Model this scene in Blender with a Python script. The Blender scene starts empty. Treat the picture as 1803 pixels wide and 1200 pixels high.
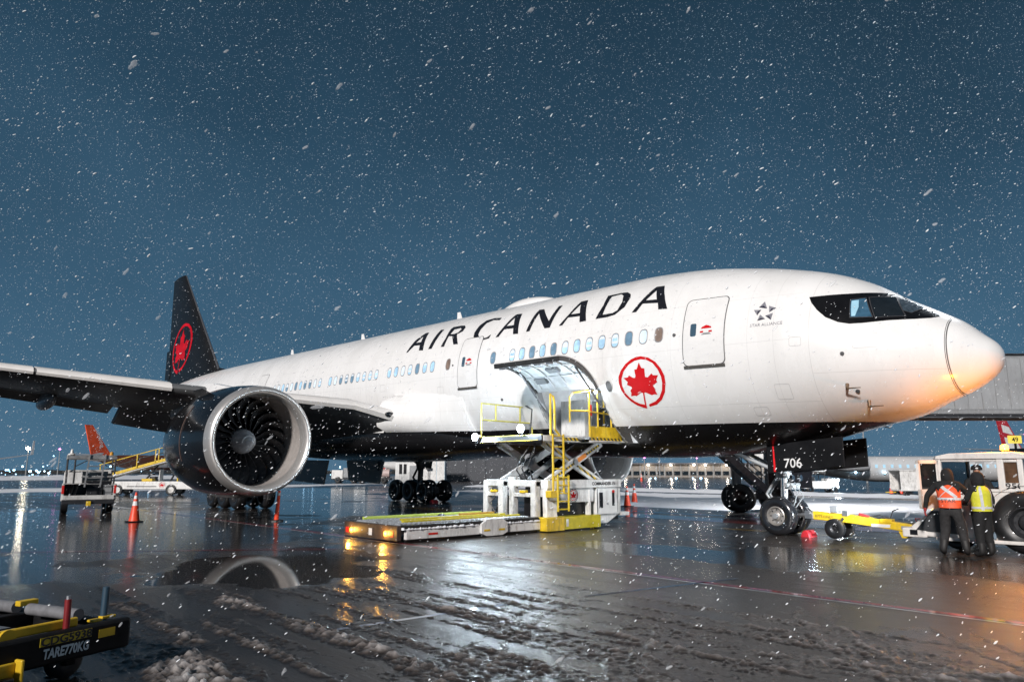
import bpy, bmesh, math, random
import numpy as np
from mathutils import Vector, Matrix, geometry
random.seed(7); rng = np.random.default_rng(11)
sc = bpy.context.scene
COL = sc.collection
# ------------------------------------------------------------------ camera
# scene axes: x = forward along the airliner (its nose at x=0), y = port, z = up (apron at 0)
CAMP = Vector((4.623, -20.65, 1.855)); YAW = math.radians(42.809); PIT = math.radians(10.09)
cam = bpy.data.objects.new('camera', bpy.data.cameras.new('camera')); COL.objects.link(cam)
cam.location = CAMP
dv = Vector((-math.cos(YAW)*math.cos(PIT), math.sin(YAW)*math.cos(PIT), math.sin(PIT)))
cam.rotation_euler = dv.to_track_quat('-Z', 'Y').to_euler()
cam.data.sensor_width = 36; cam.data.lens = 25.41; cam.data.clip_start = .1; cam.data.clip_end = 4000
sc.camera = cam
# ------------------------------------------------------------------ night sky
world = bpy.data.worlds.new('World'); sc.world = world; world.use_nodes = True
wn, wl = world.node_tree.nodes, world.node_tree.links
wn.clear()
wo = wn.new('ShaderNodeOutputWorld'); bg = wn.new('ShaderNodeBackground')
tc = wn.new('ShaderNodeTexCoord'); sx = wn.new('ShaderNodeSeparateXYZ'); cr = wn.new('ShaderNodeValToRGB')
nz = wn.new('ShaderNodeTexNoise'); mxn = wn.new('ShaderNodeMath'); ad = wn.new('ShaderNodeMath')
wl.new(tc.outputs['Generated'], sx.inputs[0]); wl.new(tc.outputs['Generated'], nz.inputs['Vector'])
nz.inputs['Scale'].default_value = 2.0; nz.inputs['Detail'].default_value = 5
mxn.operation = 'MULTIPLY_ADD'; mxn.inputs[1].default_value = .44; mxn.inputs[2].default_value = -.20
wl.new(nz.outputs['Fac'], mxn.inputs[0]); ad.operation = 'ADD'
wl.new(sx.outputs['Z'], ad.inputs[0]); wl.new(mxn.outputs[0], ad.inputs[1]); wl.new(ad.outputs[0], cr.inputs[0])
els = cr.color_ramp.elements
els[0].position = 0.0; els[0].color = (.082, .168, .258, 1)
els[1].position = .75; els[1].color = (.011, .030, .052, 1)
for pos, c in ((.10, (.062, .146, .232)), (.28, (.044, .110, .182)), (.46, (.023, .063, .108))):
    e = els.new(pos); e.color = (*c, 1)
wl.new(cr.outputs[0], bg.inputs[0]); bg.inputs[1].default_value = 1.0
wl.new(bg.outputs[0], wo.inputs[0])
# ------------------------------------------------------------------ apron floodlighting (key light, behind and left of the camera)
sun = bpy.data.lights.new('apron_floodlight', 'SUN'); sun.energy = 4.3; sun.angle = math.radians(4); sun.color = (1, .945, .905)
so = bpy.data.objects.new('apron_floodlight', sun); COL.objects.link(so)
az = math.radians(24); el = math.radians(25)
tol = Vector((math.sin(az)*math.cos(el), -math.cos(az)*math.cos(el), math.sin(el)))
so.rotation_euler = tol.to_track_quat('Z', 'Y').to_euler(); so.location = tol*60
# ------------------------------------------------------------------ exposure
vs = sc.view_settings
vs.view_transform = 'Standard'; vs.look = 'None'; vs.exposure = 0.0; vs.gamma = 1; vs.use_curve_mapping = False
sc.cycles.use_denoising = True
sc.cycles.max_bounces = 7; sc.cycles.diffuse_bounces = 3; sc.cycles.glossy_bounces = 4
sc.cycles.sample_clamp_indirect = 6
sc.cycles.caustics_reflective = False; sc.cycles.caustics_refractive = False

# ================================================================== helpers
MATS = {}
def mat(name, col=(.5, .5, .5), rough=.5, metal=0., var=.12, scale=6., emit=None, es=0., coat=0., bump=0., bscale=40., alpha=None, spec=.5, rvar=.1, grime=0.):
    if name in MATS: return MATS[name]
    m = bpy.data.materials.new(name); m.use_nodes = True
    n, l = m.node_tree.nodes, m.node_tree.links
    b = n['Principled BSDF']
    b.inputs['Metallic'].default_value = metal; b.inputs['Specular IOR Level'].default_value = spec
    b.inputs['Coat Weight'].default_value = coat; b.inputs['Coat Roughness'].default_value = .08
    t = n.new('ShaderNodeTexCoord'); z = n.new('ShaderNodeTexNoise'); z.inputs['Scale'].default_value = scale
    z.inputs['Detail'].default_value = 5; z.inputs['Roughness'].default_value = .6
    l.new(t.outputs['Object'], z.inputs['Vector'])
    r = n.new('ShaderNodeValToRGB')
    r.color_ramp.elements[0].position = .3; r.color_ramp.elements[1].position = .7
    r.color_ramp.elements[0].color = (*[c*(1-var) for c in col], 1); r.color_ramp.elements[1].color = (*[min(1, c*(1+var)) for c in col], 1)
    l.new(z.outputs['Fac'], r.inputs[0]); l.new(r.outputs[0], b.inputs['Base Color'])
    if grime:
        mp = n.new('ShaderNodeMapping'); mp.inputs['Scale'].default_value = (1, 1, .35); l.new(t.outputs['Object'], mp.inputs[0])
        g1 = n.new('ShaderNodeTexNoise'); g1.inputs['Scale'].default_value = 5.5; g1.inputs['Detail'].default_value = 8; g1.inputs['Roughness'].default_value = .72; l.new(mp.outputs[0], g1.inputs['Vector'])
        gr = n.new('ShaderNodeMapRange'); gr.inputs['From Min'].default_value = .50; gr.inputs['From Max'].default_value = .78; gr.inputs['To Max'].default_value = grime; l.new(g1.outputs['Fac'], gr.inputs['Value'])
        gm = n.new('ShaderNodeMix'); gm.data_type = 'RGBA'; gm.inputs[7].default_value = (.10, .085, .07, 1); l.new(gr.outputs['Result'], gm.inputs['Factor']); l.new(r.outputs[0], gm.inputs[6]); l.new(gm.outputs[2], b.inputs['Base Color'])
    rr = n.new('ShaderNodeMath'); rr.operation = 'MULTIPLY_ADD'; rr.inputs[1].default_value = rvar*2; rr.inputs[2].default_value = max(.02, rough-rvar)
    l.new(z.outputs['Fac'], rr.inputs[0]); l.new(rr.outputs[0], b.inputs['Roughness'])
    if emit: b.inputs['Emission Color'].default_value = (*emit, 1); b.inputs['Emission Strength'].default_value = es
    if bump:
        z2 = n.new('ShaderNodeTexNoise'); z2.inputs['Scale'].default_value = bscale; z2.inputs['Detail'].default_value = 4
        l.new(t.outputs['Object'], z2.inputs['Vector'])
        bp = n.new('ShaderNodeBump'); bp.inputs['Strength'].default_value = bump; bp.inputs['Distance'].default_value = .02
        l.new(z2.outputs['Fac'], bp.inputs['Height']); l.new(bp.outputs[0], b.inputs['Normal'])
    if alpha is not None: b.inputs['Alpha'].default_value = alpha
    MATS[name] = m; return m

def P(s, y, z): return (-s, -y, z)          # s = metres behind the airliner's nose, y = metres to starboard
def tag(o, label=None, cat=None, group=None, kind=None):
    if label: o['label'] = label
    if cat: o['category'] = cat
    if group: o['group'] = group
    if kind: o['kind'] = kind
    return o
def thing(name, loc, label, cat, group=None):
    o = bpy.data.objects.new(name, None); o.empty_display_size = .3; COL.objects.link(o); o.location = loc
    o['_w'] = [float(c) for c in loc]
    return tag(o, label, cat, group)
def wpos(o):
    return Vector(o['_w']) if '_w' in o else Vector((0, 0, 0))
class MB:
    """collects shapes; vertices go through tf into world space"""
    def __init__(s, tf=None): s.v = []; s.f = []; s.mi = []; s.tf = tf; s.m = 0
    def add(s, vs_, fs):
        o = len(s.v)
        s.v += [s.tf(*p) if s.tf else tuple(p) for p in vs_]
        s.f += [[i+o for i in f] for f in fs]; s.mi += [s.m]*len(fs); return s
    def box(s, x0, x1, y0, y1, z0, z1):
        return s.add([(x, y, z) for x in (x0, x1) for y in (y0, y1) for z in (z0, z1)],
              [(0, 1, 3, 2), (4, 6, 7, 5), (0, 4, 5, 1), (2, 3, 7, 6), (0, 2, 6, 4), (1, 5, 7, 3)])
    def bar(s, p, q, w, h=None, up=(0, 0, 1)):
        p, q = Vector(p), Vector(q); h = h or w; d = (q-p).normalized(); u = Vector(up)
        if abs(d.dot(u)) > .95: u = Vector((1, 0, 0))
        a = d.cross(u).normalized(); b = a.cross(d).normalized()
        vs_ = [tuple(c+a*i*w/2+b*j*h/2) for c in (p, q) for i in (-1, 1) for j in (-1, 1)]
        return s.add(vs_, [(0, 1, 3, 2), (4, 6, 7, 5), (0, 4, 5, 1), (2, 3, 7, 6), (0, 2, 6, 4), (1, 5, 7, 3)])
    def tube(s, pts, r, n=8, cap=True):
        pts = [Vector(p) for p in pts]; rs = r if isinstance(r, (list, tuple)) else [r]*len(pts)
        vs_ = []; a = None
        for i, p in enumerate(pts):
            d = (pts[min(i+1, len(pts)-1)]-pts[max(i-1, 0)]).normalized()
            if a is None: a = d.orthogonal().normalized()
            a = (a-d*a.dot(d)).normalized(); b = d.cross(a)
            vs_ += [tuple(p+(a*math.cos(2*math.pi*k/n)+b*math.sin(2*math.pi*k/n))*rs[i]) for k in range(n)]
        fs = [(i*n+k, i*n+(k+1) % n, (i+1)*n+(k+1) % n, (i+1)*n+k) for i in range(len(pts)-1) for k in range(n)]
        if cap: fs += [tuple(range(n))[::-1], tuple((len(pts)-1)*n+k for k in range(n))]
        return s.add(vs_, fs)
    def cyl(s, p, q, r, n=20): return s.tube([p, q], r, n)
    def rev(s, prof, c, ax, n=32, closed=False):
        """revolve (axial, radius) profile about axis ax through c"""
        c = Vector(c); ax = Vector(ax).normalized(); a = ax.orthogonal().normalized(); b = ax.cross(a)
        vs_ = [tuple(c+ax*t+(a*math.cos(2*math.pi*k/n)+b*math.sin(2*math.pi*k/n))*r) for t, r in prof for k in range(n)]
        m = len(prof); fs = [(i*n+k, i*n+(k+1) % n, ((i+1) % m)*n+(k+1) % n, ((i+1) % m)*n+k) for i in range(m if closed else m-1) for k in range(n)]
        return s.add(vs_, fs)
    def ell(s, c, r, nu=14, nv=8):
        vs_ = [(c[0]+r[0]*math.cos(a)*math.cos(b), c[1]+r[1]*math.sin(a)*math.cos(b), c[2]+r[2]*math.sin(b))
               for b in [math.pi*(j/nv-.5) for j in range(nv+1)] for a in [2*math.pi*i/nu for i in range(nu)]]
        return s.add(vs_, [(j*nu+i, j*nu+(i+1) % nu, (j+1)*nu+(i+1) % nu, (j+1)*nu+i) for j in range(nv) for i in range(nu)])
    def prism(s, poly, axis, a, b):
        """polygon in the two other axes, extruded a..b along axis"""
        def mk(u, v, w): return {'x': (w, u, v), 'y': (u, w, v), 'z': (u, v, w)}[axis]
        n = len(poly)
        return s.add([mk(u, v, a) for u, v in poly]+[mk(u, v, b) for u, v in poly],
              [tuple(range(n))[::-1], tuple(range(n, 2*n))]+[(i, (i+1) % n, n+(i+1) % n, n+i) for i in range(n)])
    def loft(s, rings, cap=True, close=True):
        n = len(rings[0]); vs_ = [p for r in rings for p in r]
        fs = [(i*n+k, i*n+(k+1) % n, (i+1)*n+(k+1) % n, (i+1)*n+k) for i in range(len(rings)-1) for k in range(n if close else n-1)]
        if cap: fs += [tuple(range(n))[::-1], tuple((len(rings)-1)*n+k for k in range(n))]
        return s.add(vs_, fs)
    def build(s, name, mats, parent=None, smooth=None, bevel=0, loc=None):
        o0 = wpos(parent) if parent else Vector(loc or (0, 0, 0))
        me = bpy.data.meshes.new(name)
        me.from_pydata([(x-o0.x, y-o0.y, z-o0.z) for x, y, z in s.v], [], s.f)
        for m in (mats if isinstance(mats, (list, tuple)) else [mats]): me.materials.append(m)
        if len(me.materials) > 1: me.polygons.foreach_set('material_index', s.mi)
        bm = bmesh.new(); bm.from_mesh(me); bmesh.ops.remove_doubles(bm, verts=bm.verts, dist=1e-5)
        bmesh.ops.recalc_face_normals(bm, faces=bm.faces); bm.to_mesh(me); bm.free()
        if smooth:
            me.polygons.foreach_set('use_smooth', [True]*len(me.polygons))
            me.set_sharp_from_angle(angle=math.radians(smooth))
        o = bpy.data.objects.new(name, me); COL.objects.link(o)
        if parent: o.parent = parent; o['_w'] = [o0.x, o0.y, o0.z]
        else: o.location = o0; o['_w'] = [o0.x, o0.y, o0.z]
        if bevel:
            bv = o.modifiers.new('bevel', 'BEVEL'); bv.width = bevel; bv.segments = 2; bv.limit_method = 'ANGLE'; bv.harden_normals = False
        return o
def frame(o, fx, fy=None):
    """local frame: x along fx (world xy direction), y to its left, z up"""
    ox, oy, oz = o; d = Vector((fx[0], fx[1])).normalized()
    return lambda x, y, z: (ox+d.x*x-d.y*y, oy+d.y*x+d.x*y, oz+z)
def copy_tree(o, loc, label=None, rz=None):
    c = o.copy(); COL.objects.link(c); c.location = loc; c['_w'] = list(loc)
    if rz is not None: c.rotation_euler.z = rz
    if label: c['label'] = label
    for ch in o.children:
        d = ch.copy(); COL.objects.link(d); d.parent = c
        for g in ch.children:
            e = g.copy(); COL.objects.link(e); e.parent = d
    return c
def lamp(name, loc, power, col, parent=None, radius=.06, spot=None, aim=None, blend=.5):
    L = bpy.data.lights.new(name, 'SPOT' if spot else 'POINT'); L.energy = power; L.color = col; L.shadow_soft_size = radius
    if spot: L.spot_size = math.radians(spot); L.spot_blend = blend
    o = bpy.data.objects.new(name, L); COL.objects.link(o)
    w = wpos(parent) if parent else Vector((0, 0, 0))
    o.location = Vector(loc)-w
    if aim is not None: o.rotation_euler = (Vector(aim)-Vector(loc)).to_track_quat('-Z', 'Y').to_euler()
    if parent: o.parent = parent
    return o
def text_polys(txt, size, bold=0.0, shear=0.0, xs=1.0):
    """flat text triangles as (verts2d, faces), origin at its lower left"""
    cu = bpy.data.curves.new('t', 'FONT'); cu.body = txt; cu.size = size; cu.offset = bold; cu.shear = shear; cu.resolution_u = 3; cu.fill_mode = 'FRONT'
    o = bpy.data.objects.new('t', cu); COL.objects.link(o)
    dg = bpy.context.evaluated_depsgraph_get(); me = bpy.data.meshes.new_from_object(o.evaluated_get(dg))
    vs_ = [(v.co.x*xs, v.co.y) for v in me.vertices]; fs = [list(p.vertices) for p in me.polygons]
    bpy.data.objects.remove(o); bpy.data.curves.remove(cu); bpy.data.meshes.remove(me)
    return vs_, fs
def text_on(txt, size, org, ux, uz, m, parent, name='lettering', **k):
    """flat lettering at org, running along ux, upright along uz (world vectors)"""
    vs_, fs = text_polys(txt, size, **k); ux, uz, org = Vector(ux).normalized(), Vector(uz).normalized(), Vector(org)
    b = MB(); b.add([tuple(org+ux*u+uz*v) for u, v in vs_], fs)
    return b.build(name, m, parent)
def pip(x, y, poly):
    c = False; n = len(poly); j = n-1
    for i in range(n):
        xi, yi = poly[i]; xj, yj = poly[j]
        if (yi > y) != (yj > y) and x < (xj-xi)*(y-yi)/(yj-yi)+xi: c = not c
        j = i
    return c
def fill2d(polys, step, union=False):
    """triangulate polygons (even-odd, or union) with interior grid points"""
    pts, ed = [], []
    for pl in polys:
        dense = []
        for i in range(len(pl)):
            a, b = pl[i], pl[(i+1) % len(pl)]; n = max(1, int(math.hypot(b[0]-a[0], b[1]-a[1])/step))
            dense += [(a[0]+(b[0]-a[0])*k/n, a[1]+(b[1]-a[1])*k/n) for k in range(n)]
        o = len(pts); pts += dense; ed += [(o+i, o+(i+1) % len(dense)) for i in range(len(dense))]
    xs = [p[0] for p in pts]; ys = [p[1] for p in pts]
    def ins(x, y):
        c = [pip(x, y, q) for q in polys]
        return any(c) if union else sum(c) % 2 == 1
    x = min(xs)+step/2
    while x < max(xs):
        y = min(ys)+step/2
        while y < max(ys):
            if ins(x, y): pts.append((x, y))
            y += step
        x += step
    r = geometry.delaunay_2d_cdt([Vector(q) for q in pts], ed, [], 0, 1e-5)
    V = [(q.x, q.y) for q in r[0]]; F = []
    for f in r[2]:
        cx = sum(V[i][0] for i in f)/len(f); cy = sum(V[i][1] for i in f)/len(f)
        if ins(cx, cy): F.append(list(f))
    return V, F
# numpy lattice noise
def vnoise(x, y, seed):
    g = np.random.default_rng(seed).random((256, 256))
    xi = np.floor(x).astype(int); yi = np.floor(y).astype(int); fx = x-xi; fy = y-yi
    fx = fx*fx*(3-2*fx); fy = fy*fy*(3-2*fy)
    a = g[xi % 256, yi % 256]; b = g[(xi+1) % 256, yi % 256]; c = g[xi % 256, (yi+1) % 256]; d = g[(xi+1) % 256, (yi+1) % 256]
    return (a*(1-fx)+b*fx)*(1-fy)+(c*(1-fx)+d*fx)*fy
def fbm(x, y, seed, o=4):
    r = 0; a = .5
    for i in range(o): r = r+a*vnoise(x*2**i, y*2**i, seed+i); a *= .5
    return r/(1-.5**o)
def grid_obj(name, X, Y, Z, m, loc=(0, 0, 0), smooth=True):
    nx, ny = X.shape
    co = np.stack([X, Y, Z], -1).reshape(-1, 3).astype(np.float32)
    i = np.arange((nx-1)*(ny-1)); r = i//(ny-1); c = i % (ny-1); a = r*ny+c
    q = np.stack([a, a+ny, a+ny+1, a+1], -1).astype(np.int32)
    me = bpy.data.meshes.new(name); me.vertices.add(len(co)); me.vertices.foreach_set('co', co.ravel())
    me.loops.add(q.size); me.loops.foreach_set('vertex_index', q.ravel()); me.polygons.add(len(q))
    me.polygons.foreach_set('loop_start', np.arange(0, q.size, 4, dtype=np.int32)); me.update(calc_edges=True)
    if smooth: me.polygons.foreach_set('use_smooth', np.ones(len(q), bool))
    me.materials.append(m); o = bpy.data.objects.new(name, me); COL.objects.link(o); o.location = loc; return o
def shade_floor(X): return X
# common materials
WHITE = mat('white_enamel', (.70, .70, .69), .38, var=.08, scale=2.5, coat=.2, grime=.75)
DIRTY = mat('dirty_white_enamel', (.60, .59, .57), .48, var=.22, scale=3.5, bump=.05, grime=1.0)
YEL = mat('safety_yellow', (.68, .46, .02), .42, var=.15, scale=5, grime=.8)
BLK = mat('black_rubber', (.012, .012, .013), .45, var=.3, scale=9, bump=.1, bscale=60)
DARK = mat('dark_steel', (.035, .036, .04), .45, metal=.4, var=.3, scale=7)
STEEL = mat('galvanised_steel', (.35, .36, .38), .38, metal=.8, var=.2, scale=8)
CHROME = mat('polished_steel', (.75, .76, .78), .12, metal=1, var=.05, scale=5)
RED = mat('signal_red', (.55, .02, .015), .4, var=.15, scale=6)
BLACKP = mat('black_paint', (.010, .010, .012), .3, var=.3, scale=4)
GREY = mat('grey_paint', (.26, .27, .28), .45, var=.15, scale=4)
SNOWM = mat('snow', (.74, .76, .80), .6, var=.08, scale=12, bump=.4, bscale=25)
GLASSD = mat('dark_glass', (.012, .016, .02), .06, var=.2, scale=3, coat=.5)
AMBER = mat('amber_lens', (.7, .25, .02), .3, emit=(1, .36, .03), es=14)
WHITEL = mat('floodlight_lens', (.9, .95, 1), .3, emit=(.72, .88, 1), es=260)
WRITE = mat('black_lettering', (.02, .02, .025), .5)
WRITEW = mat('white_lettering', (.75, .75, .75), .5)
# ================================================================== ground
def wet_asphalt():
    m = bpy.data.materials.new('wet_asphalt'); m.use_nodes = True
    n, l = m.node_tree.nodes, m.node_tree.links; b = n['Principled BSDF']
    tc = n.new('ShaderNodeTexCoord')
    def noise(scale, vec=None, det=4, rough=.55):
        z = n.new('ShaderNodeTexNoise'); z.inputs['Scale'].default_value = scale; z.inputs['Detail'].default_value = det; z.inputs['Roughness'].default_value = rough
        l.new(vec or tc.outputs['Object'], z.inputs['Vector']); return z.outputs['Fac']
    def mapv(scale, rot=0):
        a = n.new('ShaderNodeMapping'); a.inputs['Scale'].default_value = scale; a.inputs['Rotation'].default_value = (0, 0, rot)
        l.new(tc.outputs['Object'], a.inputs['Vector']); return a.outputs[0]
    def math_(op, a, c=None, d=None, clamp=False):
        k = n.new('ShaderNodeMath'); k.operation = op; k.use_clamp = clamp
        for i, v in enumerate((a, c, d)):
            if v is None: continue
            if isinstance(v, (int, float)): k.inputs[i].default_value = v
            else: l.new(v, k.inputs[i])
        return k.outputs[0]
    def ramp(f, a, c):
        r = n.new('ShaderNodeMapRange'); r.inputs['From Min'].default_value = a; r.inputs['From Max'].default_value = c; r.interpolation_type = 'SMOOTHSTEP'
        l.new(f, r.inputs['Value']); return r.outputs['Result']
    def mix(f, a, c):
        k = n.new('ShaderNodeMix'); k.data_type = 'RGBA'; l.new(f, k.inputs['Factor'])
        for i, v in ((6, a), (7, c)):
            if isinstance(v, tuple): k.inputs[i].default_value = (*v, 1)
            else: l.new(v, k.inputs[i])
        return k.outputs[2]
    def blob(cx, cy, rx, ry):
        a = n.new('ShaderNodeMapping'); a.vector_type = 'TEXTURE'
        a.inputs['Location'].default_value = (cx, cy, 0); a.inputs['Scale'].default_value = (rx, ry, 1000)
        l.new(tc.outputs['Object'], a.inputs['Vector'])
        ln = n.new('ShaderNodeVectorMath'); ln.operation = 'LENGTH'; l.new(a.outputs[0], ln.inputs[0]); return ln.outputs['Value']
    big = noise(.10); mid = noise(.55); streak = noise(1.0, mapv((.11, 2.6, 1)), 6, .68); fine = noise(14., None, 6, .7); grit = noise(70., None, 3, .7)
    col = mix(ramp(big, .35, .65), (.013, .0100, .0088), (.032, .0225, .0165))
    col = mix(ramp(mid, .45, .7), col, (.012, .012, .013))
    # puddles with shapes of their own (standing melt water)
    wob = math_('MULTIPLY', math_('SUBTRACT', mid, .5), 1.6)
    pud = None
    for c in ((-8.9, -14.4, 2.7, 2.3), (-10.2, -12.1, 2.6, 1.1), (-24, -14, 14, 7.5), (-28, -2, 12, 5), (-4.4, -6.2, 4.2, 1.3), (-1.5, -4.4, 5, 1.6), (-12.5, -18.4, 3, 1.6), (-60, 4, 30, 14)):
        d = math_('ADD', blob(*c), wob); e = math_('MULTIPLY', math_('SUBTRACT', 1.0, ramp(d, .82, 1.0)), 1.0 if c[2] < 2.75 and c[0] < -8 else .82)
        pud = e if pud is None else math_('MAXIMUM', pud, e)
    free = ramp(noise(.33, None, 3), .60, .68); pud = math_('MAXIMUM', pud, math_('MULTIPLY', free, .75))
    slush = math_('MULTIPLY', ramp(streak, .47, .66), math_('SUBTRACT', 1.0, pud))
    slush = math_('MULTIPLY', slush, ramp(fine, .32, .58))
    far = ramp(blob(0, 0, 1, 1), 45, 110)
    slush = math_('MULTIPLY', slush, math_('ADD', .55, math_('MULTIPLY', far, .5)))
    col = mix(math_('MULTIPLY', slush, .8), col, (.075, .062, .054))
    # concrete joints
    br = n.new('ShaderNodeTexBrick'); br.inputs['Scale'].default_value = 1; br.inputs['Brick Width'].default_value = 7.6; br.inputs['Row Height'].default_value = 7.6
    br.offset = 0; br.inputs['Mortar Size'].default_value = .018; br.inputs['Mortar Smooth'].default_value = .3
    l.new(mapv((1, 1, 1), .06), br.inputs['Vector'])
    col = mix(math_('MULTIPLY', br.outputs['Fac'], .75), col, (.008, .008, .009))
    l.new(col, b.inputs['Base Color'])
    l.new(math_('ADD', .45, math_('MULTIPLY', slush, .25)), b.inputs['Roughness'])
    b.inputs['Specular IOR Level'].default_value = .35
    # water film
    wet = math_('MULTIPLY', math_('SUBTRACT', 1.0, math_('MULTIPLY', slush, .85), None, True), math_('ADD', .72, math_('MULTIPLY', pud, .28))); l.new(wet, b.inputs['Coat Weight'])
    b.inputs['Coat IOR'].default_value = 1.33
    cr_ = math_('ADD', math_('MULTIPLY', math_('SUBTRACT', 1.0, pud), math_('ADD', .03, math_('MULTIPLY', fine, .18))), .02)
    l.new(cr_, b.inputs['Coat Roughness'])
    hgt = math_('ADD', math_('MULTIPLY', fine, .5), math_('MULTIPLY', grit, .25))
    hgt = math_('ADD', hgt, math_('MULTIPLY', streak, 1.6))
    bp = n.new('ShaderNodeBump'); bp.inputs['Distance'].default_value = .02
    l.new(math_('MULTIPLY', math_('SUBTRACT', 1.0, math_('MULTIPLY', pud, .985)), .60), bp.inputs['Strength'])
    l.new(hgt, bp.inputs['Height']); l.new(bp.outputs[0], b.inputs['Normal']); l.new(bp.outputs[0], b.inputs['Coat Normal'])
    return m
WETM = wet_asphalt()
b = MB(); R0 = 2500
rings = [[(r*math.cos(a)*1., r*math.sin(a), 0) for a in [2*math.pi*k/48 for k in range(48)]] for r in (.5, 60, 400, R0)]
b.loft(rings, cap=False); b.f.append(list(range(48))); b.mi.append(0)
tag(b.build('apron', WETM), kind='structure')
# painted markings
def paint(name, col, pts, w, z=.004):
    m = mat(name+'_paint', col, .5, var=.55, scale=3.5, coat=1.0, rvar=.1)
    b = MB()
    for (s0, y0), (s1, y1) in zip(pts[:-1], pts[1:]):
        d = Vector((s1-s0, y1-y0)).normalized()*(w/2); nx, ny = -d.y, d.x
        b.add([P(s0+nx, y0+ny, z), P(s0-nx, y0-ny, z), P(s1-nx, y1-ny, z), P(s1+nx, y1+ny, z)], [(0, 1, 2, 3)])
    return tag(b.build(name, m), kind='structure')
paint('red_line', (.30, .012, .022), [(40, 9.78), (-25, 9.66)], .16)
paint('white_line', (.50, .50, .50), [(40, 9.93), (-25, 9.81)], .07)
paint('red_line', (.26, .012, .02), [(16.6, 18.6), (11.2, 11.6)], .13)
paint('yellow_line', (.55, .34, .02), [(70, -.55), (-40, -.55)], .15)
paint('yellow_line', (.55, .36, .02), [(13.4, .3), (11.0, -.9)], .14)
paint('red_band', (.20, .035, .03), [(26, -3.9), (-14, -3.9)], 1.9)
paint('red_line', (.22, .03, .03), [(26, -6.3), (-14, -6.3)], .5)
paint('blue_line', (.02, .06, .14), [(3.4, 16.4), (3.2, 13.3)], .10)
paint('blue_line', (.02, .06, .14), [(2.9, 12.2), (2.3, 8.9)], .08)
# ---- slush thrown up by wheels, in front of the airliner
def slush_mat():
    m = bpy.data.materials.new('slush'); m.use_nodes = True; n, l = m.node_tree.nodes, m.node_tree.links; b_ = n['Principled BSDF']
    t = n.new('ShaderNodeTexCoord'); sp = n.new('ShaderNodeSeparateXYZ'); l.new(t.outputs['Object'], sp.inputs[0])
    z1 = n.new('ShaderNodeTexNoise'); z1.inputs['Scale'].default_value = 26; z1.inputs['Detail'].default_value = 6; z1.inputs['Roughness'].default_value = .7; l.new(t.outputs['Object'], z1.inputs['Vector'])
    z2 = n.new('ShaderNodeTexNoise'); z2.inputs['Scale'].default_value = 1.3; z2.inputs['Detail'].default_value = 4; l.new(t.outputs['Object'], z2.inputs['Vector'])
    a_ = n.new('ShaderNodeMath'); a_.operation = 'MULTIPLY_ADD'; a_.inputs[1].default_value = .030; a_.inputs[2].default_value = -.016; l.new(z1.outputs['Fac'], a_.inputs[0])
    q = n.new('ShaderNodeMath'); q.operation = 'ADD'; l.new(sp.outputs['Z'], q.inputs[0]); l.new(a_.outputs[0], q.inputs[1])
    th = n.new('ShaderNodeMapRange'); th.inputs['From Min'].default_value = .002; th.inputs['From Max'].default_value = .075; l.new(q.outputs[0], th.inputs['Value'])
    # thin slush is see-through and takes the brown of the apron, thick heaps go grey-white
    r = n.new('ShaderNodeValToRGB'); e = r.color_ramp.elements; e[0].position = 0; e[0].color = (.020, .016, .014, 1); e[1].position = 1; e[1].color = (.46, .44, .435, 1)
    k = e.new(.22); k.color = (.075, .064, .058, 1); k = e.new(.5); k.color = (.22, .205, .20, 1); l.new(th.outputs['Result'], r.inputs[0])
    mx = n.new('ShaderNodeMix'); mx.data_type = 'RGBA'; mx.blend_type = 'MULTIPLY'; mx.inputs['Factor'].default_value = .7; l.new(r.outputs[0], mx.inputs[6])
    r2_ = n.new('ShaderNodeValToRGB'); r2_.color_ramp.elements[0].position = .35; r2_.color_ramp.elements[0].color = (.55, .47, .42, 1); r2_.color_ramp.elements[1].position = .62; r2_.color_ramp.elements[1].color = (1, 1, 1, 1); l.new(z2.outputs['Fac'], r2_.inputs[0]); l.new(r2_.outputs[0], mx.inputs[7])
    l.new(mx.outputs[2], b_.inputs['Base Color']); b_.inputs['Roughness'].default_value = .5
    cw = n.new('ShaderNodeMapRange'); cw.inputs['To Min'].default_value = .9; cw.inputs['To Max'].default_value = .1; l.new(th.outputs['Result'], cw.inputs['Value']); l.new(cw.outputs['Result'], b_.inputs['Coat Weight']); b_.inputs['Coat Roughness'].default_value = .12; b_.inputs['Coat IOR'].default_value = 1.36
    bp = n.new('ShaderNodeBump'); bp.inputs['Strength'].default_value = .7; bp.inputs['Distance'].default_value = .02; l.new(z1.outputs['Fac'], bp.inputs['Height']); l.new(bp.outputs[0], b_.inputs['Normal']); l.new(bp.outputs[0], b_.inputs['Coat Normal'])
    return m
SLUSHM = slush_mat()
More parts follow.
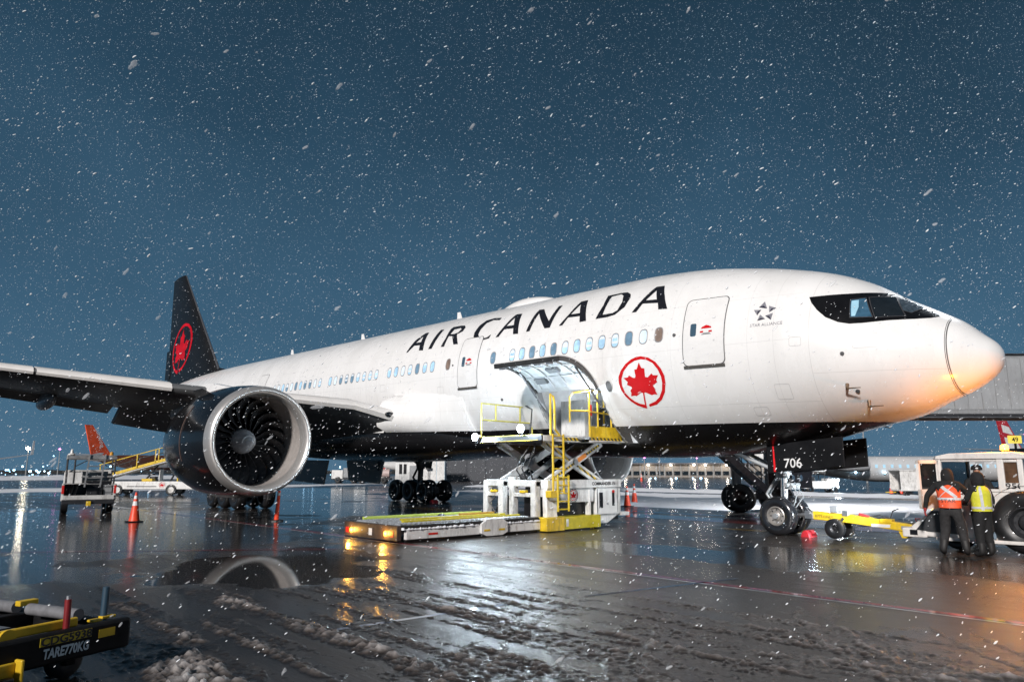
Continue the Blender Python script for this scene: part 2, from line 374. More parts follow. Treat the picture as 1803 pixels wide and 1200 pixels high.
def slush(s0, s1, y0, y1, step, seed=3):
    s = np.arange(s0, s1, step); y = np.arange(y0, y1, step); S, Y = np.meshgrid(s, y, indexing='ij')
    lump = .6*np.abs(2*fbm(S*8.5, Y*8.5, seed+17, 4)-1)**.7+.45*fbm(S*17, Y*17, seed+19, 2); lump2 = fbm(S*21, Y*21, seed+23, 2); med = fbm(S*2.2, Y*2.2, seed+27, 3)
    wob = .55*(fbm(S*.22, Y*.06, seed+40, 2)-.5)
    wy = Y+wob+.012*(S-3)**2*np.clip((14-Y)/6, -.2, 1)
    rid2 = fbm(S*.30, wy*4.6, seed+9, 4)
    cov = fbm(S*.4, Y*.4, seed+31, 2)
    h = 0*S
    #        y      width  height  s from..to
    for i, (c, w, a, sa_, sb_) in enumerate(((17.42, .11, .085, .2, 7.4), (17.05, .07, .05, -1, 5.5), (16.62, .05, .04, 0, 6.5), (16.15, .13, .085, .4, 6.6), (15.72, .06, .045, -2, 5), (15.25, .10, .055, -1.5, 5.6), (14.75, .06, .04, -3, 4.6), (14.3, .11, .05, -2.5, 5), (13.75, .06, .04, -4, 4.2), (13.3, .09, .04, -4, 4), (12.68, .12, .045, -4.5, 2.6), (12.2, .06, .03, -5, 3.4), (11.6, .08, .03, -5, 4.5), (11.1, .06, .025, -5, 5), (10.6, .05, .022, -4, 6), (17.95, .26, .12, .4, 3.7), (18.6, .30, .10, .6, 2.6), (17.7, .10, .06, .3, 5.2), (18.0, .12, .06, 4.0, 7.0), (13.0, .05, .03, 2, 7.5), (12.0, .05, .025, 3, 7.2), (15.9, .05, .03, 6, 9.2), (17.2, .09, .05, 7.5, 9.3))):
        e = np.clip((S-sa_)/.9, 0, 1)*np.clip((sb_-S)/.9, 0, 1); pres = np.clip((vnoise(S*.9+i*7, Y*0+i*3.1, seed+60)-.22)*2.2, 0, 1)
        h = h+.72*a*e*pres*np.exp(-((wy-c)/w)**2)*np.clip(.10+1.3*(lump-.22)+.9*(lump2-.45), 0, 1.3)
    amt = np.clip((Y-10.2)/2.5, 0, 1)*np.clip((9.2-S)/2.5, 0, 1)
    # ruts of turning wheels, crossing the straight ones
    for cs, cy, r0, wd, a in ((-5.2, 8.6, 4.2, .20, .016), (-5.2, 8.6, 5.7, .20, .016), (-6.5, 9.5, 8.4, .18, .013), (-6.5, 9.5, 9.9, .18, .013), (9.5, 24, 8.6, .2, .013), (9.5, 24, 10.4, .2, .013), (3, 2, 12.2, .16, .012), (3, 2, 13.7, .16, .012)):
        rr_ = np.hypot(S-cs, Y-cy)-r0+.25*(med-.5); aa = np.arctan2(Y-cy, S-cs)*r0
        h = h+a*(np.exp(-((rr_-wd)/.045)**2)+np.exp(-((rr_+wd)/.045)**2)+.35*np.exp(-(rr_/wd)**4)*(np.sin(aa*2*np.pi/.11+rr_*20)*.5+.5))*np.clip(cov*2.2-.5, 0, 1)*np.clip((Y-10)/1.0, 0, 1)*(.5+lump2)
    rut = np.sin(wy*2*np.pi/.17+2.5*fbm(S*.3, wy*.8, seed+71, 2))*.5+.5
    h = h+amt*(np.clip((rid2-.40)*3.2, 0, 1)*(.007+.050*np.clip(lump2-.34, 0, 1))*np.clip(med*2.2-.4, 0, 1)+.006*rut*np.clip(rid2*2-.6, 0, 1)+.020*np.clip(lump2-.52, 0, 1))
    for cs, cy, rs, ry in ((8.9, 14.4, 2.4, 2.0), (10.2, 12.1, 2.4, 1.0)):
        h = h*np.clip((np.hypot((S-cs)/rs, (Y-cy)/ry)-.85)*4, 0, 1)
    # ploughed remains along the loader and by the wheels
    for cs, cy, rs, ry, a in ((11.2, 9.9, .35, 1.3, .05), (12.4, 10.6, 1.3, .30, .05)):
        h = h+a*np.exp(-(((S-cs)/rs)**2+((Y-cy)/ry)**2))*np.clip(lump-.3, 0, 1)*2
    h = h-.0065-.006*(1-cov)
    return grid_obj('slush', -S, -Y, h, SLUSHM)
tag(slush(-5.5, 9.6, 9.8, 20.3, .023), 'lumpy grey slush ridges left by wheels across the near apron', 'slush', kind='stuff')
# ---- snow lying beyond the airliner
def snowfield(s0, s1, y0, y1, step, amp, seed, edge, thr, label):
    s = np.arange(s0, s1, step); y = np.arange(y0, y1, step); S, Y = np.meshgrid(s, y, indexing='ij')
    e = np.minimum(np.minimum(S-s0, s1-S)/edge, np.minimum(Y-y0, y1-Y)/edge); e = np.clip(e, 0, 1)
    lum = fbm(S*1.2, Y*1.2, seed, 4); tr = fbm(S*.07, Y*.55, seed+5, 3); big = fbm(S*.12, Y*.2, seed+8, 2)
    h = amp*(e*(.35+.65*lum)*(.5+big)-thr*(.6+.8*np.clip((tr-.45)*3, 0, 1)))
    return tag(grid_obj('snow_cover', -S, -Y, h, SNOWM), label, 'snow', kind='stuff')
snowfield(-4, 46, -27, -9.6, .22, .16, 51, 2.2, .06, 'pale snow strip lying beyond the nose wheels')
snowfield(-25, 60, -36.5, -31, .3, .3, 61, 1.4, .16, 'ploughed snow ridge in front of the small jet')
snowfield(150, 215, -60, 40, 1.0, .7, 71, 8, .25, 'far snow bank along the airfield edge at left')
snowfield(66, 84, -34, 20, .5, .10, 77, 5, .30, 'thin snow patch beyond the main wheels')
# ================================================================== the airliner
ZC, SL = 5.18, .017
def air(s, y, h): return (-s, -y, ZC+SL*s+h)
NS = np.array([0, .12, .35, .75, 1.3, 2.0, 2.8, 3.6, 4.6, 6, 8, 10.])
NT = np.array([-.565, -.25, -.03, .35, .71, 1.14, 1.68, 2.06, 2.38, 2.70, 3.0, 3.1])
NB = np.array([-.565, -.938, -1.158, -1.408, -1.65, -1.982, -2.18, -2.371, -2.625, -2.90, -3.05, -3.1])
NW = np.array([0, .433, .691, 1.07, 1.44, 1.81, 2.108, 2.38, 2.603, 2.80, 3.02, 3.1])
NM = np.array([-.565, -.56, -.55, -.52, -.48, -.42, -.34, -.26, -.18, -.1, -.02, 0.])
def hermite(q, s):
    x = np.sqrt(NS); xx = np.sqrt(np.clip(s, 0, 10)); h = np.diff(x); d = np.diff(q)/h; m = np.zeros_like(q)
    for i in range(1, len(q)-1):
        if d[i-1]*d[i] > 0:
            w1 = 2*h[i]+h[i-1]; w2 = h[i]+2*h[i-1]; m[i] = (w1+w2)/(w1/d[i-1]+w2/d[i])
    m[0] = d[0]; m[-1] = 0
    k = np.clip(np.searchsorted(x, xx)-1, 0, len(h)-1); t = (xx-x[k])/h[k]
    return q[k]*(2*t**3-3*t**2+1)+h[k]*m[k]*(t**3-2*t**2+t)+q[k+1]*(-2*t**3+3*t**2)+h[k]*m[k+1]*(t**3-t**2)
def sect(s):
    """top, bottom, half width, mid height of the fuselage at station s"""
    s = np.asarray(s, float); T = hermite(NT, s); B = hermite(NB, s); W = hermite(NW, s); M = hermite(NM, s)
    u = np.clip((s-43)/19.9, 0, 1)
    T = np.where(s > 43, 3.1-.75*u**2, T); B = np.where(s > 43, -3.1+4.35*u**1.55, B); W = np.where(s > 43, 3.1*(1-u**1.8)+.22*u, W); M = np.where(s > 43, (T+B)/2*np.clip(u*3, 0, 1), M)
    return T, B, W, M
_cache = {}
def skin(s, h, off=0.):
    """point on the starboard skin at station s, height h"""
    T, B, W, M = [float(v) for v in sect(np.array(max(s, 0.)))]
    r = T-M if h > M else M-B; q = max(-1, min(1, (h-M)/max(r, 1e-4))); y = W*math.sqrt(max(0, 1-q*q))
    ny = y/max(W*W, 1e-4); nh = (h-M)/max(r*r, 1e-4); k = math.hypot(ny, nh) or 1
    return air(s, y+off*ny/k, h+off*nh/k)
PLANE = thing('airliner', P(5.89, 0, 0), 'large white airliner with black belly, red leaf roundel and black lettering', 'airplane')
def livery():
    m = bpy.data.materials.new('airliner_paint'); m.use_nodes = True; n, l = m.node_tree.nodes, m.node_tree.links; b = n['Principled BSDF']
    tc = n.new('ShaderNodeTexCoord'); sp = n.new('ShaderNodeSeparateXYZ'); l.new(tc.outputs['Object'], sp.inputs[0])
    def M_(op, a, c=None, d=None):
        k = n.new('ShaderNodeMath'); k.operation = op
        for i, v in enumerate((a, c, d)):
            if v is None: continue
            if isinstance(v, (int, float)): k.inputs[i].default_value = v
            else: l.new(v, k.inputs[i])
        return k.outputs[0]
    s = M_('SUBTRACT', 5.89, sp.outputs['X']); h = M_('SUBTRACT', M_('SUBTRACT', sp.outputs['Z'], ZC), M_('MULTIPLY', s, SL))
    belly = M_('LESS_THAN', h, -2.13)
    line = None
    def addl(e):
        nonlocal line
        line = e if line is None else M_('MAXIMUM', line, e)
    for c, w in ((.90, .012), (3.72, .006), (5.3, .004), (10.1, .005), (15.8, .005), (18.6, .005), (24.2, .005), (29.5, .005), (34.6, .005), (4.6, .004), (7.6, .004), (12.1, .0035), (13.9, .004), (20.5, .004), (22.3, .004), (26.4, .004), (31.8, .004), (37.2, .005), (40, .005)):
        addl(M_('MULTIPLY', M_('COMPARE', s, c, w), 1.0 if c < 1 else .26))
    for c, w, a, z in ((-.93, .006, .9, 3.72), (-1.62, .006, 3.7, 10), (.0, .005, 4.2, 60), (-.95, .004, 10, 60), (1.32, .004, 4, 60), (-1.9, .004, 10, 40), (2.35, .005, 6, 44), (-1.35, .004, 13.4, 44), (.85, .003, 8, 44)):
        g = M_('MULTIPLY', M_('GREATER_THAN', s, a), M_('LESS_THAN', s, z)); addl(M_('MULTIPLY', M_('MULTIPLY', M_('COMPARE', h, c, w), g), .24))
    nz = n.new('ShaderNodeTexNoise'); nz.inputs['Scale'].default_value = .9; nz.inputs['Detail'].default_value = 6; nz.inputs['Roughness'].default_value = .65
    mp = n.new('ShaderNodeMapping'); mp.inputs['Scale'].default_value = (1, 1, .25); l.new(tc.outputs['Object'], mp.inputs[0]); l.new(mp.outputs[0], nz.inputs['Vector'])
    rp = n.new('ShaderNodeValToRGB'); rp.color_ramp.elements[0].position = .32; rp.color_ramp.elements[0].color = (.77, .765, .755, 1)
    rp.color_ramp.elements[1].position = .6; rp.color_ramp.elements[1].color = (.84, .835, .83, 1); l.new(nz.outputs['Fac'], rp.inputs[0])
    def MX(f, a, c):
        k = n.new('ShaderNodeMix'); k.data_type = 'RGBA'; l.new(f, k.inputs['Factor'])
        for i, v in ((6, a), (7, c)):
            if isinstance(v, tuple): k.inputs[i].default_value = (*v, 1)
            else: l.new(v, k.inputs[i])
        return k.outputs[2]
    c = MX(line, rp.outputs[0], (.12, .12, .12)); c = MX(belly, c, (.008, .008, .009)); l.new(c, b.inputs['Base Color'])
    l.new(M_('MULTIPLY_ADD', nz.outputs['Fac'], .22, .16), b.inputs['Roughness']); b.inputs['Coat Weight'].default_value = .35; b.inputs['Coat Roughness'].default_value = .17
    z2 = n.new('ShaderNodeTexNoise'); z2.inputs['Scale'].default_value = 1.6; l.new(tc.outputs['Object'], z2.inputs['Vector'])
    bp = n.new('ShaderNodeBump'); bp.inputs['Strength'].default_value = .13; bp.inputs['Distance'].default_value = .02; l.new(z2.outputs['Fac'], bp.inputs['Height']); l.new(bp.outputs[0], b.inputs['Normal'])
    return m
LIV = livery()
APW = mat('airliner_white', (.78, .775, .77), .28, var=.05, scale=1.5, coat=.3)
APB = mat('airliner_black', (.007, .007, .008), .20, var=.2, scale=2, coat=.25, spec=.35)
APR = mat('airliner_red', (.56, .004, .008), .5, var=.06, scale=4, spec=.15)
APK = mat('airliner_letters', (.012, .012, .016), .35, var=.2, scale=4)
GAP = mat('door_gap', (.10, .10, .105), .6)
ALU = mat('bare_aluminium', (.56, .545, .53), .34, metal=.65, var=.04, scale=2, rvar=.02)
WGREY = mat('wing_grey', (.11, .112, .116), .4, var=.2, scale=1.5)
TITAN = mat('fan_titanium', (.036, .037, .041), .5, metal=.3, var=.2, scale=4)
# ---- fuselage shell with the cargo opening left out
HS0, HS1, HT0, HT1 = 10.35, 13.2, -1.02, -.30
st = sorted(set([round(float(v), 4) for v in np.concatenate([(np.linspace(0, 1, 34)**2)*3, np.linspace(3.1, 10.3, 44), [HS0, 11.3, 12.2, HS1], np.linspace(14, 43, 15), np.linspace(44, 62.9, 24)])]))
ths = sorted(set([round(-math.pi/2+2*math.pi*k/144, 5) for k in range(144)]+[HT0, HT1]))
ths = [t for t in ths if t in (HT0, HT1) or min(abs(t-HT0), abs(t-HT1)) > .012]
b = MB(air); ns = len(ths); vs_ = []
for s in st:
    T, B, W, M = [float(v) for v in sect(np.array(s))]
    for t in ths:
        c, q = math.cos(t), math.sin(t); vs_.append((s, W*c, M+(T-M)*q if q > 0 else M+(M-B)*q))
fs = []
for i in range(len(st)-1):
    for k in range(ns):
        tm = (ths[k]+(ths[k+1] if k+1 < ns else ths[0]+2*math.pi))/2; sm = (st[i]+st[i+1])/2
        if HS0 < sm < HS1 and HT0 < tm < HT1: continue
        fs.append((i*ns+k, i*ns+(k+1) % ns, (i+1)*ns+(k+1) % ns, (i+1)*ns+k))
fs.append(tuple((len(st)-1)*ns+k for k in range(ns)))
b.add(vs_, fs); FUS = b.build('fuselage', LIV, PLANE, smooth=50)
# ---- belly fairing and wing root fillet
b = MB(air); rings = []
for s in np.linspace(16.6, 37.5, 26):
    u = (s-16.6)/20.9; k = math.sin(math.pi*min(1, max(0, u)))**.55; r = []
    wy = 1.6+2.15*k; hb = -2.75-.62*k; ht = -2.2+1.15*k
    for t in np.linspace(0, 2*math.pi, 40, endpoint=False):
        c, q = math.cos(t), math.sin(t); c = math.copysign(abs(c)**.62, c); q = math.copysign(abs(q)**.75, q)
        mid = (hb+ht)/2; r.append((s, wy*c, mid+(ht-hb)/2*q))
    rings.append(r)
b.loft(rings); b.build('belly_fairing', LIV, PLANE, smooth=60)
# ---- decals that follow the skin
def decal(name, polys, m, parent, off=.006, step=.09, union=False, mats=None):
    V, F = fill2d(polys, step, union); b = MB(); b.add([skin(s, h, off) for s, h in V], F)
    o = b.build(name, m, parent)
    me = o.data
    return o
LET = {'A1': [[(21.481,1.351),(21.359,1.36),(21.101,1.64),(20.673,1.616),(20.527,1.35),(20.217,1.33),(20.682,2.235),(20.948,2.249),(21.301,1.932)],[(21.095,1.772),(20.727,1.772),(20.877,2.062)]],'I': [[(19.851,1.34),(19.603,1.333),(19.586,1.772),(19.601,2.241),(19.867,2.252),(19.862,1.882)]],'R': [[(18.991,1.342),(18.75,1.332),(18.799,1.8),(18.543,1.777),(18.146,1.349),(17.85,1.341),(18.271,1.821),(17.987,1.928),(18.012,2.117),(18.201,2.229),(18.478,2.263),(19.022,2.274),(19.081,2.196),(18.946,1.728)],[(18.778,1.889),(18.738,2.116),(18.331,2.125),(18.221,2.053),(18.281,1.913),(18.498,1.87)]],'C': [[(15.931,2.243),(15.95,2.136),(16.374,2.203),(16.692,2.105),(16.784,1.833),(16.761,1.622),(16.617,1.485),(16.403,1.408),(16.122,1.406),(15.92,1.512),(15.95,1.352),(16.35,1.319),(16.65,1.346),(16.868,1.432),(17.007,1.551),(17.088,1.734),(17.069,2.052),(16.875,2.264),(16.456,2.31)]],'A2': [[(15.572,1.344),(15.392,1.34),(15.242,1.626),(14.731,1.609),(14.598,1.348),(14.315,1.33),(14.771,2.241),(15.086,2.269),(15.171,2.228),(15.349,1.802)],[(15.212,1.766),(14.804,1.75),(15.029,2.098)]],'N': [[(13.91,1.352),(13.722,1.353),(13.714,2.076),(12.972,1.36),(12.708,1.356),(12.683,2.254),(12.87,2.252),(12.901,1.644),(13.601,2.244),(13.879,2.266),(13.915,2.109)]],'A3': [[(12.277,1.365),(12.108,1.357),(11.969,1.633),(11.423,1.606),(11.319,1.367),(11.026,1.37),(11.478,2.252),(11.689,2.256),(11.802,2.253),(12.008,1.767)],[(11.901,1.75),(11.487,1.733),(11.699,2.113)]],'D': [[(10.621,1.376),(10.139,1.372),(9.814,1.411),(9.52,1.645),(9.464,1.972),(9.55,2.131),(9.749,2.245),(10.008,2.276),(10.596,2.266),(10.523,1.874)],[(10.361,1.495),(10.372,2.189),(9.996,2.217),(9.839,2.12),(9.727,1.862),(9.78,1.567),(9.95,1.491)]],'A4': [[(9.149,1.385),(8.976,1.381),(8.837,1.654),(8.266,1.593),(8.17,1.354),(7.849,1.328),(8.363,2.246),(8.604,2.258),(8.685,2.247),(8.946,1.761)],[(8.766,1.762),(8.367,1.732),(8.556,2.094)]],'ring': [[(8.624,-0.084),(8.363,-0.145),(8.117,-0.301),(7.955,-0.514),(7.875,-0.723),(7.887,-0.939),(7.98,-1.193),(8.157,-1.399),(8.388,-1.533),(8.667,-1.586),(8.66,-1.514),(8.399,-1.438),(8.216,-1.324),(8.065,-1.13),(7.998,-0.932),(7.995,-0.744),(8.074,-0.519),(8.223,-0.322),(8.437,-0.207),(8.632,-0.174),(8.849,-0.201),(9.082,-0.302),(9.29,-0.484),(9.42,-0.718),(9.443,-0.929),(9.392,-1.128),(9.277,-1.285),(9.125,-1.411),(8.97,-1.485),(8.806,-1.517),(8.778,-1.633),(8.914,-1.598),(9.099,-1.524),(9.268,-1.405),(9.415,-1.247),(9.519,-1.045),(9.553,-0.831),(9.52,-0.65),(9.401,-0.46),(9.208,-0.277),(8.974,-0.144),(8.787,-0.092)]],'leaf': [[(8.748,-1.172),(8.821,-1.168),(9.018,-1.261),(9.056,-1.237),(9.207,-1.251),(9.165,-1.149),(9.18,-1.081),(9.094,-1.011),(9.108,-0.973),(9.258,-0.903),(9.208,-0.824),(9.338,-0.691),(9.168,-0.683),(9.121,-0.626),(8.98,-0.712),(8.909,-0.716),(8.884,-0.666),(8.895,-0.47),(8.806,-0.462),(8.707,-0.266),(8.633,-0.438),(8.53,-0.461),(8.546,-0.713),(8.462,-0.733),(8.309,-0.626),(8.26,-0.681),(8.09,-0.693),(8.177,-0.819),(8.161,-0.892),(8.339,-0.983),(8.282,-1.081),(8.292,-1.146),(8.257,-1.25),(8.375,-1.236),(8.451,-1.257),(8.65,-1.163),(8.695,-1.17),(8.778,-1.633),(8.806,-1.517)]],'star0': [[(5.033,0.992),(4.903,1.159),(4.808,0.934)]],'star1': [[(4.771,1.01),(4.568,0.922),(4.733,0.812)]],'star2': [[(4.829,0.72),(4.631,0.781),(4.664,0.582)]],'star3': [[(5.031,0.597),(4.968,0.773),(4.819,0.628)]],'star4': [[(5.162,0.93),(4.955,0.913),(5.046,0.754)]]}
for k in ('A1', 'I', 'R', 'C', 'A2', 'N', 'A3', 'D', 'A4'): decal('letter', LET[k], APK, FUS)
decal('leaf_roundel', [LET['ring'][0], LET['leaf'][0]], APR, FUS, union=True)
for k in range(5):
    t3 = LET['star%d' % k][0]; cxy = (sum(q[0] for q in t3)/3, sum(q[1] for q in t3)/3)
    decal('star_point', [t3], mat('star_grey', (.22, .22, .25), .4), FUS, step=.05)
    lo = sorted(t3, key=lambda q: q[1])[:2]; decal('star_point', [[lo[0], lo[1], cxy]], mat('star_dark', (.03, .03, .05), .4), FUS, off=.010, step=.05)
def skin_text(txt, size, s0, h0, m, parent, **k):
    V, F = text_polys(txt, size, **k); b = MB(); b.add([skin(s0-u, h0+v, .007) for u, v in V], F); return b.build('lettering', m, parent)
skin_text('STAR ALLIANCE', .12, 5.22, .43, mat('star_grey'), FUS)
def rrect(s0, s1, h0, h1, r, n=5):
    pts = []
    for cx, cy, a0 in ((s1-r, h1-r, 0), (s0+r, h1-r, 90), (s0+r, h0+r, 180), (s1-r, h0+r, 270)):
        pts += [(cx+r*math.cos(math.radians(a0+90*i/n)), cy+r*math.sin(math.radians(a0+90*i/n))) for i in range(n+1)]
    return pts
# ---- cabin windows (one oval pane in a frame, each its own piece)
PANE = mat('cabin_pane', (.30, .45, .58), .15, var=.45, scale=5, emit=(.42, .72, 1.0), es=.42)
PANE2 = mat('cabin_pane_shade', (.50, .58, .64), .3, var=.2, scale=3, emit=(.7, .86, 1.0), es=.42)
BROWN = mat('window_plug', (.22, .16, .13), .5, var=.2, scale=5)
WFR = mat('window_frame', (.25, .25, .26), .4)
def window(s, h, pm, shade=0.):
    n = 24; tl = [2*math.pi*i/n for i in range(n)]
    def oval(a, c): return [(s+math.copysign(abs(math.cos(t))**.75, math.cos(t))*a, h+math.copysign(abs(math.sin(t))**.75, math.sin(t))*c) for t in tl]
    b = MB(); R_ = [oval(.158, .238), oval(.143, .222), oval(.128, .206)]; of = (.003, .012, .0035)
    b.add([skin(x, y, o_) for q, o_ in zip(R_, of) for x, y in q], [(j*n+i, j*n+(i+1) % n, (j+1)*n+(i+1) % n, (j+1)*n+i) for j in range(2) for i in range(n)])
    b.m = 1; b.add([skin(x, y, .0035) for x, y in R_[2]]+[skin(s, h, .004)], [(i, (i+1) % n, n) for i in range(n)])
    if shade > 0:
        cut = h+.20-.40*shade; up = [(x, y) for x, y in oval(.120, .198) if y > cut]; xs_ = [x for x, y in up]
        if len(up) > 2:
            b.m = 2; poly = up+[(min(xs_), cut), (max(xs_), cut)]; cx_ = sum(q[0] for q in poly)/len(poly); cy_ = sum(q[1] for q in poly)/len(poly); poly.sort(key=lambda q: math.atan2(q[1]-cy_, q[0]-cx_))
            b.add([skin(x, y, .0055) for x, y in poly], [tuple(range(len(poly)))])
    b.build('cabin_window', [WFR, pm, SHADE], FUS, smooth=30)
SHADE = mat('window_shade', (.62, .66, .70), .5, var=.06, emit=(.75, .88, 1), es=.22)
PANE3 = mat('cabin_pane_dim', (.10, .16, .22), .12, var=.4, scale=5, emit=(.42, .72, 1.0), es=.22)
WS = [7.996, 8.54, 9.075, 9.605, 10.14, 10.675, 11.21, 11.745, 12.28, 12.81, 13.33, 13.85, 14.36, 15.41, 18.13, 19.18, 19.71, 20.245, 20.78, 21.30, 21.83, 22.355, 23.42, 23.945, 24.47, 25.0, 25.525, 26.05, 26.585, 27.11, 27.63, 28.675, 29.195, 29.72, 30.27, 30.775, 31.30, 31.815, 32.34, 32.84, 33.37, 33.9]
for i, s in enumerate(WS):
    window(s, .515, BROWN if i in (0, 14) else random.choice((PANE, PANE, PANE2, PANE3)), 0 if i in (0, 14) else random.choice((0, 0, .25, .5, .75)))
# ---- doors
def door(s0, s1, h0, h1, label, sill=True):
    b = MB(); 
    V, F = fill2d([rrect(s0-.028, s1+.028, h0-.028, h1+.028, .16), rrect(s0, s1, h0, h1, .14)], .2); b.add([skin(a, c, .0045) for a, c in V], F)
    V, F = fill2d([rrect(s0, s1, h0, h1, .14)], .2); b.m = 1; b.add([skin(a, c, .011) for a, c in V], F)
    d = b.build('door', [GAP, APW], PLANE); d['label'] = label
    sm = (s0+s1)/2
    b = MB(); V, F = fill2d([rrect(s1-.40, s1-.22, .335, .715, .05)], .1); b.add([skin(a, c, .016) for a, c in V], F)
    b.build('door_window', mat('door_pane', (.03, .06, .09), .1, emit=(.3, .5, .7), es=.10), d)
    b = MB()
    for a0, a1 in ((s0+.36, s0+.68),):
        V, F = fill2d([[(a0, .54), (a1, .54), (a1-.03, .59), (a0+.16, .64), (a0+.03, .60)]], .1); b.add([skin(a, c, .016) for a, c in V], F)
        for x in (a0-.02, a1-.08):
            V, F = fill2d([[(x, .42), (x+.10, .42), (x+.10, .47), (x, .47)]], .1); b.add([skin(a, c, .016) for a, c in V], F)
    b.build('handle_marking', APR, d)
    V, F = fill2d([[(s0+.36, .36), (s0+.66, .36), (s0+.60, .41), (s0+.42, .41)]], .1); b = MB(); b.add([skin(a, c, .02) for a, c in V], F); b.build('door_handle', GREY, d)
    skin_text('EXIT', .10, s0+.62, .02, mat('pale_red', (.6, .18, .15), .5), d)
    if sill:
        b = MB(); V, F = fill2d([[(s0-.01, h0-.085), (s1+.01, h0-.085), (s1+.01, h0-.002), (s0-.01, h0-.002)]], .2); b.add([skin(a, c, .03) for a, c in V], F); b.build('door_sill', mat('sill_grey', (.07, .065, .06), .6), d)
door(5.96, 7.18, -.50, 1.48, 'forward cabin door with red handle marks behind the cockpit')
door(16.3, 17.46, -.48, 1.48, 'second cabin door under the lettering')
door(35.3, 36.45, -.48, 1.48, 'cabin door over the wing')
# ---- cockpit: black mask, then panes
MASK = [(3.81, 1.16), (3.41, 1.18), (2.87, 1.20), (2.47, 1.225), (2.28, 1.235), (2.12, 1.225), (1.90, 1.04), (1.62, .86), (1.36, .70), (1.16, .53), (1.10, .44), (1.25, .385), (1.508, .359), (2.0, .34), (2.53, .30), (2.81, .298), (3.06, .365), (3.344, .525), (3.567, .76), (3.726, .986)]
decal('cockpit_mask', [MASK], APB, FUS, off=.005, step=.07)
for pl, mm in (([(2.86, .98), (2.58, 1.02), (2.35, .46), (2.80, .48)], mat('cockpit_pane_lit', (.04, .10, .16), .08, emit=(.12, .40, .70), es=.04, var=.5, scale=3)),
               ([(2.50, 1.03), (2.08, 1.08), (1.72, .46), (2.28, .45)], GLASSD), ([(2.03, 1.06), (1.86, .98), (1.66, .855), (1.47, .715), (1.62, .55), (1.78, .62)], mat('windshield', (.05, .07, .09), .12, var=.5, scale=14, coat=.5))):
    decal('cockpit_window', [pl], mm, FUS, off=.012, step=.07)
    cx_ = sum(q[0] for q in pl)/len(pl); cy_ = sum(q[1] for q in pl)/len(pl); decal('window_surround', [[(cx_+(x-cx_)*1.10, cy_+(y-cy_)*1.09) for x, y in pl], [(cx_+(x-cx_)*1.02, cy_+(y-cy_)*1.02) for x, y in pl]], mat('pane_surround', (.045, .045, .05), .4), FUS, off=.016, step=.08)
decal('seat_glow_decal', [[(2.84, .95), (2.70, .97), (2.66, .75), (2.70, .50), (2.78, .50)]], mat('seat_glow', (.3, .5, .6), .4, emit=(.25, .62, 1.0), es=.14), FUS, off=.015, step=.06)  # flat seat shape on the pane, its lit look made by a faint glow
for s0, s1, h0, h1 in ((4.35, 4.75, -1.55, -1.15), (2.2, 2.75, -.35, .02), (14.2, 14.55, -1.75, -1.4), (18.4, 18.8, -.75, -.35), (5.1, 5.5, -1.95, -1.72), (22.6, 23.0, -.3, .0), (3.9, 4.2, -.2, .05)):
    V, F = fill2d([rrect(s0, s1, h0, h1, .05), rrect(s0+.012, s1-.012, h0+.012, h1-.012, .04)], .12); b = MB(); b.add([skin(a, c, .004) for a, c in V], F); b.build('hatch_outline', mat('hatch_grey', (.55, .55, .55), .5), FUS)
# ---- radome seam stands a little proud; probes, vents and drains
b = MB(); pts = [skin(.93, h, .004) for h in np.linspace(.40, -1.52, 40)]; b.tube(pts, .008, 5); b.build('radome_seam', GAP, FUS)
for s, h in ((3.02, -1.24), (2.70, -1.64)):
    p0 = Vector(skin(s, h, 0)); p1 = Vector(skin(s-.03, h-.02, .17)); b = MB(); b.tube([p0, p1], [.05, .03], 8); b.tube([p1, p1+Vector((.34, 0, 0))], [.022, .010], 7); b.build('pitot_probe', mat('probe_metal', (.22, .15, .10), .4, metal=.8), FUS)
for s, h, r in ((2.84, -1.40, .055), (2.98, -.47, .05), (7.47, .44, .05), (15.05, -1.05, .05), (12.0, -.2, .01), (17.8, .44, .035)):
    p0 = Vector(skin(s, h, 0)); p1 = Vector(skin(s, h, .03)); b = MB(); b.tube([p0, p1], r, 10); b.build('vent', GAP, FUS)
b = MB(); V, F = fill2d([[(9.95+.12*math.cos(t), -.90+.17*math.sin(t)) for t in [2*math.pi*i/16 for i in range(16)]]], .08); b.add([skin(a, c, .03) for a, c in V], F); b.build('access_panel', WGREY, FUS)
b = MB(air)
rings = []
for u in np.linspace(0, 1, 14):
    k = math.sin(math.pi*u)**.6+.01; rings.append([(14.7+3.6*u, .62*k*math.cos(t), 3.0+.46*k*max(-.2, math.sin(t))) for t in np.linspace(0, 2*math.pi, 18, endpoint=False)])
b.loft(rings); b.build('antenna_dome', APW, PLANE, smooth=60)
for s in (21.0, 29.5, 38):
    b = MB(air); b.loft([[(s, .03, 3.05), (s+.42, .03, 3.05), (s+.42, -.03, 3.05), (s, -.03, 3.05)], [(s+.22, .012, 3.55), (s+.42, .012, 3.55), (s+.42, -.012, 3.55), (s+.22, -.012, 3.55)]]); b.build('blade_antenna', APW, PLANE)
for s in (27.5, 15.2):
    b = MB(air); b.loft([[(s, .03, -3.05), (s+.35, .03, -3.05), (s+.35, -.03, -3.05), (s, -.03, -3.05)], [(s+.2, .012, -3.85), (s+.35, .012, -3.85), (s+.35, -.012, -3.85), (s+.2, -.012, -3.85)]]); b.build('blade_antenna', BLACKP, PLANE)
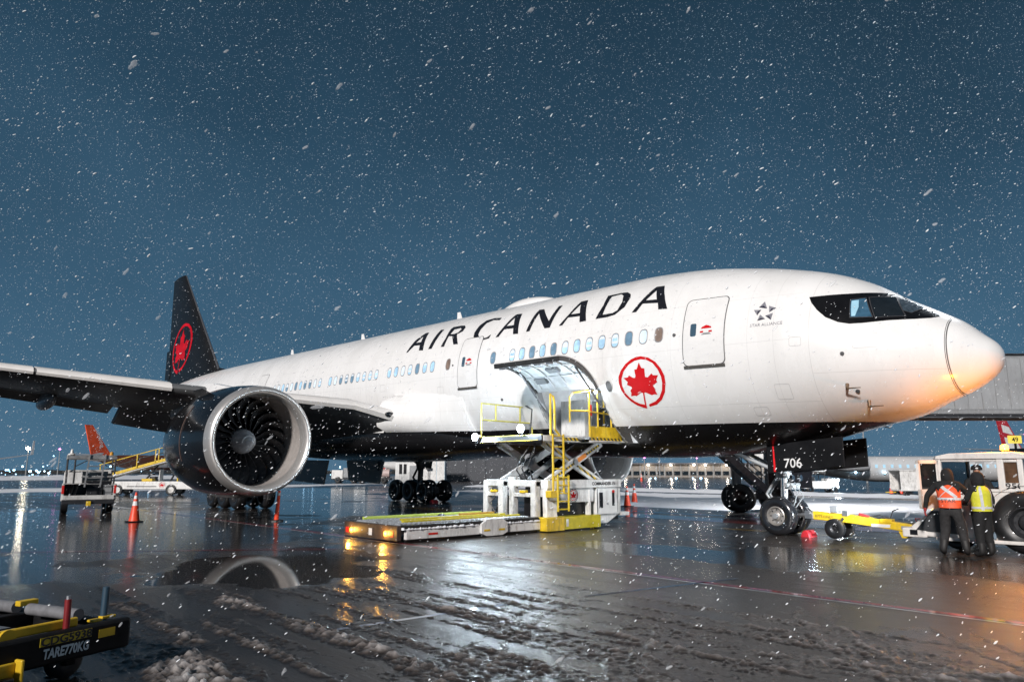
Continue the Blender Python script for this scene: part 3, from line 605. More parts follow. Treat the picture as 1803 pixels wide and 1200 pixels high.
# ---- cargo hold behind the opening
HOLD = mat('hold_liner', (.70, .71, .72), .5, var=.15, scale=3)
b = MB(air)
b.add([(9.9, 3.0, -2.64), (13.6, 3.0, -2.64), (13.6, -1.9, -2.64), (9.9, -1.9, -2.64)], [(0, 1, 2, 3)])
b.add([(9.9, 3.0, -.55), (13.6, 3.0, -.55), (13.6, -1.9, -.55), (9.9, -1.9, -.55)], [(0, 1, 2, 3)])
b.add([(9.9, -1.9, -2.64), (13.6, -1.9, -2.64), (13.6, -1.9, -.55), (9.9, -1.9, -.55)], [(0, 1, 2, 3)])
for s in (9.9, 13.6): b.add([(s, 1.9, -2.64), (s, -1.9, -2.64), (s, -1.9, -.55), (s, 2.9, -.55)], [(0, 1, 2, 3)])
b.build('cargo_hold', HOLD, PLANE)
b = MB(air)   # door frame round the opening
for t0, t1, sa, sb in ((HT0, HT1, HS0-.07, HS0), (HT0, HT1, HS1, HS1+.07)):
    tt = np.linspace(t0, t1, 9)
    b.loft([[(sa, 3.1*math.cos(t), 3.1*math.sin(t)-.0), (sb, 3.104*math.cos(t), 3.104*math.sin(t)), (sb, 2.86*math.cos(t), 2.86*math.sin(t)), (sa, 2.86*math.cos(t), 2.86*math.sin(t))] for t in tt])
for t in (HT0, HT1):
    b.add([(HS0, 3.1*math.cos(t), 3.1*math.sin(t)), (HS1, 3.1*math.cos(t), 3.1*math.sin(t)), (HS1, 2.8*math.cos(t), 2.8*math.sin(t)), (HS0, 2.8*math.cos(t), 2.8*math.sin(t))], [(0, 1, 2, 3)])
b.build('opening_frame', mat('frame_grey', (.30, .31, .32), .4), PLANE)
# ---- cargo door swung up
hy, hh = 3.1*math.cos(HT1)+.02, 3.1*math.sin(HT1)+.02
oy, oh = 4.92, -.07
def dpt(t, n):   # t from hinge to free edge, n = offset from outer skin towards the inside
    ey, eh = oy-hy, oh-hh; L = math.hypot(ey, eh); uy, uh = ey/L, eh/L; px, ph = -uh, uy
    bul = .30*4*t*(1-t); sl = .30*4*(1-2*t)/L; qy, qh = px-uy*sl, ph-uh*sl; k = math.hypot(qy, qh); qy, qh = qy/k, qh/k
    return (hy+ey*t+px*bul-qy*n, hh+eh*t+ph*bul-qh*n)
tt = np.linspace(0, 1, 14)
b = MB(air); b.loft([[(HS0, *dpt(t, 0)), (HS1, *dpt(t, 0)), (HS1, *dpt(t, .035)), (HS0, *dpt(t, .035))] for t in tt]); CD = b.build('cargo_door', APW, PLANE, smooth=40)
for s in (HS0+.02, HS1-.09):
    b = MB(air); b.loft([[(s, *dpt(t, .036)), (s+.07, *dpt(t, .036)), (s+.07, *dpt(t, .17)), (s, *dpt(t, .17))] for t in tt]); b.build('door_edge', mat('door_edge_grey', (.10, .10, .10), .45), CD)
LIN = mat('door_liner', (.80, .81, .82), .35, var=.15, scale=4)
b = MB(air); b.loft([[(HS0+.1, *dpt(t, .10)), (HS1-.1, *dpt(t, .10)), (HS1-.1, *dpt(t, .11)), (HS0+.1, *dpt(t, .11))] for t in tt[1:-1]]); b.build('door_liner', LIN, CD)
for s in np.linspace(HS0+.5, HS1-.5, 4):
    b = MB(air); b.loft([[(s, *dpt(t, .112)), (s+.05, *dpt(t, .112)), (s+.05, *dpt(t, .165)), (s, *dpt(t, .165))] for t in tt[1:-1]]); b.build('door_rib', LIN, CD)
for t in (.3, .62):
    b = MB(air); b.loft([[(s, *dpt(t, .112)), (s, *dpt(t+.03, .112)), (s, *dpt(t+.03, .15)), (s, *dpt(t, .15))] for s in (HS0+.12, HS1-.12)]); b.build('door_beam', LIN, CD)
b = MB(air); b.loft([[(s, *dpt(.965, .036)), (s, *dpt(1.02, .036)), (s, *dpt(1.02, .19)), (s, *dpt(.965, .19))] for s in (HS0, HS1)]); b.build('latch_beam', mat('latch_dark', (.03, .03, .03), .5), CD)
for s in np.linspace(HS0+.35, HS1-.35, 5):
    b = MB(air); b.loft([[(s-.09, *dpt(t, .19)), (s+.09, *dpt(t, .19)), (s+.09, *dpt(t, .25)), (s-.09, *dpt(t, .25))] for t in (.97, 1.03)]); b.build('latch', STEEL, CD)
for s, t in ((HS0+.9, .45), (HS1-1.0, .2)):
    b = MB(air); b.loft([[(s, *dpt(t, .112)), (s+.5, *dpt(t, .112)), (s+.5, *dpt(t, .20)), (s, *dpt(t, .20))], [(s, *dpt(t+.12, .112)), (s+.5, *dpt(t+.12, .112)), (s+.5, *dpt(t+.12, .20)), (s, *dpt(t+.12, .20))]]); b.build('door_mechanism', GREY, CD)
for s in (HS0+.12, HS1-.2):
    b = MB(air); y1, h1 = dpt(.55, .16); b.tube([(s, 2.72, -1.55), (s, y1, h1)], .035, 8); b.build('door_strut', STEEL, CD)
b = MB(air); b.box(11.5, 12.3, .4, .8, -.62, -.56); hl0 = b.build('hold_fill_light', mat('fill_lamp', (.9, .95, 1), .3, emit=(.85, .93, 1), es=8), PLANE); lamp('hold_fill_glow', air(11.9, .6, -.75), 45, (.88, .94, 1), hl0, .15)  # added ceiling lamp, unseen, brightens the hold and the raised door
b = MB(air); b.ell((10.5, 2.98, -1.05), (.06, .06, .06), 10, 6); hl1 = b.build('door_fill_light', mat('fill_lamp'), PLANE, smooth=60); lamp('door_fill_glow', air(10.75, 3.2, -1.15), 55, (.85, .93, 1), hl1, .06)  # added lamp beside the opening, brightens the door's underside
# ---- wings
def afoil(n=14):
    xs = [.5*(1-math.cos(math.pi*i/n)) for i in range(n+1)]
    th = lambda x: 5*(.2969*math.sqrt(x)-.126*x-.3516*x*x+.2843*x**3-.1015*x**4)
    return [(x, th(x)*1.0+.012*math.sin(math.pi*x)) for x in xs[::-1]]+[(x, -th(x)*.85+.012*math.sin(math.pi*x)) for x in xs[1:-1]]
AF = afoil()
#         y     LE s   chord  LE z   thick  twist(z drop at TE)
WST = [(2.6, 20.25, 13.3, 3.92, .135, .95), (3.6, 20.95, 12.5, 4.05, .095, .85), (5.0, 21.9, 11.2, 4.50, .085, .72), (8.0, 23.9, 9.1, 4.83, .085, .52), (10.6, 25.65, 7.55, 5.05, .105, .36), (16.3, 29.5, 6.2, 5.80, .10, .22), (24, 34.7, 4.4, 6.85, .095, .10), (31, 39.4, 2.5, 7.85, .09, .0), (32.4, 42.2, .7, 8.05, .06, .0)]
def wsec(y):
    for a, c in zip(WST[:-1], WST[1:]):
        if a[0] <= y <= c[0]:
            t = (y-a[0])/(c[0]-a[0]); return [a[i]+(c[i]-a[i])*t for i in range(6)]
def wpt(y, x, zt, sgn=1):
    q = wsec(y); return P(q[1]+q[2]*x, sgn*y, q[3]+zt*q[2]*q[4]/.2*.2*1.0-q[5]*x)
for sgn in (1, -1):
    b = MB(); b.loft([[wpt(w[0], x, zt, sgn) for x, zt in AF] for w in WST]); WG = b.build('wing', WGREY, PLANE, smooth=45)
    # leading edge slats, bare metal
    spans = [(3.7, 8.6), (11.0, 15.2), (15.3, 19.6), (19.7, 24.0), (24.1, 28.4), (28.5, 31)] if sgn > 0 else [(3.7, 8.6), (11.0, 20), (20.1, 31)]
    for y0, y1 in spans:
        b = MB(); rings = []
        for y in sorted(set([float(v) for v in np.linspace(y0, y1, 5)]+[w[0] for w in WST if y0 < w[0] < y1])):
            up = [(x, zt*1.0) for x, zt in AF if x < .17]
            k = len(AF)
            ring = [wpt(y, x-.006, zt*1.06+.03*(1 if zt > 0 else -1), sgn) for x, zt in AF if (zt > 0 and x < .16) or x < .035]
            rings.append(ring)
        b.loft(rings, cap=True); b.build('slat', mat('slat_metal', (.74, .72, .70), .36, metal=.2, var=.05, scale=2, rvar=.03), WG, smooth=50)
    if sgn > 0:
        for y0, y1, dr in ((3.9, 8.2, .42), (11.4, 19.4, .34)):
            b = MB(); rings = []
            for y in (y0, y1):
                q = wsec(y); c = q[2]; a = wpt(y, .86, -.02); rings.append([wpt(y, .84, .02), wpt(y, .97, .005), (a[0]-.26*c*.55, a[1], wpt(y, 1, 0)[2]-dr), wpt(y, .85, -.045)])
            b.loft(rings); b.build('flap', WGREY, WG)
        b = MB(); rings = []
        for y in (8.6, 11.2):
            q = wsec(y); rings.append([P(q[1]+q[2]*.80, y, q[3]-q[5]*.8-.05), P(q[1]+q[2]*.84, y, q[3]-q[5]*.8+.05), P(q[1]+q[2]*1.02, y, q[3]-q[5]-.72), P(q[1]+q[2]*.98, y, q[3]-q[5]-.80)])
        b.loft(rings); b.build('flaperon', mat('flap_grey', (.12, .12, .125), .5), WG)
        for y in (6.6, 13.9, 18.6):
            q = wsec(y); b = MB(); L = 3.6 if y > 8 else 4.4; s0 = q[1]+q[2]*.62; rings = []
            for u in np.linspace(0, 1, 12):
                k = (math.sin(math.pi*min(.999, max(.001, u**.8))))**.55; zc = q[3]-q[5]*.8-.30-.12*u
                rings.append([P(s0+L*u, y+.26*k*math.cos(t), zc+.40*k*math.sin(t)) for t in np.linspace(0, 2*math.pi, 14, endpoint=False)])
            b.loft(rings); b.build('flap_fairing', mat('fairing_grey', (.30, .31, .33), .35), WG, smooth=60)
        b = MB(); q = wsec(3.75); b.ell(P(q[1]+.06, 3.78, q[3]+.03), (.12, .24, .12)); b.build('landing_light', GLASSD, WG, smooth=60)
        # white fillet ahead of the leading edge
        b = MB(); rings = []
        for u in np.linspace(0, 1, 10):
            s = 17.3+4.6*u; k = u**1.2; T_ = ZC+SL*s
            rings.append([P(s, y, T_+h) for y, h in ((2.2, -2.35), (2.45+.6*k, -2.35+.03*k), (2.55+1.35*k, -2.15+.25*k), (2.75+1.25*k, -1.75+.42*k), (2.95+.7*k, -1.15+.35*k), (3.02, -.55+.05*k), (2.6, -.8))])
        b.loft(rings); b.build('root_fillet', LIV, PLANE, smooth=70)
# ---- engines
EY, EZ, ES = 9.61, 2.887, 20.17
def engine(sgn):
    c = P(ES, sgn*EY, EZ); ax = (-1, 0, 0)
    b = MB(); b.rev([(.42, 1.935), (.9, 2.0), (1.7, 2.055), (2.8, 2.07), (3.9, 1.98), (4.9, 1.80), (5.7, 1.58), (5.72, 1.50), (4.5, 1.45)], c, ax, 72); E = b.build('engine_nacelle', APB, PLANE, smooth=40)
    b = MB(); b.rev([(.44, 1.938), (.25, 1.918), (.1, 1.875), (.02, 1.81), (0, 1.765), (.03, 1.71), (.12, 1.655), (.28, 1.615), (.45, 1.60)], c, ax, 72); b.build('inlet_lip', ALU, E, smooth=60)
    b = MB(); b.rev([(.45, 1.60), (.8, 1.60), (1.3, 1.625), (1.75, 1.65), (2.3, 1.65)], c, ax, 72); b.build('inlet_liner', mat('inlet_liner', (.42, .39, .37), .42, metal=.25, var=.1, scale=6), E, smooth=60)
    b = MB(); b.rev([(2.3, 1.65), (2.3, .02)], c, ax, 40); b.build('engine_core', mat('core_black', (.004, .004, .004), .9), E)
    b = MB(); b.rev([(.98, .004), (1.02, .06), (1.12, .15), (1.3, .27), (1.5, .37), (1.75, .45), (2.0, .48), (2.2, .48)], c, ax, 32); SP = b.build('spinner', mat('spinner_grey', (.46, .48, .51), .5, var=.2, scale=6), E, smooth=60)
    b = MB(); pts = []
    for i in range(26):
        t = i/25; r = .05+.20*t; a = -1.2+4.6*t; x = np.interp(r, [.004, .06, .15, .27, .37], [.98, 1.02, 1.12, 1.30, 1.5])-.006
        pts.append((c[0]-x, c[1]+r*math.cos(a), c[2]+r*math.sin(a)))
    b.tube(pts, [.012+.022*math.sin(math.pi*i/25) for i in range(26)], 6); b.build('spinner_spiral', WRITEW, E)
    # wide-chord fan blades
    me = None
    for k in range(22):
        a0 = 2*math.pi*k/22
        b = MB(); V = []; 
        for i in range(12):
            u = i/11; r = .46+1.17*u; sweep = .16*math.sin(2.6*u)-.30*u*u+.10*u; tw = .45+.75*u; ch = .52-.05*u
            for j in range(4):
                w = (j/3-.0); x = 1.72+.10*math.sin(math.pi*u)+ch*w*math.cos(tw); an = a0+sweep+(ch*w*math.sin(tw))/r*-sgn*0-(ch*w*math.sin(tw))/r
                V.append((c[0]-x, c[1]+r*math.cos(an), c[2]+r*math.sin(an)))
        b.add(V, [(i*4+j, i*4+j+1, i*4+j+5, i*4+j+4) for i in range(11) for j in range(3)])
        # rounded bright leading edge
        b.tube([V[i*4] for i in range(12)], .011, 5)
        b.build('fan_blade', TITAN, E, smooth=60)
    b = MB(); rr = []
    for s0, r_, a0, a1 in ((2.35, 2.075, 2.5, 3.5),):
        b.tube([(c[0]-s0, c[1]+r_*math.cos(a), c[2]+r_*math.sin(a)) for a in np.linspace(a0, a1, 40)], .010, 5)
    b.build('cowl_seam', mat('seam_brown', (.16, .10, .085), .5), E)
    b = MB(); a = math.radians(128 if sgn > 0 else 52)
    def cp(s, r, d=0): return (c[0]-s, c[1]+r*math.cos(a+d), c[2]+r*math.sin(a+d))
    b.loft([[cp(1.5, 2.02, -.008), cp(3.2, 2.02, -.008), cp(3.2, 2.02, .008), cp(1.5, 2.02, .008)], [cp(2.2, 2.40, -.003), cp(3.1, 2.38, -.003), cp(3.1, 2.38, .003), cp(2.2, 2.40, .003)]]); b.build('nacelle_strake', APB, E)
    b = MB(); b.rev([(5.0, 1.42), (6.4, 1.08), (6.45, .9), (5.2, .9)], c, ax, 40); b.build('core_cowl', mat('exhaust_metal', (.20, .17, .15), .4, metal=.8), E, smooth=40)
    b = MB(); b.rev([(6.0, .75), (7.2, .3), (7.6, .02)], c, ax, 28); b.build('exhaust_plug', mat('exhaust_metal'), E, smooth=40)
    # pylon
    b = MB(); rings = []
    for u in np.linspace(0, 1, 14):
        s = 21.8+8.2*u; w = .04+.30*math.sin(math.pi*min(.97, u*.9+.05)); zt = 4.78+.55*min(1, u*2.4)-.5*max(0, u-.55); zb = 4.60-.25*u-.45*max(0, u-.5)
        rings.append([P(s, sgn*(EY+w), zb), P(s, sgn*(EY+w), (zb+zt)/2), P(s, sgn*(EY+w*.55), zt), P(s, sgn*(EY-w*.55), zt), P(s, sgn*(EY-w), (zb+zt)/2), P(s, sgn*(EY-w), zb)])
    b.loft(rings); b.build('pylon', APW, PLANE, smooth=50)
for g in (1, -1): engine(g)
# ---- fin and tailplane
FIN0 = (50.2, 62.1, 9.15); FIN1 = (59.4, 62.45, 18.5)
def finle(z): t = (z-FIN0[2])/(FIN1[2]-FIN0[2]); return FIN0[0]+(FIN1[0]-FIN0[0])*t, FIN0[1]+(FIN1[1]-FIN0[1])*t, .55-.38*t
def finy(s, z):
    a, c, th = finle(z); x = min(1, max(0, (s-a)/(c-a))); return th*2*(1.4845*math.sqrt(x)-.63*x-1.758*x*x+1.4215*x**3-.5075*x**4)+.004
b = MB(); rings = []
for z in np.linspace(8.2, 18.5, 14):
    a, c, th = finle(z); xs = [.5*(1-math.cos(math.pi*i/16)) for i in range(17)]
    rings.append([P(a+(c-a)*x, finy(a+(c-a)*x, z), z-.0) for x in xs]+[P(a+(c-a)*x, -finy(a+(c-a)*x, z), z) for x in xs[-2:0:-1]])
b.loft(rings); FIN = b.build('fin', mat('fin_black', (.008, .008, .009), .4, var=.3, scale=1, spec=.25), PLANE, smooth=45)
b = MB(); b.loft([[P(61.2, .16, 9.6), P(62.75, .04, 9.6), P(62.75, -.04, 9.6), P(61.2, -.16, 9.6)], [P(61.3, .15, 12.1), P(62.75, .03, 12.1), P(62.75, -.03, 12.1), P(61.3, -.15, 12.1)]]); b.build('rudder_tab', mat('fin_black'), FIN)
b = MB(); b.tube([P(finle(z)[0]+.02, 0, z) for z in np.linspace(9.3, 18.45, 12)], [.10-.005*i for i in range(12)], 8); b.build('fin_leading_edge', mat('fin_edge', (.14, .14, .15), .35, metal=.6), FIN)
def fmap(s, h):
    u = (8.71-s)/.84; v = (h+.85)/.76; return 58.05-2.65*u-.35*v, 11.85+2.05*v
V, F = fill2d([LET['ring'][0], LET['leaf'][0]], .06, True); b = MB()
b.add([P(fmap(s, h)[0], finy(*fmap(s, h))+.02, fmap(s, h)[1]) for s, h in V], F); b.build('leaf_roundel', mat('fin_red', (.52, .004, .014), .5, var=.25, scale=1., spec=.15), FIN)
for sgn in (1, -1):
    b = MB(); b.loft([[P(a+c*x, sgn*y, z+zt*c*.09/.2*.2) for x, zt in AF] for y, a, c, z in ((.6, 54.2, 6.8, 7.3), (10.7, 60.6, 2.3, 8.5))]); b.build('stabiliser', WGREY, PLANE, smooth=45)
b = MB(); rings = []   # dorsal fillet
b.loft([[P(47.5, .03, 8.95), P(51.5, .5, 8.7), P(51.5, -.5, 8.7), P(47.5, -.03, 8.95)], [P(50.5, .02, 9.5), P(52, .3, 10.1), P(52, -.3, 10.1), P(50.5, -.02, 9.5)]]); b.build('dorsal_fillet', mat('fin_black'), PLANE)
# ---- landing gear
TYRE = mat('tyre_rubber', (.010, .010, .011), .42, var=.25, scale=6, coat=.12)
RIM = mat('wheel_rim', (.42, .40, .38), .4, metal=.5, var=.15, scale=9)
def wheel(c, R, w, parent, rim=True, sgn=1, tm=None, rm=None):
    b = MB(); h = w/2
    b.rev([(-h*.80, R*.50), (-h*.92, R*.60), (-h, R*.74), (-h*.90, R*.90), (-h*.66, R*.975), (-h*.3, R), (0, R*1.002), (h*.3, R), (h*.66, R*.975), (h*.90, R*.90), (h, R*.74), (h*.92, R*.60), (h*.80, R*.50)], c, (0, 1, 0), 40)
    b.rev([(-h*.35, R*1.003), (-h*.33, R*.985), (-h*.29, R*.985), (-h*.27, R*1.003)], c, (0, 1, 0), 40); b.rev([(h*.35, R*1.003), (h*.33, R*.985), (h*.29, R*.985), (h*.27, R*1.003)], c, (0, 1, 0), 40)
    b.build('tyre', tm or TYRE, parent, smooth=50)
    if rim:
        b = MB()
        for g in (-1, 1):
            b.rev([(g*h*.80, R*.50), (g*h*.86, R*.46), (g*h*.70, R*.42), (g*h*.45, R*.38), (g*h*.42, R*.26), (g*h*.62, R*.24), (g*h*.74, R*.18), (g*h*.78, R*.02)], c, (0, 1, 0), 32)
        b.build('wheel_rim', rm or RIM, parent, smooth=40)
        b = MB()
        for k in range(8):
            a = 2*math.pi*k/8
            for g in (-1, 1): b.cyl((c[0]+R*.33*math.cos(a), c[1]+g*h*.40, c[2]+R*.33*math.sin(a)), (c[0]+R*.33*math.cos(a), c[1]+g*h*.50, c[2]+R*.33*math.sin(a)), R*.04, 6)
        b.build('wheel_bolts', DARK, parent)
b = MB(); zt = ZC+SL*5.9-2.5
b.tube([P(5.80, 0, zt), P(5.84, 0, 1.75)], [.19, .17], 18); b.tube([P(5.84, 0, 1.78), P(5.85, 0, 1.62)], .21, 18)
b.box(-5.98, -5.72, -.16, .16, 1.9, 2.1)
NG = b.build('nose_gear_leg', GREY, PLANE, smooth=40)
b = MB(); b.tube([P(5.85, 0, 1.64), P(5.89, 0, .50)], .105, 18); b.build('shock_strut', CHROME, NG, smooth=40)
b = MB(); b.cyl(P(5.89, .62, .545), P(5.89, -.62, .545), .075, 14); b.box(-6.0, -5.78, -.13, .13, .42, .68); b.build('axle', GREY, NG)
b = MB()
for y in (.09, -.09): b.tube([P(6.05, y, 1.62), P(6.38, y, 1.15), P(6.05, y, .66)], .04, 8)
b.build('torque_link', GREY, NG)
b = MB()
for y in (.28, -.28): b.tube([P(5.84, y*.5, 1.75), P(7.6, y*1.6, 2.55)], .06, 8)
b.tube([P(5.84, 0, 1.75), P(4.3, 0, 2.5)], .05, 8); b.build('drag_brace', GREY, NG)
b = MB(); b.cyl(P(5.62, .42, 1.42), P(5.62, -.42, 1.42), .06, 10); b.box(-5.72, -5.5, -.24, .24, 1.30, 1.42); b.tube([P(5.6, .2, 1.5), P(5.3, .35, 1.2), P(5.5, .25, .8)], .018, 6); b.tube([P(5.6, -.1, 1.5), P(5.25, .1, 1.1), P(5.55, .12, .7)], .016, 6); b.build('steering_unit', GREY, NG)
for y in (.24, -.24):
    b = MB(); b.tube([P(5.52, y, 1.62), P(5.44, y, 1.62)], [.10, .09], 16); b.build('taxi_light', CHROME, NG)
WETT = mat('wet_tyre_rubber', (.014, .014, .016), .22, var=.25, scale=6, coat=.8)
for y in (.40, -.40): wheel(P(5.89, y, .545), .545, .42, NG, tm=WETT)
# gear doors with the fleet number
for y, g in ((.78, 1), (-.78, -1)):
    b = MB(air); b.prism([(3.72, -3.30+.0), (3.72, -2.50), (5.92, -2.72), (5.92, -3.52)], 'y', y-.03, y+.03); d = b.build('nose_gear_door', mat('gear_door_black', (.007, .007, .008), .45, var=.3, scale=3, spec=.2), PLANE, bevel=.01)
    if g > 0:
        org = air(5.42, y+.036, -3.36); text_on('706', .36, org, (1, 0, .03), (0, 0, 1), WRITEW, d, bold=.004)
        b = MB(air); b.add([(5.73, y+.034, -3.48), (5.67, y+.034, -3.48), (5.69, y+.034, -2.75), (5.73, y+.034, -2.75)], [(0, 1, 2, 3)]); b.build('red_stripe', mat('stripe_red', (.75, .01, .015), .4), d)
        b = MB(air); b.box(3.80, 4.42, y-.062, y-.031, -3.24, -2.66); b.build('door_lining', DARK, d)
b = MB(air)
for y in (.5, -.5): b.tube([(5.0, y*.2, -3.0), (4.6, y*1.45, -3.2)], .03, 6)
b.build('door_rod', GREY, NG)
b = MB(air); b.box(4.0, 6.9, -.74, .74, -2.72, -2.70); b.build('wheel_bay', DARK, PLANE)
def main_gear(sgn):
    y0 = sgn*5.49; b = MB(); b.tube([P(31.5, sgn*4.9, 4.6), P(31.72, y0, 1.9)], [.30, .26], 18); b.tube([P(31.72, y0, 1.95), P(31.77, y0, .75)], .17, 16); G = b.build('main_gear_leg', DARK, PLANE, smooth=40)
    b = MB(); b.box(-33.4, -30.1, -y0-.16, -y0+.16, .52, .84); b.build('bogie_beam', DARK, G)
    b = MB(); b.tube([P(31.7, y0, 2.1), P(31.5, sgn*2.9, 3.6)], .11, 10); b.tube([P(31.7, y0, 2.2), P(29.6, sgn*4.3, 4.0)], .10, 10); b.tube([P(32.0, y0, 2.0), P(32.5, y0, 1.4), P(31.95, y0, .85)], .07, 8); b.build('side_brace', DARK, G)
    for s in (30.32, 31.77, 33.22):
        b = MB(); b.cyl(P(s, y0+.95, .635), P(s, y0-.95, .635), .08, 12); b.build('axle', DARK, G)
        for d in (.70, -.70): wheel(P(s, y0+d, .635), .635, .48, G, rm=DARK)
    b = MB(); b.prism([(32.9, 4.0), (30.9, 4.0), (31.1, 2.0), (32.5, 2.3)], 'y', 0, .05)
    b = MB(); k = 1 if sgn > 0 else -1
    b.loft([[P(30.9, y0+k*.55, 4.2), P(32.9, y0+k*.55, 4.2), P(32.9, y0+k*.60, 4.2), P(30.9, y0+k*.60, 4.2)], [P(31.2, y0+k*.36, 1.9), P(32.4, y0+k*.36, 2.1), P(32.4, y0+k*.41, 2.1), P(31.2, y0+k*.41, 1.9)]]); b.build('main_gear_door', WGREY, G)
    b = MB(air); b.prism([(29.9, -3.35), (33.9, -3.35), (33.6, -4.5), (30.3, -4.6)], 'y', sgn*1.7-.04, sgn*1.7+.04); b.build('main_gear_door', WGREY, PLANE)
main_gear(1); main_gear(-1)
# ================================================================== cargo loader at the forward hold
HAZ = None
def stripes(name, c0, c1, axis=(1, 0, 1), freq=9.):
    m = bpy.data.materials.new(name); m.use_nodes = True; n, l = m.node_tree.nodes, m.node_tree.links; b_ = n['Principled BSDF']; b_.inputs['Roughness'].default_value = .5
    t = n.new('ShaderNodeTexCoord'); d = n.new('ShaderNodeVectorMath'); d.operation = 'DOT_PRODUCT'; d.inputs[1].default_value = axis; l.new(t.outputs['Object'], d.inputs[0])
    k = n.new('ShaderNodeMath'); k.operation = 'MULTIPLY'; k.inputs[1].default_value = freq; l.new(d.outputs['Value'], k.inputs[0])
    f = n.new('ShaderNodeMath'); f.operation = 'FRACT'; l.new(k.outputs[0], f.inputs[0]); g = n.new('ShaderNodeMath'); g.operation = 'GREATER_THAN'; g.inputs[1].default_value = .5; l.new(f.outputs[0], g.inputs[0])
    x = n.new('ShaderNodeMix'); x.data_type = 'RGBA'; x.inputs[6].default_value = (*c0, 1); x.inputs[7].default_value = (*c1, 1); l.new(g.outputs[0], x.inputs['Factor']); l.new(x.outputs[2], b_.inputs['Base Color']); return m
HAZ = stripes('hazard_stripes', (.65, .45, .02), (.015, .015, .015), (0, 1, 1), 5.5)
LO = thing('cargo_loader', P(12.6, 4.5, 0), 'white and yellow scissor-lift cargo loader at the open hold', 'cargo loader')
def part(name, m, boxes, parent=LO, bevel=.012, smooth=None):
    b = MB(P)
    for q in boxes: b.box(*q)
    return b.build(name, m, parent, smooth=smooth, bevel=bevel)
def tubes(name, m, lines, r, parent=LO, n=8):
    b = MB(P)
    for pts in lines: b.tube(pts, r, n)
    return b.build(name, m, parent, smooth=40)
part('chassis', DARK, [(11.4, 13.9, .9, 4.75, .22, .42)])
cab = part('engine_cabinet', WHITE, [(11.24, 14.0, .95, 2.2, .42, 1.27)])
part('vent_panel', BLACKP, [(11.225, 11.239, 1.88, 2.05, .62, 1.12)], cab, .004); part('vent_panel', BLACKP, [(11.225, 11.239, 1.28, 1.40, .68, 1.16)], cab, .004)
part('warning_label', RED, [(11.222, 11.2245, 1.28, 1.40, 1.10, 1.19)], cab, 0); part('latch', STEEL, [(11.21, 11.239, 1.62, 1.68, .72, .78)], cab, .004)
part('cabinet_door_gap', DARK, [(11.236, 11.2395, 2.13, 2.16, .46, 1.24)], cab, 0); part('cabinet_door_gap', DARK, [(11.236, 11.2395, 1.10, 1.12, .46, 1.24)], cab, 0)
part('front_bumper', WHITE, [(11.2, 14.0, .55, .95, .34, .46)]); b = MB(P); b.prism([(.95, .42), (2.2, .42), (2.2, .12), (1.6, .12)], 'x', 11.3, 13.9); b.build('underbody', WHITE, LO, bevel=.01)
part('top_beam', WHITE, [(11.2, 11.5, .95, 4.5, 1.28, 1.54)]); part('top_beam', WHITE, [(13.7, 14.0, .95, 4.6, 1.28, 1.54)])
text_on('COMMANDER 15i', .15, P(11.192, 2.45, 1.36), (0, 1, 0), (0, 0, 1), WRITE, LO, bold=.004)
pn = part('side_panel', WHITE, [(11.26, 11.30, 2.3, 3.9, .84, 1.275)]); part('recess_shade_board', BLACKP, [(11.5, 11.6, 2.2, 4.3, .42, .84)])  # black board stands for the shade in the opening below the panel
for y, z0, z1 in ((2.55, .42, 1.28), (4.3, .42, 1.28)): part('pillar', WHITE, [(11.24, 11.42, y-.09 if y < 3 else 4.05, y if y < 3 else 4.5, z0, z1)])
def leafset(parent, cs, off, sc, axis):   # small leaf roundel on a flat panel
    V, F = fill2d([LET['ring'][0], LET['leaf'][0]], .08, True); b = MB()
    b.add([axis((8.71-s)*sc, (h+.85)*sc) for s, h in V], F); return b.build('leaf_roundel', APR, parent)
leafset(pn, 0, 0, .22, lambda u, v: P(11.255, 3.28-u, 1.06+v))
b = MB(); b.tube([P(11.256, 3.28+.205*math.cos(t), 1.06+.205*math.sin(t)) for t in np.linspace(0, 2*math.pi, 30)], .008, 5); b.build('roundel_ring', WRITE, pn)
text_on('51647', .07, P(11.255, 3.42, 1.215), (0, 1, 0), (0, 0, 1), WRITE, pn)
part('step_box', mat('olive_yellow', (.50, .42, .02), .45, var=.2), [(11.02, 11.45, 2.25, 3.95, .05, .43)]); part('step_box', YEL, [(11.0, 11.5, 3.96, 4.74, .03, .43)])
part('warning_label', WHITE, [(11.012, 11.018, 3.78, 3.88, .14, .36)], LO, 0)
for y in (2.62, 2.5): tubes('tie_down', YEL, [[(11.15, y, .05), (11.12, y, -.0)]], .02)
# lift guide portals facing the deck
for s0, s1 in ((13.02, 13.98), (11.52, 12.72)):
    part('guide_post', DIRTY, [(s1-.20, s1, 4.5, 4.72, .42, 1.50)]); part('guide_post', DIRTY, [(s0, s0+.22, 4.5, 4.72, .42, 1.50)])
    part('cross_beam', DIRTY, [(s0, s1, 4.46, 4.68, 1.34, 1.53)]); part('cross_beam', DIRTY, [(s0+.05, s1-.05, 4.48, 4.70, 1.02, 1.14)])
    part('yellow_clamp', YEL, [((s0+s1)/2-.16, (s0+s1)/2+.1, 4.6, 4.74, 1.14, 1.22)]); part('guide_recess', BLACKP, [(s0+.2, s1-.2, 4.2, 4.25, .42, 1.02)])
tubes('hydraulic_hose', BLK, [[(13.5, 4.6, 1.0), (13.6, 4.75, .8), (13.45, 4.7, .55), (13.3, 4.6, .45)], [(13.35, 4.6, 1.0), (13.25, 4.72, .75), (13.4, 4.66, .5)]], .025)
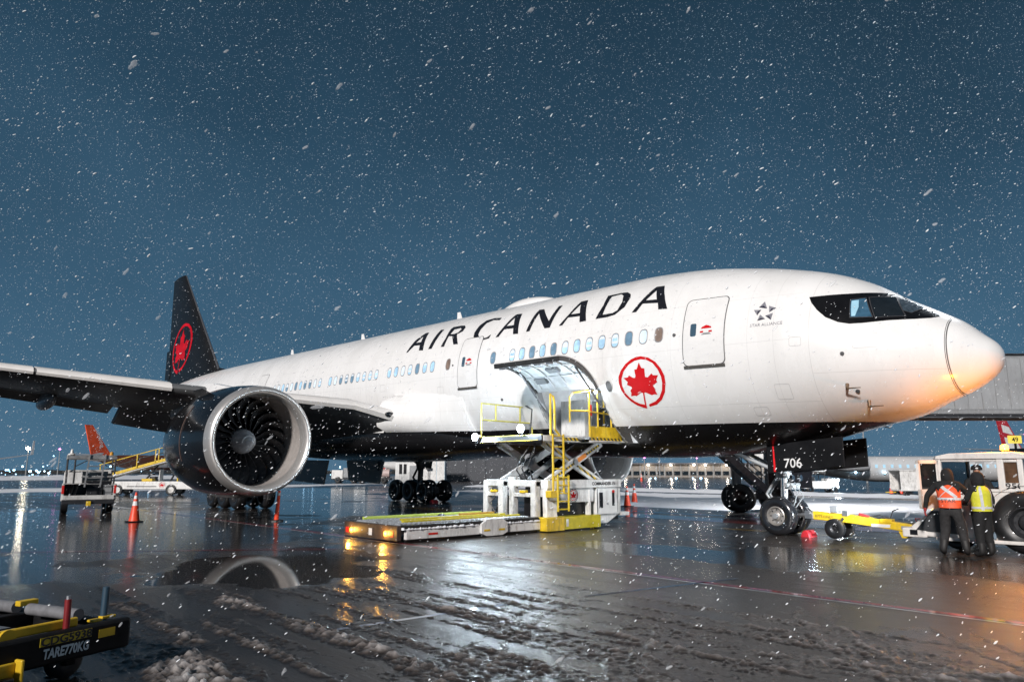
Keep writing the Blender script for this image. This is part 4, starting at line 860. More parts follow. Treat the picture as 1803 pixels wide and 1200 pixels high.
tubes('hydraulic_hose', BLK, [[(12.3, 4.3, 1.5), (12.35, 4.5, 1.9), (12.2, 4.45, 2.2), (12.0, 4.3, 2.35), (11.95, 4.3, 2.7)], [(12.5, 4.3, 1.5), (12.6, 4.5, 1.85), (12.45, 4.45, 2.2), (12.3, 4.2, 2.6)], [(12.1, 4.25, 1.5), (12.15, 4.4, 2.0), (12.0, 4.3, 2.5)]], .022)
part('valve_block', WHITE, [(12.75, 13.0, 4.2, 4.5, 1.3, 1.62)]); part('motor', DARK, [(11.9, 12.2, 4.2, 4.5, 1.14, 1.32)])
# scissor arms (near pair, far pair)
ARM = mat('scissor_white', (.60, .61, .62), .4, var=.15, scale=4)
for s0 in (11.62, 13.68):
    for (a, c) in (((4.25, 1.45), (1.60, 2.74)), ((1.60, 1.45), (4.3, 2.74))):
        b = MB(P); o_ = .10 if a[0] > 3 else -.02
        b.bar((s0-o_, a[0], a[1]), (s0-o_, c[0], c[1]), .09, .26, up=(1, 0, 0)) if 0 else b.loft([[(s0-o_-.05, a[0]+dy, a[1]+dz) for dy, dz in ((-.12, -.07), (.12, -.07), (.12, .10), (-.12, .10))]+[], [(s0-o_-.05, c[0]+dy, c[1]+dz) for dy, dz in ((-.12, -.10), (.12, -.10), (.12, .07), (-.12, .07))]])
        b = MB(P); d = Vector((c[0]-a[0], c[1]-a[1])).normalized(); nx = Vector((-d.y, d.x))*.13
        b.loft([[(s0-o_+x, p[0]+g*nx.x, p[1]+g*nx.y) for x, g in ((-.05, -1), (.05, -1), (.05, 1), (-.05, 1))] for p in (a, c)]); arm = b.build('scissor_arm', ARM, LO, bevel=.015)
        if s0 < 12:
            b = MB(P); e = .62 if a[0] > 3 else 1.0; f0 = .05
            p0 = Vector(a)+(Vector(c)-Vector(a))*f0; p1 = Vector(a)+(Vector(c)-Vector(a))*(.95)
            b.add([(s0-o_-.054, p.x+g*nx.x*.30, p.y+g*nx.y*.30) for p in (p0, p1) for g in (-1, 1)], [(0, 1, 3, 2)]); b.build('hazard_tape', HAZ, arm)
            if a[0] > 3:
                pm = Vector(a)+(Vector(c)-Vector(a))*.62; b = MB(P); b.add([(s0-o_-.057, pm.x+d.x*u+nx.x*w, pm.y+d.y*u+nx.y*w) for u, w in ((-.22, -.55), (.22, -.55), (.22, .55), (-.22, .55))], [(0, 1, 2, 3)]); b.build('warning_label', mat('orange_label', (.7, .22, .03), .5), arm)
    b = MB(P); b.cyl((s0-.2, 2.95, 2.10), (s0+.2, 2.95, 2.10), .10, 14); b.build('pivot', STEEL, LO, smooth=40)
b = MB(P); b.cyl((12.65, 3.9, 1.5), (12.65, 2.2, 2.5), .10, 14); b.build('lift_cylinder', GREY, LO, smooth=40); b = MB(P); b.cyl((12.65, 2.3, 2.44), (12.65, 1.7, 2.75), .06, 12); b.build('piston_rod', CHROME, LO, smooth=40)
RY0 = mat('pale_rail_yellow', (.55, .50, .12), .45, var=.2)
# raised bridge
pf = part('bridge_platform', DARK, [(11.15, 14.1, .75, 4.75, 2.74, 2.88)]); part('platform_edge', WHITE, [(11.10, 11.15, .75, 4.75, 2.72, 2.90)], pf); part('platform_edge', WHITE, [(14.1, 14.15, .75, 4.75, 2.72, 2.90)], pf); part('platform_edge', DARK, [(11.15, 14.1, 4.75, 4.80, 2.74, 2.90)], pf); part('platform_cap', RY0, [(11.15, 14.1, 4.74, 4.81, 2.905, 2.935)], pf)
part('hazard_tape', HAZ, [(11.3, 14.0, 4.803, 4.808, 2.75, 2.85)], pf, 0); part('hazard_tape', HAZ, [(11.092, 11.098, 1.45, 3.9, 2.76, 2.86)], pf, 0)
part('red_bumper', mat('bumper_red', (.65, .02, .03), .45), [(11.0, 14.2, .45, .60, 2.70, 2.77)], pf); part('bridge_lip', WHITE, [(11.1, 14.1, .45, .95, 2.78, 2.84)], pf)
for y in np.linspace(1.2, 4.4, 9):
    b = MB(P); b.cyl((11.5, y, 2.92), (13.8, y, 2.92), .035, 10); b.build('roller', STEEL, pf, smooth=40)
bk = part('operator_basket', YEL, [(10.62, 10.66, 1.35, 3.13, 2.86, 3.22)]); part('basket_floor', STEEL, [(10.62, 11.15, 1.3, 3.2, 2.80, 2.86)]); part('hazard_tape', HAZ, [(10.605, 10.615, 1.35, 3.1, 2.78, 2.855)], bk, 0); part('basket_edge', DIRTY, [(10.6, 10.64, 1.3, 3.2, 2.70, 2.775)], bk)
RA = .028
tubes('guard_rail', YEL, [[(10.66, 3.13, 2.9), (10.66, 3.13, 4.25), (10.68, 3.0, 4.36), (10.68, 1.95, 4.36), (10.66, 1.35, 3.75), (10.66, 1.35, 2.9)]], RA); tubes('guard_rail', YEL, [[(10.66, 3.12, 3.68), (10.66, 1.36, 3.60)]], RA)
for y, zt in ((2.72, 4.36), (2.05, 4.36)): tubes('rail_post', YEL, [[(10.66, y, 2.9), (10.66, y, zt)]], RA)
tubes('guard_rail', YEL, [[(10.68, 3.1, 4.36), (11.1, 3.4, 4.30), (11.12, 3.55, 4.15), (11.12, 3.55, 3.35)], [(11.12, 3.55, 3.72), (10.68, 3.12, 3.70)]], RA); tubes('guard_rail', YEL, [[(10.66, 1.95, 4.36), (10.66, 1.33, 3.25)], [(11.05, 1.95, 4.30), (11.05, 1.95, 2.9)], [(11.05, 1.95, 4.30), (10.68, 1.95, 4.36)]], RA)
part('control_console', DARK, [(10.75, 11.0, 2.35, 2.62, 2.9, 3.75)], LO, .03); part('control_panel', DARK, [(10.72, 11.02, 2.25, 2.55, 3.75, 3.86)], LO, .02); b = MB(P); b.tube([(10.7, 3.02, 3.55), (10.7, 3.02, 3.9)], .045, 10); b.build('extinguisher', mat('bumper_red'), LO, smooth=40)
tubes('handrail', YEL, [[(11.1, 4.45, 2.9), (11.1, 4.45, 4.2)], [(11.1, 4.45, 4.15), (11.1, 4.32, 4.12), (11.1, 4.27, 3.9), (11.1, 4.27, 3.1), (11.1, 4.05, 2.92)]], .035)
RY = mat('pale_rail_yellow', (.55, .50, .12), .45, var=.2)
tubes('guard_rail', RY, [[(14.12, 4.7, 2.9), (14.12, 4.7, 4.08), (14.12, 2.6, 4.05), (14.12, 2.3, 3.55), (14.12, 2.3, 2.9)], [(14.12, 4.7, 3.52), (14.12, 2.3, 3.5)]], RA)
for y in (4.05, 2.9): tubes('rail_post', RY, [[(14.12, y, 3.52), (14.12, y, 4.07)]], RA)
tubes('hand_grip', DARK, [[(13.2, 3.3, 3.0), (13.2, 3.2, 3.9), (13.2, 3.5, 4.0)]], .025)
# ladders
def ladder(s, y0, y1, z0, z1, m, n):
    b = MB(P)
    for y in (y0, y1): b.tube([(s, y, z0), (s, y, z1)], .035, 8)
    L = b.build('ladder_rails', m, LO, smooth=40)
    for z in np.linspace(z0+.06, z1-.06, n): b = MB(P); b.cyl((s, y0, z), (s, y1, z), .022, 8); b.build('ladder_rung', m, L, smooth=40)
ladder(11.04, 4.42, 3.95, 1.15, 2.95, YEL, 6); ladder(10.98, 4.28, 3.80, .60, 1.68, mat('ladder_yellow', (.62, .46, .03), .45), 5)
part('ladder_bracket', YEL, [(10.98, 11.2, 4.3, 4.6, 1.02, 1.22)])
# floodlights on the bridge
for pos, aim in (((14.16, 4.95, 2.93), (13.2, 11, 0)), ((11.9, 4.98, 3.12), (10.2, 10.5, 0))):
    b = MB(P); b.rev([(0, .02), (.0, .10), (.10, .085), (.14, .03)], P(*pos), (0, 1, 0), 16) if 0 else b.tube([(pos[0], pos[1]-.02, pos[2]), (pos[0], pos[1]-.14, pos[2])], [.14, .07], 16); b.tube([(pos[0], pos[1]-.1, pos[2]), (pos[0], pos[1]-.1, pos[2]-.2)], .02, 6); fl = b.build('floodlight', DARK, LO, smooth=40)
    b = MB(P); b.ell((pos[0], pos[1]+.01, pos[2]), (.13, .05, .13), 16, 8); b.build('floodlight_lens', WHITEL, fl, smooth=80)
    lamp('floodlight_beam', P(pos[0], pos[1]+.16, pos[2]), 240, (.72, .88, 1), fl, radius=.10)
# main deck lowered to the ground
dk = part('main_deck', DARK, [(11.42, 13.85, 4.85, 9.75, .20, .38)]); part('deck_side', WHITE, [(11.28, 11.40, 4.75, 6.15, .08, .33)], dk); part('deck_side', WHITE, [(11.28, 11.40, 7.15, 9.62, .08, .33)], dk); part('deck_side', WHITE, [(13.87, 13.98, 4.75, 9.62, .08, .33)], dk)
part('deck_lip', BLK, [(11.26, 11.46, 4.8, 9.7, .345, .45)], dk, .03); part('deck_lip', BLK, [(13.82, 14.0, 4.8, 9.7, .345, .45)], dk, .03); part('deck_skirt', BLK, [(11.36, 11.44, 4.8, 9.6, .0, .09)], dk)
b = MB(P); b.prism([(6.15, .10), (6.35, .02), (6.95, .02), (7.15, .10), (7.15, .36), (6.95, .49), (6.35, .49), (6.15, .36)], 'x', 11.20, 11.45); wc = b.build('wheel_cover', WHITE, LO, bevel=.015)
for y in (6.28, 6.84): part('yellow_reflector', YEL, [(11.190, 11.196, y, y+.22, .16, .21)], wc, 0)
part('red_reflector', RED, [(11.270, 11.276, 8.62, 8.92, .17, .22)], dk, 0)
ROLL = mat('snowy_roller', (.42, .44, .46), .4, metal=.5, var=.5, scale=14)
for i, y in enumerate(np.linspace(5.0, 9.6, 30)):
    for s0, s1 in ((11.55, 12.55), (12.7, 13.7)):
        b = MB(P); b.cyl((s0, y, .43), (s1, y, .43), .045, 8); b.build('roller', ROLL, dk, smooth=40)
for s in (12.62, 11.95): part('guide_rail', mat('olive_yellow'), [(s-.05, s+.05, 5.0, 8.9 if s > 12.3 else 9.3, .46, .52)], dk)
part('guide_rail', mat('pale_green', (.45, .55, .10), .5), [(13.72, 13.8, 5.0, 9.4, .46, .54)], dk); part('guide_rail', mat('brown_yellow', (.45, .25, .03), .5), [(13.2, 13.3, 4.9, 6.3, .46, .54)], dk)
be = part('end_beam', mat('end_brown', (.05, .035, .028), .45, var=.4), [(11.32, 13.95, 9.75, 9.88, .06, .44)])
for s, mm in ((13.55, 1), (12.6, 0), (11.85, 1)):
    if mm:
        b = MB(P); b.ell((s, 9.885, .22), (.07, .03, .07), 14, 8); am = b.build('amber_lamp', AMBER, be, smooth=80); lamp('amber_glow', P(s, 9.97, .22), 16, (1, .5, .08), am, .05)
    else: part('white_plate', WHITE, [(12.5, 12.66, 9.882, 9.888, .14, .32)], be, 0)
for s in (13.78, 11.55): part('red_reflector', RED, [(s-.07, s+.07, 9.882, 9.888, .15, .29)], be, 0)
for s in (11.5, 13.75):
    for y in (6.65, 2.0):
        c = P(s, y, .26); b = MB(); b.rev([(-.1, .12), (-.11, .22), (-.07, .26), (.07, .26), (.11, .22), (.1, .12)], c, (1, 0, 0), 24); b.build('tyre', TYRE, LO, smooth=50)
# snow caught along the deck edge
def snow_strip(name, pts, w, h, seed, parent=None, label=None):
    r = random.Random(seed); b = MB(P); rings = []
    for i, p in enumerate(pts):
        k = .5+r.random()*.9; n = 9; rings.append([(p[0]+w*k*math.cos(t), p[1], p[2]+h*k*max(-.15, math.sin(t))) for t in np.linspace(0, 2*math.pi, n, endpoint=False)])
    b.loft(rings); return b.build(name, SNOWM, parent, smooth=80)
o = snow_strip('edge_snow', [(11.30, y, .335) for y in np.linspace(7.2, 9.75, 70)], .055, .05, 4, dk); o = snow_strip('edge_snow', [(11.30, y, .335) for y in np.linspace(4.8, 6.2, 36)], .05, .045, 5, dk); o = snow_strip('edge_snow', [(11.32, y, .48) for y in np.linspace(6.3, 7.0, 14)], .05, .03, 6, dk)
# container waiting in the hold, with an added white filler body
U = thing('cargo_container', P(11.9, .6, 2.76), 'silver container with dark curtain inside the open cargo hold', 'container')
part('container_or_filler', STEEL, [(10.6, 11.9, -.9, 1.55, 2.80, 4.2)], U); part('container_curtain', BLACKP, [(10.95, 11.55, 1.555, 1.575, 2.95, 4.0)], U); part('container_or_filler', WHITE, [(12.05, 13.15, -.9, 1.80, 2.80, 4.25)], U)  # white body set forward to stand in for the lit side of the opening

# ================================================================== tow bar
TB = thing('tow_bar', P(4.0, 0, 0), 'yellow wheeled tow bar between nose wheels and tug', 'tow bar')
b = MB(P); b.loft([[(5.0, y, z) for y, z in ((-.14, .48), (.14, .48), (.14, .70), (-.14, .70))], [(3.95, y, z) for y, z in ((-.13, .42), (.13, .42), (.13, .64), (-.13, .64))], [(2.42, y, z) for y, z in ((-.12, .26), (.12, .26), (.12, .46), (-.12, .46))]]); b.build('beam', YEL, TB, bevel=.02)
b = MB(P); b.tube([(5.55, 0, .56), (4.95, 0, .60)], .06, 10); b.box(4.98, 5.2, -.2, .2, .50, .70); b.tube([(5.0, .2, .62), (5.15, .2, .80), (5.0, -.2, .80)], .015, 6); b.build('shear_head', STEEL, TB, bevel=.01)
b = MB(P); b.box(4.28, 4.5, -.1, .18, .69, .86); b.build('tool_box', GREY, TB, bevel=.015)
b = MB(P); b.box(4.02, 4.18, -.05, .14, .60, .75); b.build('bracket', STEEL, TB, bevel=.01)
b = MB(P); b.box(2.9, 3.2, -.1, .14, .47, .58); b.build('pump_box', YEL, TB, bevel=.015)
b = MB(P); b.tube([(3.75, .05, .66), (3.5, .05, .60)], .045, 8); b.build('hydraulic_cylinder', mat('dark_red', (.22, .02, .02), .45), TB)
b = MB(P); b.tube([(3.45, .08, .62), (3.2, .1, .66), (2.95, .05, .60), (2.9, 0, .78), (2.75, 0, .85)], .015, 6); b.build('hose', BLK, TB)
b = MB(P); b.prism([(2.45, .28), (2.75, .28), (2.68, .12), (2.52, .12)], 'y', -.1, .13); b.build('stand_foot', YEL, TB)
b = MB(P); b.tube([(2.42, 0, .36), (2.15, 0, .36)], [.10, .06], 12); b.build('tow_eye', DARK, TB, smooth=40)
b = MB(P); b.tube([(2.3, 0, .45), (2.35, .05, .62), (2.05, .05, .62), (2.1, 0, .45)], .018, 6); b.tube([(2.3, 0, .4), (2.0, 0, .42)], .05, 8); b.build('hitch_lever', mat('bumper_red'), TB)
for y in (.30, -.30):
    c = P(4.32, y, .27); b = MB(); b.rev([(-.08, .10), (-.10, .2), (-.07, .265), (.07, .265), (.10, .2), (.08, .10)], c, (0, 1, 0), 28); w = b.build('tyre', TYRE, TB, smooth=50); b = MB(); b.rev([(-.085, .11), (-.05, .05), (-.06, .01)], c, (0, 1, 0), 16); b.rev([(.085, .11), (.05, .05), (.06, .01)], c, (0, 1, 0), 16); b.build('hub', DARK, TB)
b = MB(P); b.cyl((4.32, .3, .27), (4.32, -.3, .27), .03, 8); b.bar((4.32, .15, .3), (4.15, .12, .55), .06); b.build('axle', DARK, TB)
text_on('B777-ONLY', .10, P(4.93, .145, .545), (1, 0, -.05), (0, 0, 1), WRITE, TB); 
b = MB(P); b.box(2.95, 3.42, .122, .128, .36, .44); b.build('lettering_plate', WHITE, TB)
b = MB(P); b.box(2.5, 2.68, .121, .126, .33, .42); b.build('data_plate', GREY, TB)

# ================================================================== pushback tug
TG = thing('pushback_tug', P(-1.0, 0, 0), 'white pushback tug with amber beacon at the end of the tow bar', 'tug')
TW = mat('tug_white', (.70, .67, .64), .4, var=.1, scale=2, coat=.2, grime=.45)
def tp(name, m, boxes, parent=TG, bevel=.02): return part(name, m, boxes, parent, bevel)
b = MB(P); b.prism([(2.1, .30), (2.1, .50), (1.55, .95), (1.35, .95), (1.35, 1.35), (-.35, 1.35), (-.35, 1.62), (-5.6, 1.50), (-5.9, .9), (-5.9, .35), (1.6, .26)], 'y', -1.12, 1.12); b.build('body', TW, TG, bevel=.04)
b = MB(P); b.prism([(1.98, .42), (1.60, .88), (.95, .92), (.95, .36)], 'y', 1.125, 1.15); b.build('side_guard', mat('tug_dark', (.03, .032, .036), .5), TG)
b = MB(P); b.box(1.75, 2.3, -1.0, 1.15, .24, .46); fb = b.build('front_bumper', TW, TG, bevel=.03); b = MB(P); b.box(1.95, 2.12, 1.152, 1.158, .30, .42); b.build('tow_slot', BLACKP, fb)
tp('side_step', TW, [(-1.2, 1.5, 1.12, 1.34, .22, .30)]); tp('step_plate', mat('step_blue', (.16, .22, .28), .5), [(.30, .62, 1.13, 1.18, .31, .95)])
# cab shell: pillars, roof, panels
tp('cab_panel', TW, [(-.28, 1.38, 1.05, 1.12, 1.35, 1.42)]); 
for s0, s1, y0, y1 in ((1.30, 1.40, 1.03, 1.13), (.02, .16, 1.03, 1.13), (-.35, -.24, 1.03, 1.13), (1.30, 1.40, -1.13, -1.03), (-.35, -.24, -1.13, -1.03)): tp('pillar', TW, [(s0, s1, y0, y1, 1.35, 2.12)])
tp('cab_panel', TW, [(-.24, .02, 1.04, 1.11, 1.35, 1.56)]); tp('cab_panel', TW, [(-.24, .02, 1.04, 1.11, 2.02, 2.12)]); tp('cab_panel', TW, [(.16, 1.30, 1.04, 1.11, 2.04, 2.12)])
tp('cab_window', mat('amber_reflection_glass', (.10, .055, .03), .1, var=.4, scale=6), [(-.24, .02, 1.06, 1.075, 1.56, 2.02)], TG, .004); tp('cab_window', GLASSD, [(1.34, 1.355, -1.03, 1.03, 1.42, 2.05)], TG, .004); tp('cab_window', GLASSD, [(-.33, -.32, -1.03, 1.03, 1.65, 2.08)], TG, .004)  # first pane has the amber reflection put into its colour
b = MB(P); rings = []
for y in (-1.16, -1.0, 1.0, 1.16):
    k = 1 if abs(y) < 1.1 else .94; rings.append([(1.50*k, y, 2.10), (1.46*k, y, 2.16+.02*k), (1.1, y, 2.20+.04*k), (-.2, y, 2.22+.04*k), (-.40, y, 2.18+.02*k), (-.42, y, 2.10)])
b.loft(rings); rf = b.build('roof', TW, TG, smooth=50, bevel=.015)
b = MB(P); b.tube([(.0, .95, 2.24), (.0, .95, 2.30)], .09, 14); bc = b.build('beacon_base', DARK, TG, smooth=40)
b = MB(P); b.tube([(.0, .95, 2.30), (.0, .95, 2.40), (.0, .95, 2.43)], [.085, .075, .03], 14); b.build('beacon_dome', mat('beacon_amber', (.9, .4, .05), .2, emit=(1, .36, .025), es=16), bc, smooth=60)
lamp('beacon_light', P(.0, 1.10, 2.50), 150, (1, .31, .012), bc, .07)
# open door, swung out towards the camera side
b = MB(); tfd = lambda u, v, z: P(1.40+u*.25, 1.14+u*.62, z)
for u0, u1, z0, z1 in ((0, .08, .95, 2.08), (.92, 1, .95, 2.08), (0, 1, 2.0, 2.08), (0, 1, .95, 1.40)):
    q = [tfd(u, 0, z) for u, z in ((u0, z0), (u1, z0), (u1, z1), (u0, z1))]; off = Vector((.05, .02, 0)); b.add(q+[tuple(Vector(p)+off) for p in q], [(0, 1, 2, 3), (7, 6, 5, 4), (0, 4, 5, 1), (1, 5, 6, 2), (2, 6, 7, 3), (3, 7, 4, 0)])
dr = b.build('cab_door', TW, TG); b = MB(); q = [tfd(u, 0, z) for u, z in ((.08, 1.40), (.92, 1.40), (.92, 2.0), (.08, 2.0))]; off = Vector((.02, .008, 0)); b.add([tuple(Vector(p)+off) for p in q], [(0, 1, 2, 3)]); b.build('door_pane', GLASSD, dr)
tp('seat', DARK, [(.2, .7, .2, .8, 1.2, 1.45)], TG, .04); tp('dashboard', DARK, [(1.0, 1.3, -.9, .9, 1.3, 1.5)], TG, .04); b = MB(P); b.rev([(-.015, .2), (0, .215), (.015, .2), (0, .185)], P(.9, .45, 1.55), (-.6, 0, .6), 22, closed=True); b.build('steering_wheel', BLK, TG, smooth=60)
text_on('2950', .17, P(.14, 1.128, 1.44), (1, 0, 0), (0, 0, 1), WRITE, TG, xs=1.35)
for y in (1.0, -1.0): wheel(P(-.32, y+.02, .70), .70, .50, TG, tm=TYRE, rm=DARK); wheel(P(-4.3, y, .70), .70, .50, TG, rm=DARK)
for y in (.95, -.95): wheel(P(1.15, y-.12*(1 if y > 0 else -1), .36), .36, .3, TG, rm=DARK)
b = MB(P); pr = [(-.32+.80*math.cos(a), .70+.80*math.sin(a)) for a in np.linspace(0, math.pi, 16)]; b.loft([[(s, y, z) for s, z in pr] for y in (.75, 1.16)], cap=False, close=False); b.build('wheel_arch', mat('tug_dark'), TG)
for y in (.88, -.88):
    b = MB(P); b.box(1.50, 1.62, y-.12, y+.12, .98, 1.20); hl = b.build('headlight_box', TW, TG, bevel=.02); b = MB(P); b.ell((1.63, y, 1.09), (.03, .075, .085), 14, 8); b.build('headlight', mat('headlight_lens', (.9, .9, .85), .2, emit=(1, .80, .52), es=16), hl, smooth=80)
lamp('headlight_beam', P(1.75, .82, 1.09), 1500, (.82, .93, 1), TG, .07, 50, P(5.8, .1, .9)); lamp('headlight_beam', P(1.75, -.88, 1.09), 1100, (.82, .93, 1), TG, .07, 50, P(5.8, -.2, .9))
b = MB(P); b.box(1.652, 1.658, .80, .96, .70, .92); b.build('marker_lamp', mat('marker_amber', (.8, .45, .1), .3, emit=(1, .55, .15), es=5), TG)
# ================================================================== people
def person(name, loc, face, label, H, joints, cols, vest=None, extra=None):
    """one continuous skinned body; joints = dict of local points (x right, y ahead, z up, for 1.80 m), colours by region"""
    T = thing(name, loc, label, 'person'); k = H/1.80; ca, sa = math.cos(face), math.sin(face)
    def tf(x, y, z): return (loc[0]+(x*ca-y*sa)*k, loc[1]+(x*sa+y*ca)*k, loc[2]+z*k)
    J = joints; V, E, R, G = [], [], [], []
    def node(p, r, g, par=None):
        V.append(p); R.append(r); G.append(g); i = len(V)-1
        if par is not None: E.append((par, i))
        return i
    pel = node(J['pelvis'], (.165, .125), 'leg'); sp = node(J['waist'], (.155, .12), 'top', pel); ch = node(J['chest'], (.185, .13), 'top', sp); nk = node(J['neck'], (.075, .075), 'top', ch)
    h0 = node(J['chin'], (.075, .085), 'head', nk); h1 = node(J['brow'], (.085, .10), 'head', h0); node(J['crown'], (.065, .075), 'head', h1)
    for sd in 'lr':
        sh = node(J['sh'+sd], (.082, .082), 'top', ch); el = node(J['el'+sd], (.062, .062), 'top', sh); wr = node(J['wr'+sd], (.048, .048), 'top', el)
        a = Vector(J['wr'+sd]); d = (a-Vector(J['el'+sd])).normalized(); pm = node(tuple(a+d*.07), (.034, .044), 'hand', wr)
        side = d.cross(Vector((0, 1, 0))); side = side.normalized() if side.length > .1 else Vector((1, 0, 0)); fwd = d.cross(side).normalized()
        for q, L in ((-.032, .075), (-.011, .088), (.011, .084), (.032, .068)):
            f1 = node(tuple(a+d*.12+fwd*q), (.0125, .0125), 'hand', pm); f2 = node(tuple(a+d*(.12+L*.55)+fwd*q+side*.012), (.011, .011), 'hand', f1); node(tuple(a+d*(.12+L*.9)+fwd*q+side*.035), (.010, .010), 'hand', f2)
        t1 = node(tuple(a+d*.06+fwd*.05), (.014, .014), 'hand', pm); node(tuple(a+d*.11+fwd*.07+side*.02), (.012, .012), 'hand', t1)
        hp = node(J['hip'+sd], (.125, .125), 'leg', pel); kn = node(J['kn'+sd], (.098, .10), 'leg', hp); an = node(J['an'+sd], (.080, .080), 'boot', kn); hl_ = Vector(J['an'+sd]); fd = Vector(J.get('toe', (0, 1, 0)))
        m1 = node((hl_.x+fd.x*.08, hl_.y+fd.y*.08, .055), (.065, .055), 'boot', an); node((hl_.x+fd.x*.20, hl_.y+fd.y*.20, .05), (.058, .045), 'boot', m1)
    me = bpy.data.meshes.new('skel'); me.from_pydata([tuple(Vector(tf(*v))-Vector(loc)) for v in V], E, []); o = bpy.data.objects.new('skel', me); COL.objects.link(o)
    md = o.modifiers.new('skin', 'SKIN')
    for i, sv in enumerate(me.skin_vertices[0].data): sv.radius = (R[i][0]*k, R[i][1]*k); sv.use_root = i == 0
    ss_ = o.modifiers.new('sub', 'SUBSURF'); ss_.levels = 2; ss_.render_levels = 2
    dg = bpy.context.evaluated_depsgraph_get(); bm_ = bpy.data.meshes.new_from_object(o.evaluated_get(dg)); bpy.data.objects.remove(o)
    keys = ['top', 'leg', 'boot', 'hand', 'head']; bm_.materials.clear()
    for q in keys: bm_.materials.append(cols[q])
    pts = np.array([list(v.co) for v in me.vertices]); cen = np.zeros(len(bm_.polygons)*3); bm_.polygons.foreach_get('center', cen); cen = cen.reshape(-1, 3)
    for p_, c in zip(bm_.polygons, cen): p_.material_index = keys.index(G[int(np.argmin(((pts-c)**2).sum(1)))]); p_.use_smooth = True
    bm_.name = 'body'; bo = bpy.data.objects.new('body', bm_); COL.objects.link(bo); bo.parent = T; bo['_w'] = list(loc)
    # torso shell for the vest: rings along the spine
    wa, chs, pe = Vector(J['waist']), Vector(J['chest']), Vector(J['pelvis']); nkv = Vector(J['neck'])
    def shell(t, a, gro=0.):
        ks = [(0, pe+Vector((0, 0, -.02)), .215, .175), (.35, wa, .215, .175), (.75, chs, .235, .178), (.92, chs+(nkv-chs)*.62, .19, .135), (1, chs+(nkv-chs)*.86, .11, .10)]
        for (t0, p0, a0, b0), (t1, p1, a1, b1) in zip(ks[:-1], ks[1:]):
            if t <= t1+1e-6:
                u = (t-t0)/(t1-t0); c = p0+(p1-p0)*u; rx = a0+(a1-a0)*u+gro; ry = b0+(b1-b0)*u+gro; return tf(c.x+rx*math.cos(a), c.y+ry*math.sin(a), c.z)
    if vest:
        b = MB(); n = 28; b.loft([[shell(t, 2*math.pi*i/n) for i in range(n)] for t in np.linspace(.06, 1, 12)], cap=False); vo = b.build('safety_vest', vest['mat'], T, smooth=70)
        RF = mat('reflective_tape', (.55, .56, .58), .35, var=.15, scale=20)
        def tape(path, w, nm='reflective_tape'):
            b = MB(); L = [(shell(t-w/2*dt[0], a-w*.9*dt[1], .008), shell(t+w/2*dt[0], a+w*.9*dt[1], .008)) for t, a, dt in path]
            b.add([p for q in L for p in q], [(2*i, 2*i+1, 2*i+3, 2*i+2) for i in range(len(L)-1)]); b.build(nm, RF, vo)
        for t in vest['bands']: tape([(t, a, (1, 0)) for a in np.linspace(0, 2*math.pi, 29)], .085)
        if vest.get('cross'):
            for g in (-1, 1): tape([(t, -math.pi/2+g*(.9-1.8*(t-.45)/.5)*.85, (.35, .9)) for t in np.linspace(.45, .93, 9)], .16)
        if vest.get('straps'):
            for a in vest['straps']: tape([(t, a, (0, 1)) for t in np.linspace(.1, .98, 10)], .15)
        if vest.get('text'):
            Vt, Ft = text_polys(vest['text'], .105); wdt = max(v[0] for v in Vt); b = MB(); b.add([shell(.27+v/.62, -math.pi/2+(u-wdt/2)/.19, .010) for u, v in Vt], Ft); b.build('lettering', WRITE, vo)
    hc = Vector(J['brow'])
    if cols.get('hood'):
        b = MB(); n = 16; rings = []
        for (dz, rx, ry, dy) in ((-.20, .10, .10, .0), (-.15, .125, .13, -.005), (-.06, .125, .14, -.01), (.03, .12, .135, -.01), (.09, .095, .11, -.01), (.13, .04, .05, -.01)):
            rings.append([tf(hc.x+rx*math.cos(a), hc.y+dy+ry*math.sin(a), hc.z+dz) for a in [2*math.pi*i/n for i in range(n)]])
        b.loft(rings); b.build(cols.get('hoodname', 'hood'), cols['hood'], T, smooth=70)
    if cols.get('face'):
        b = MB(); n = 12; fr = []
        for dz in np.linspace(-.11, .035, 6): fr.append([tf(hc.x+.078*math.sin(a), hc.y+.018+.112*math.cos(a), hc.z+dz) for a in np.linspace(-.95, .95, n)])
        b.loft(fr, cap=False, close=False); fc = b.build('face', cols['face'], T, smooth=80)
        b = MB(tf); b.ell((hc.x, hc.y+.135, hc.z-.035), (.016, .022, .026), 10, 6); b.build('nose', cols['face'], T, smooth=80)
        b = MB(tf)
        for g in (-1, 1): b.ell((hc.x+g*.033, hc.y+.120, hc.z-.005), (.014, .008, .008), 8, 5)
        b.build('eyes', BLACKP, T); b = MB(tf); b.ell((hc.x, hc.y+.124, hc.z-.078), (.026, .008, .007), 10, 5); b.build('mouth', mat('lip', (.25, .09, .07), .5), T)
    if extra: extra(T, tf)
    return T
CLO = mat('black_cloth', (.008, .008, .009), .85, var=.5, scale=9, bump=.9, bscale=11); TRO = mat('charcoal_trousers', (.022, .021, .022), .85, var=.5, scale=10, bump=.9, bscale=10)
SKIN = mat('skin', (.42, .22, .15), .5, var=.1); GLV = mat('red_glove', (.30, .02, .02), .7); BOOT = mat('boot', (.015, .014, .014), .6)
ORV = mat('orange_vest', (.82, .10, .03), .6, var=.15, scale=8, bump=.7, bscale=9); YLV = mat('yellow_vest', (.62, .60, .04), .6, var=.15, scale=8, bump=.7, bscale=9)
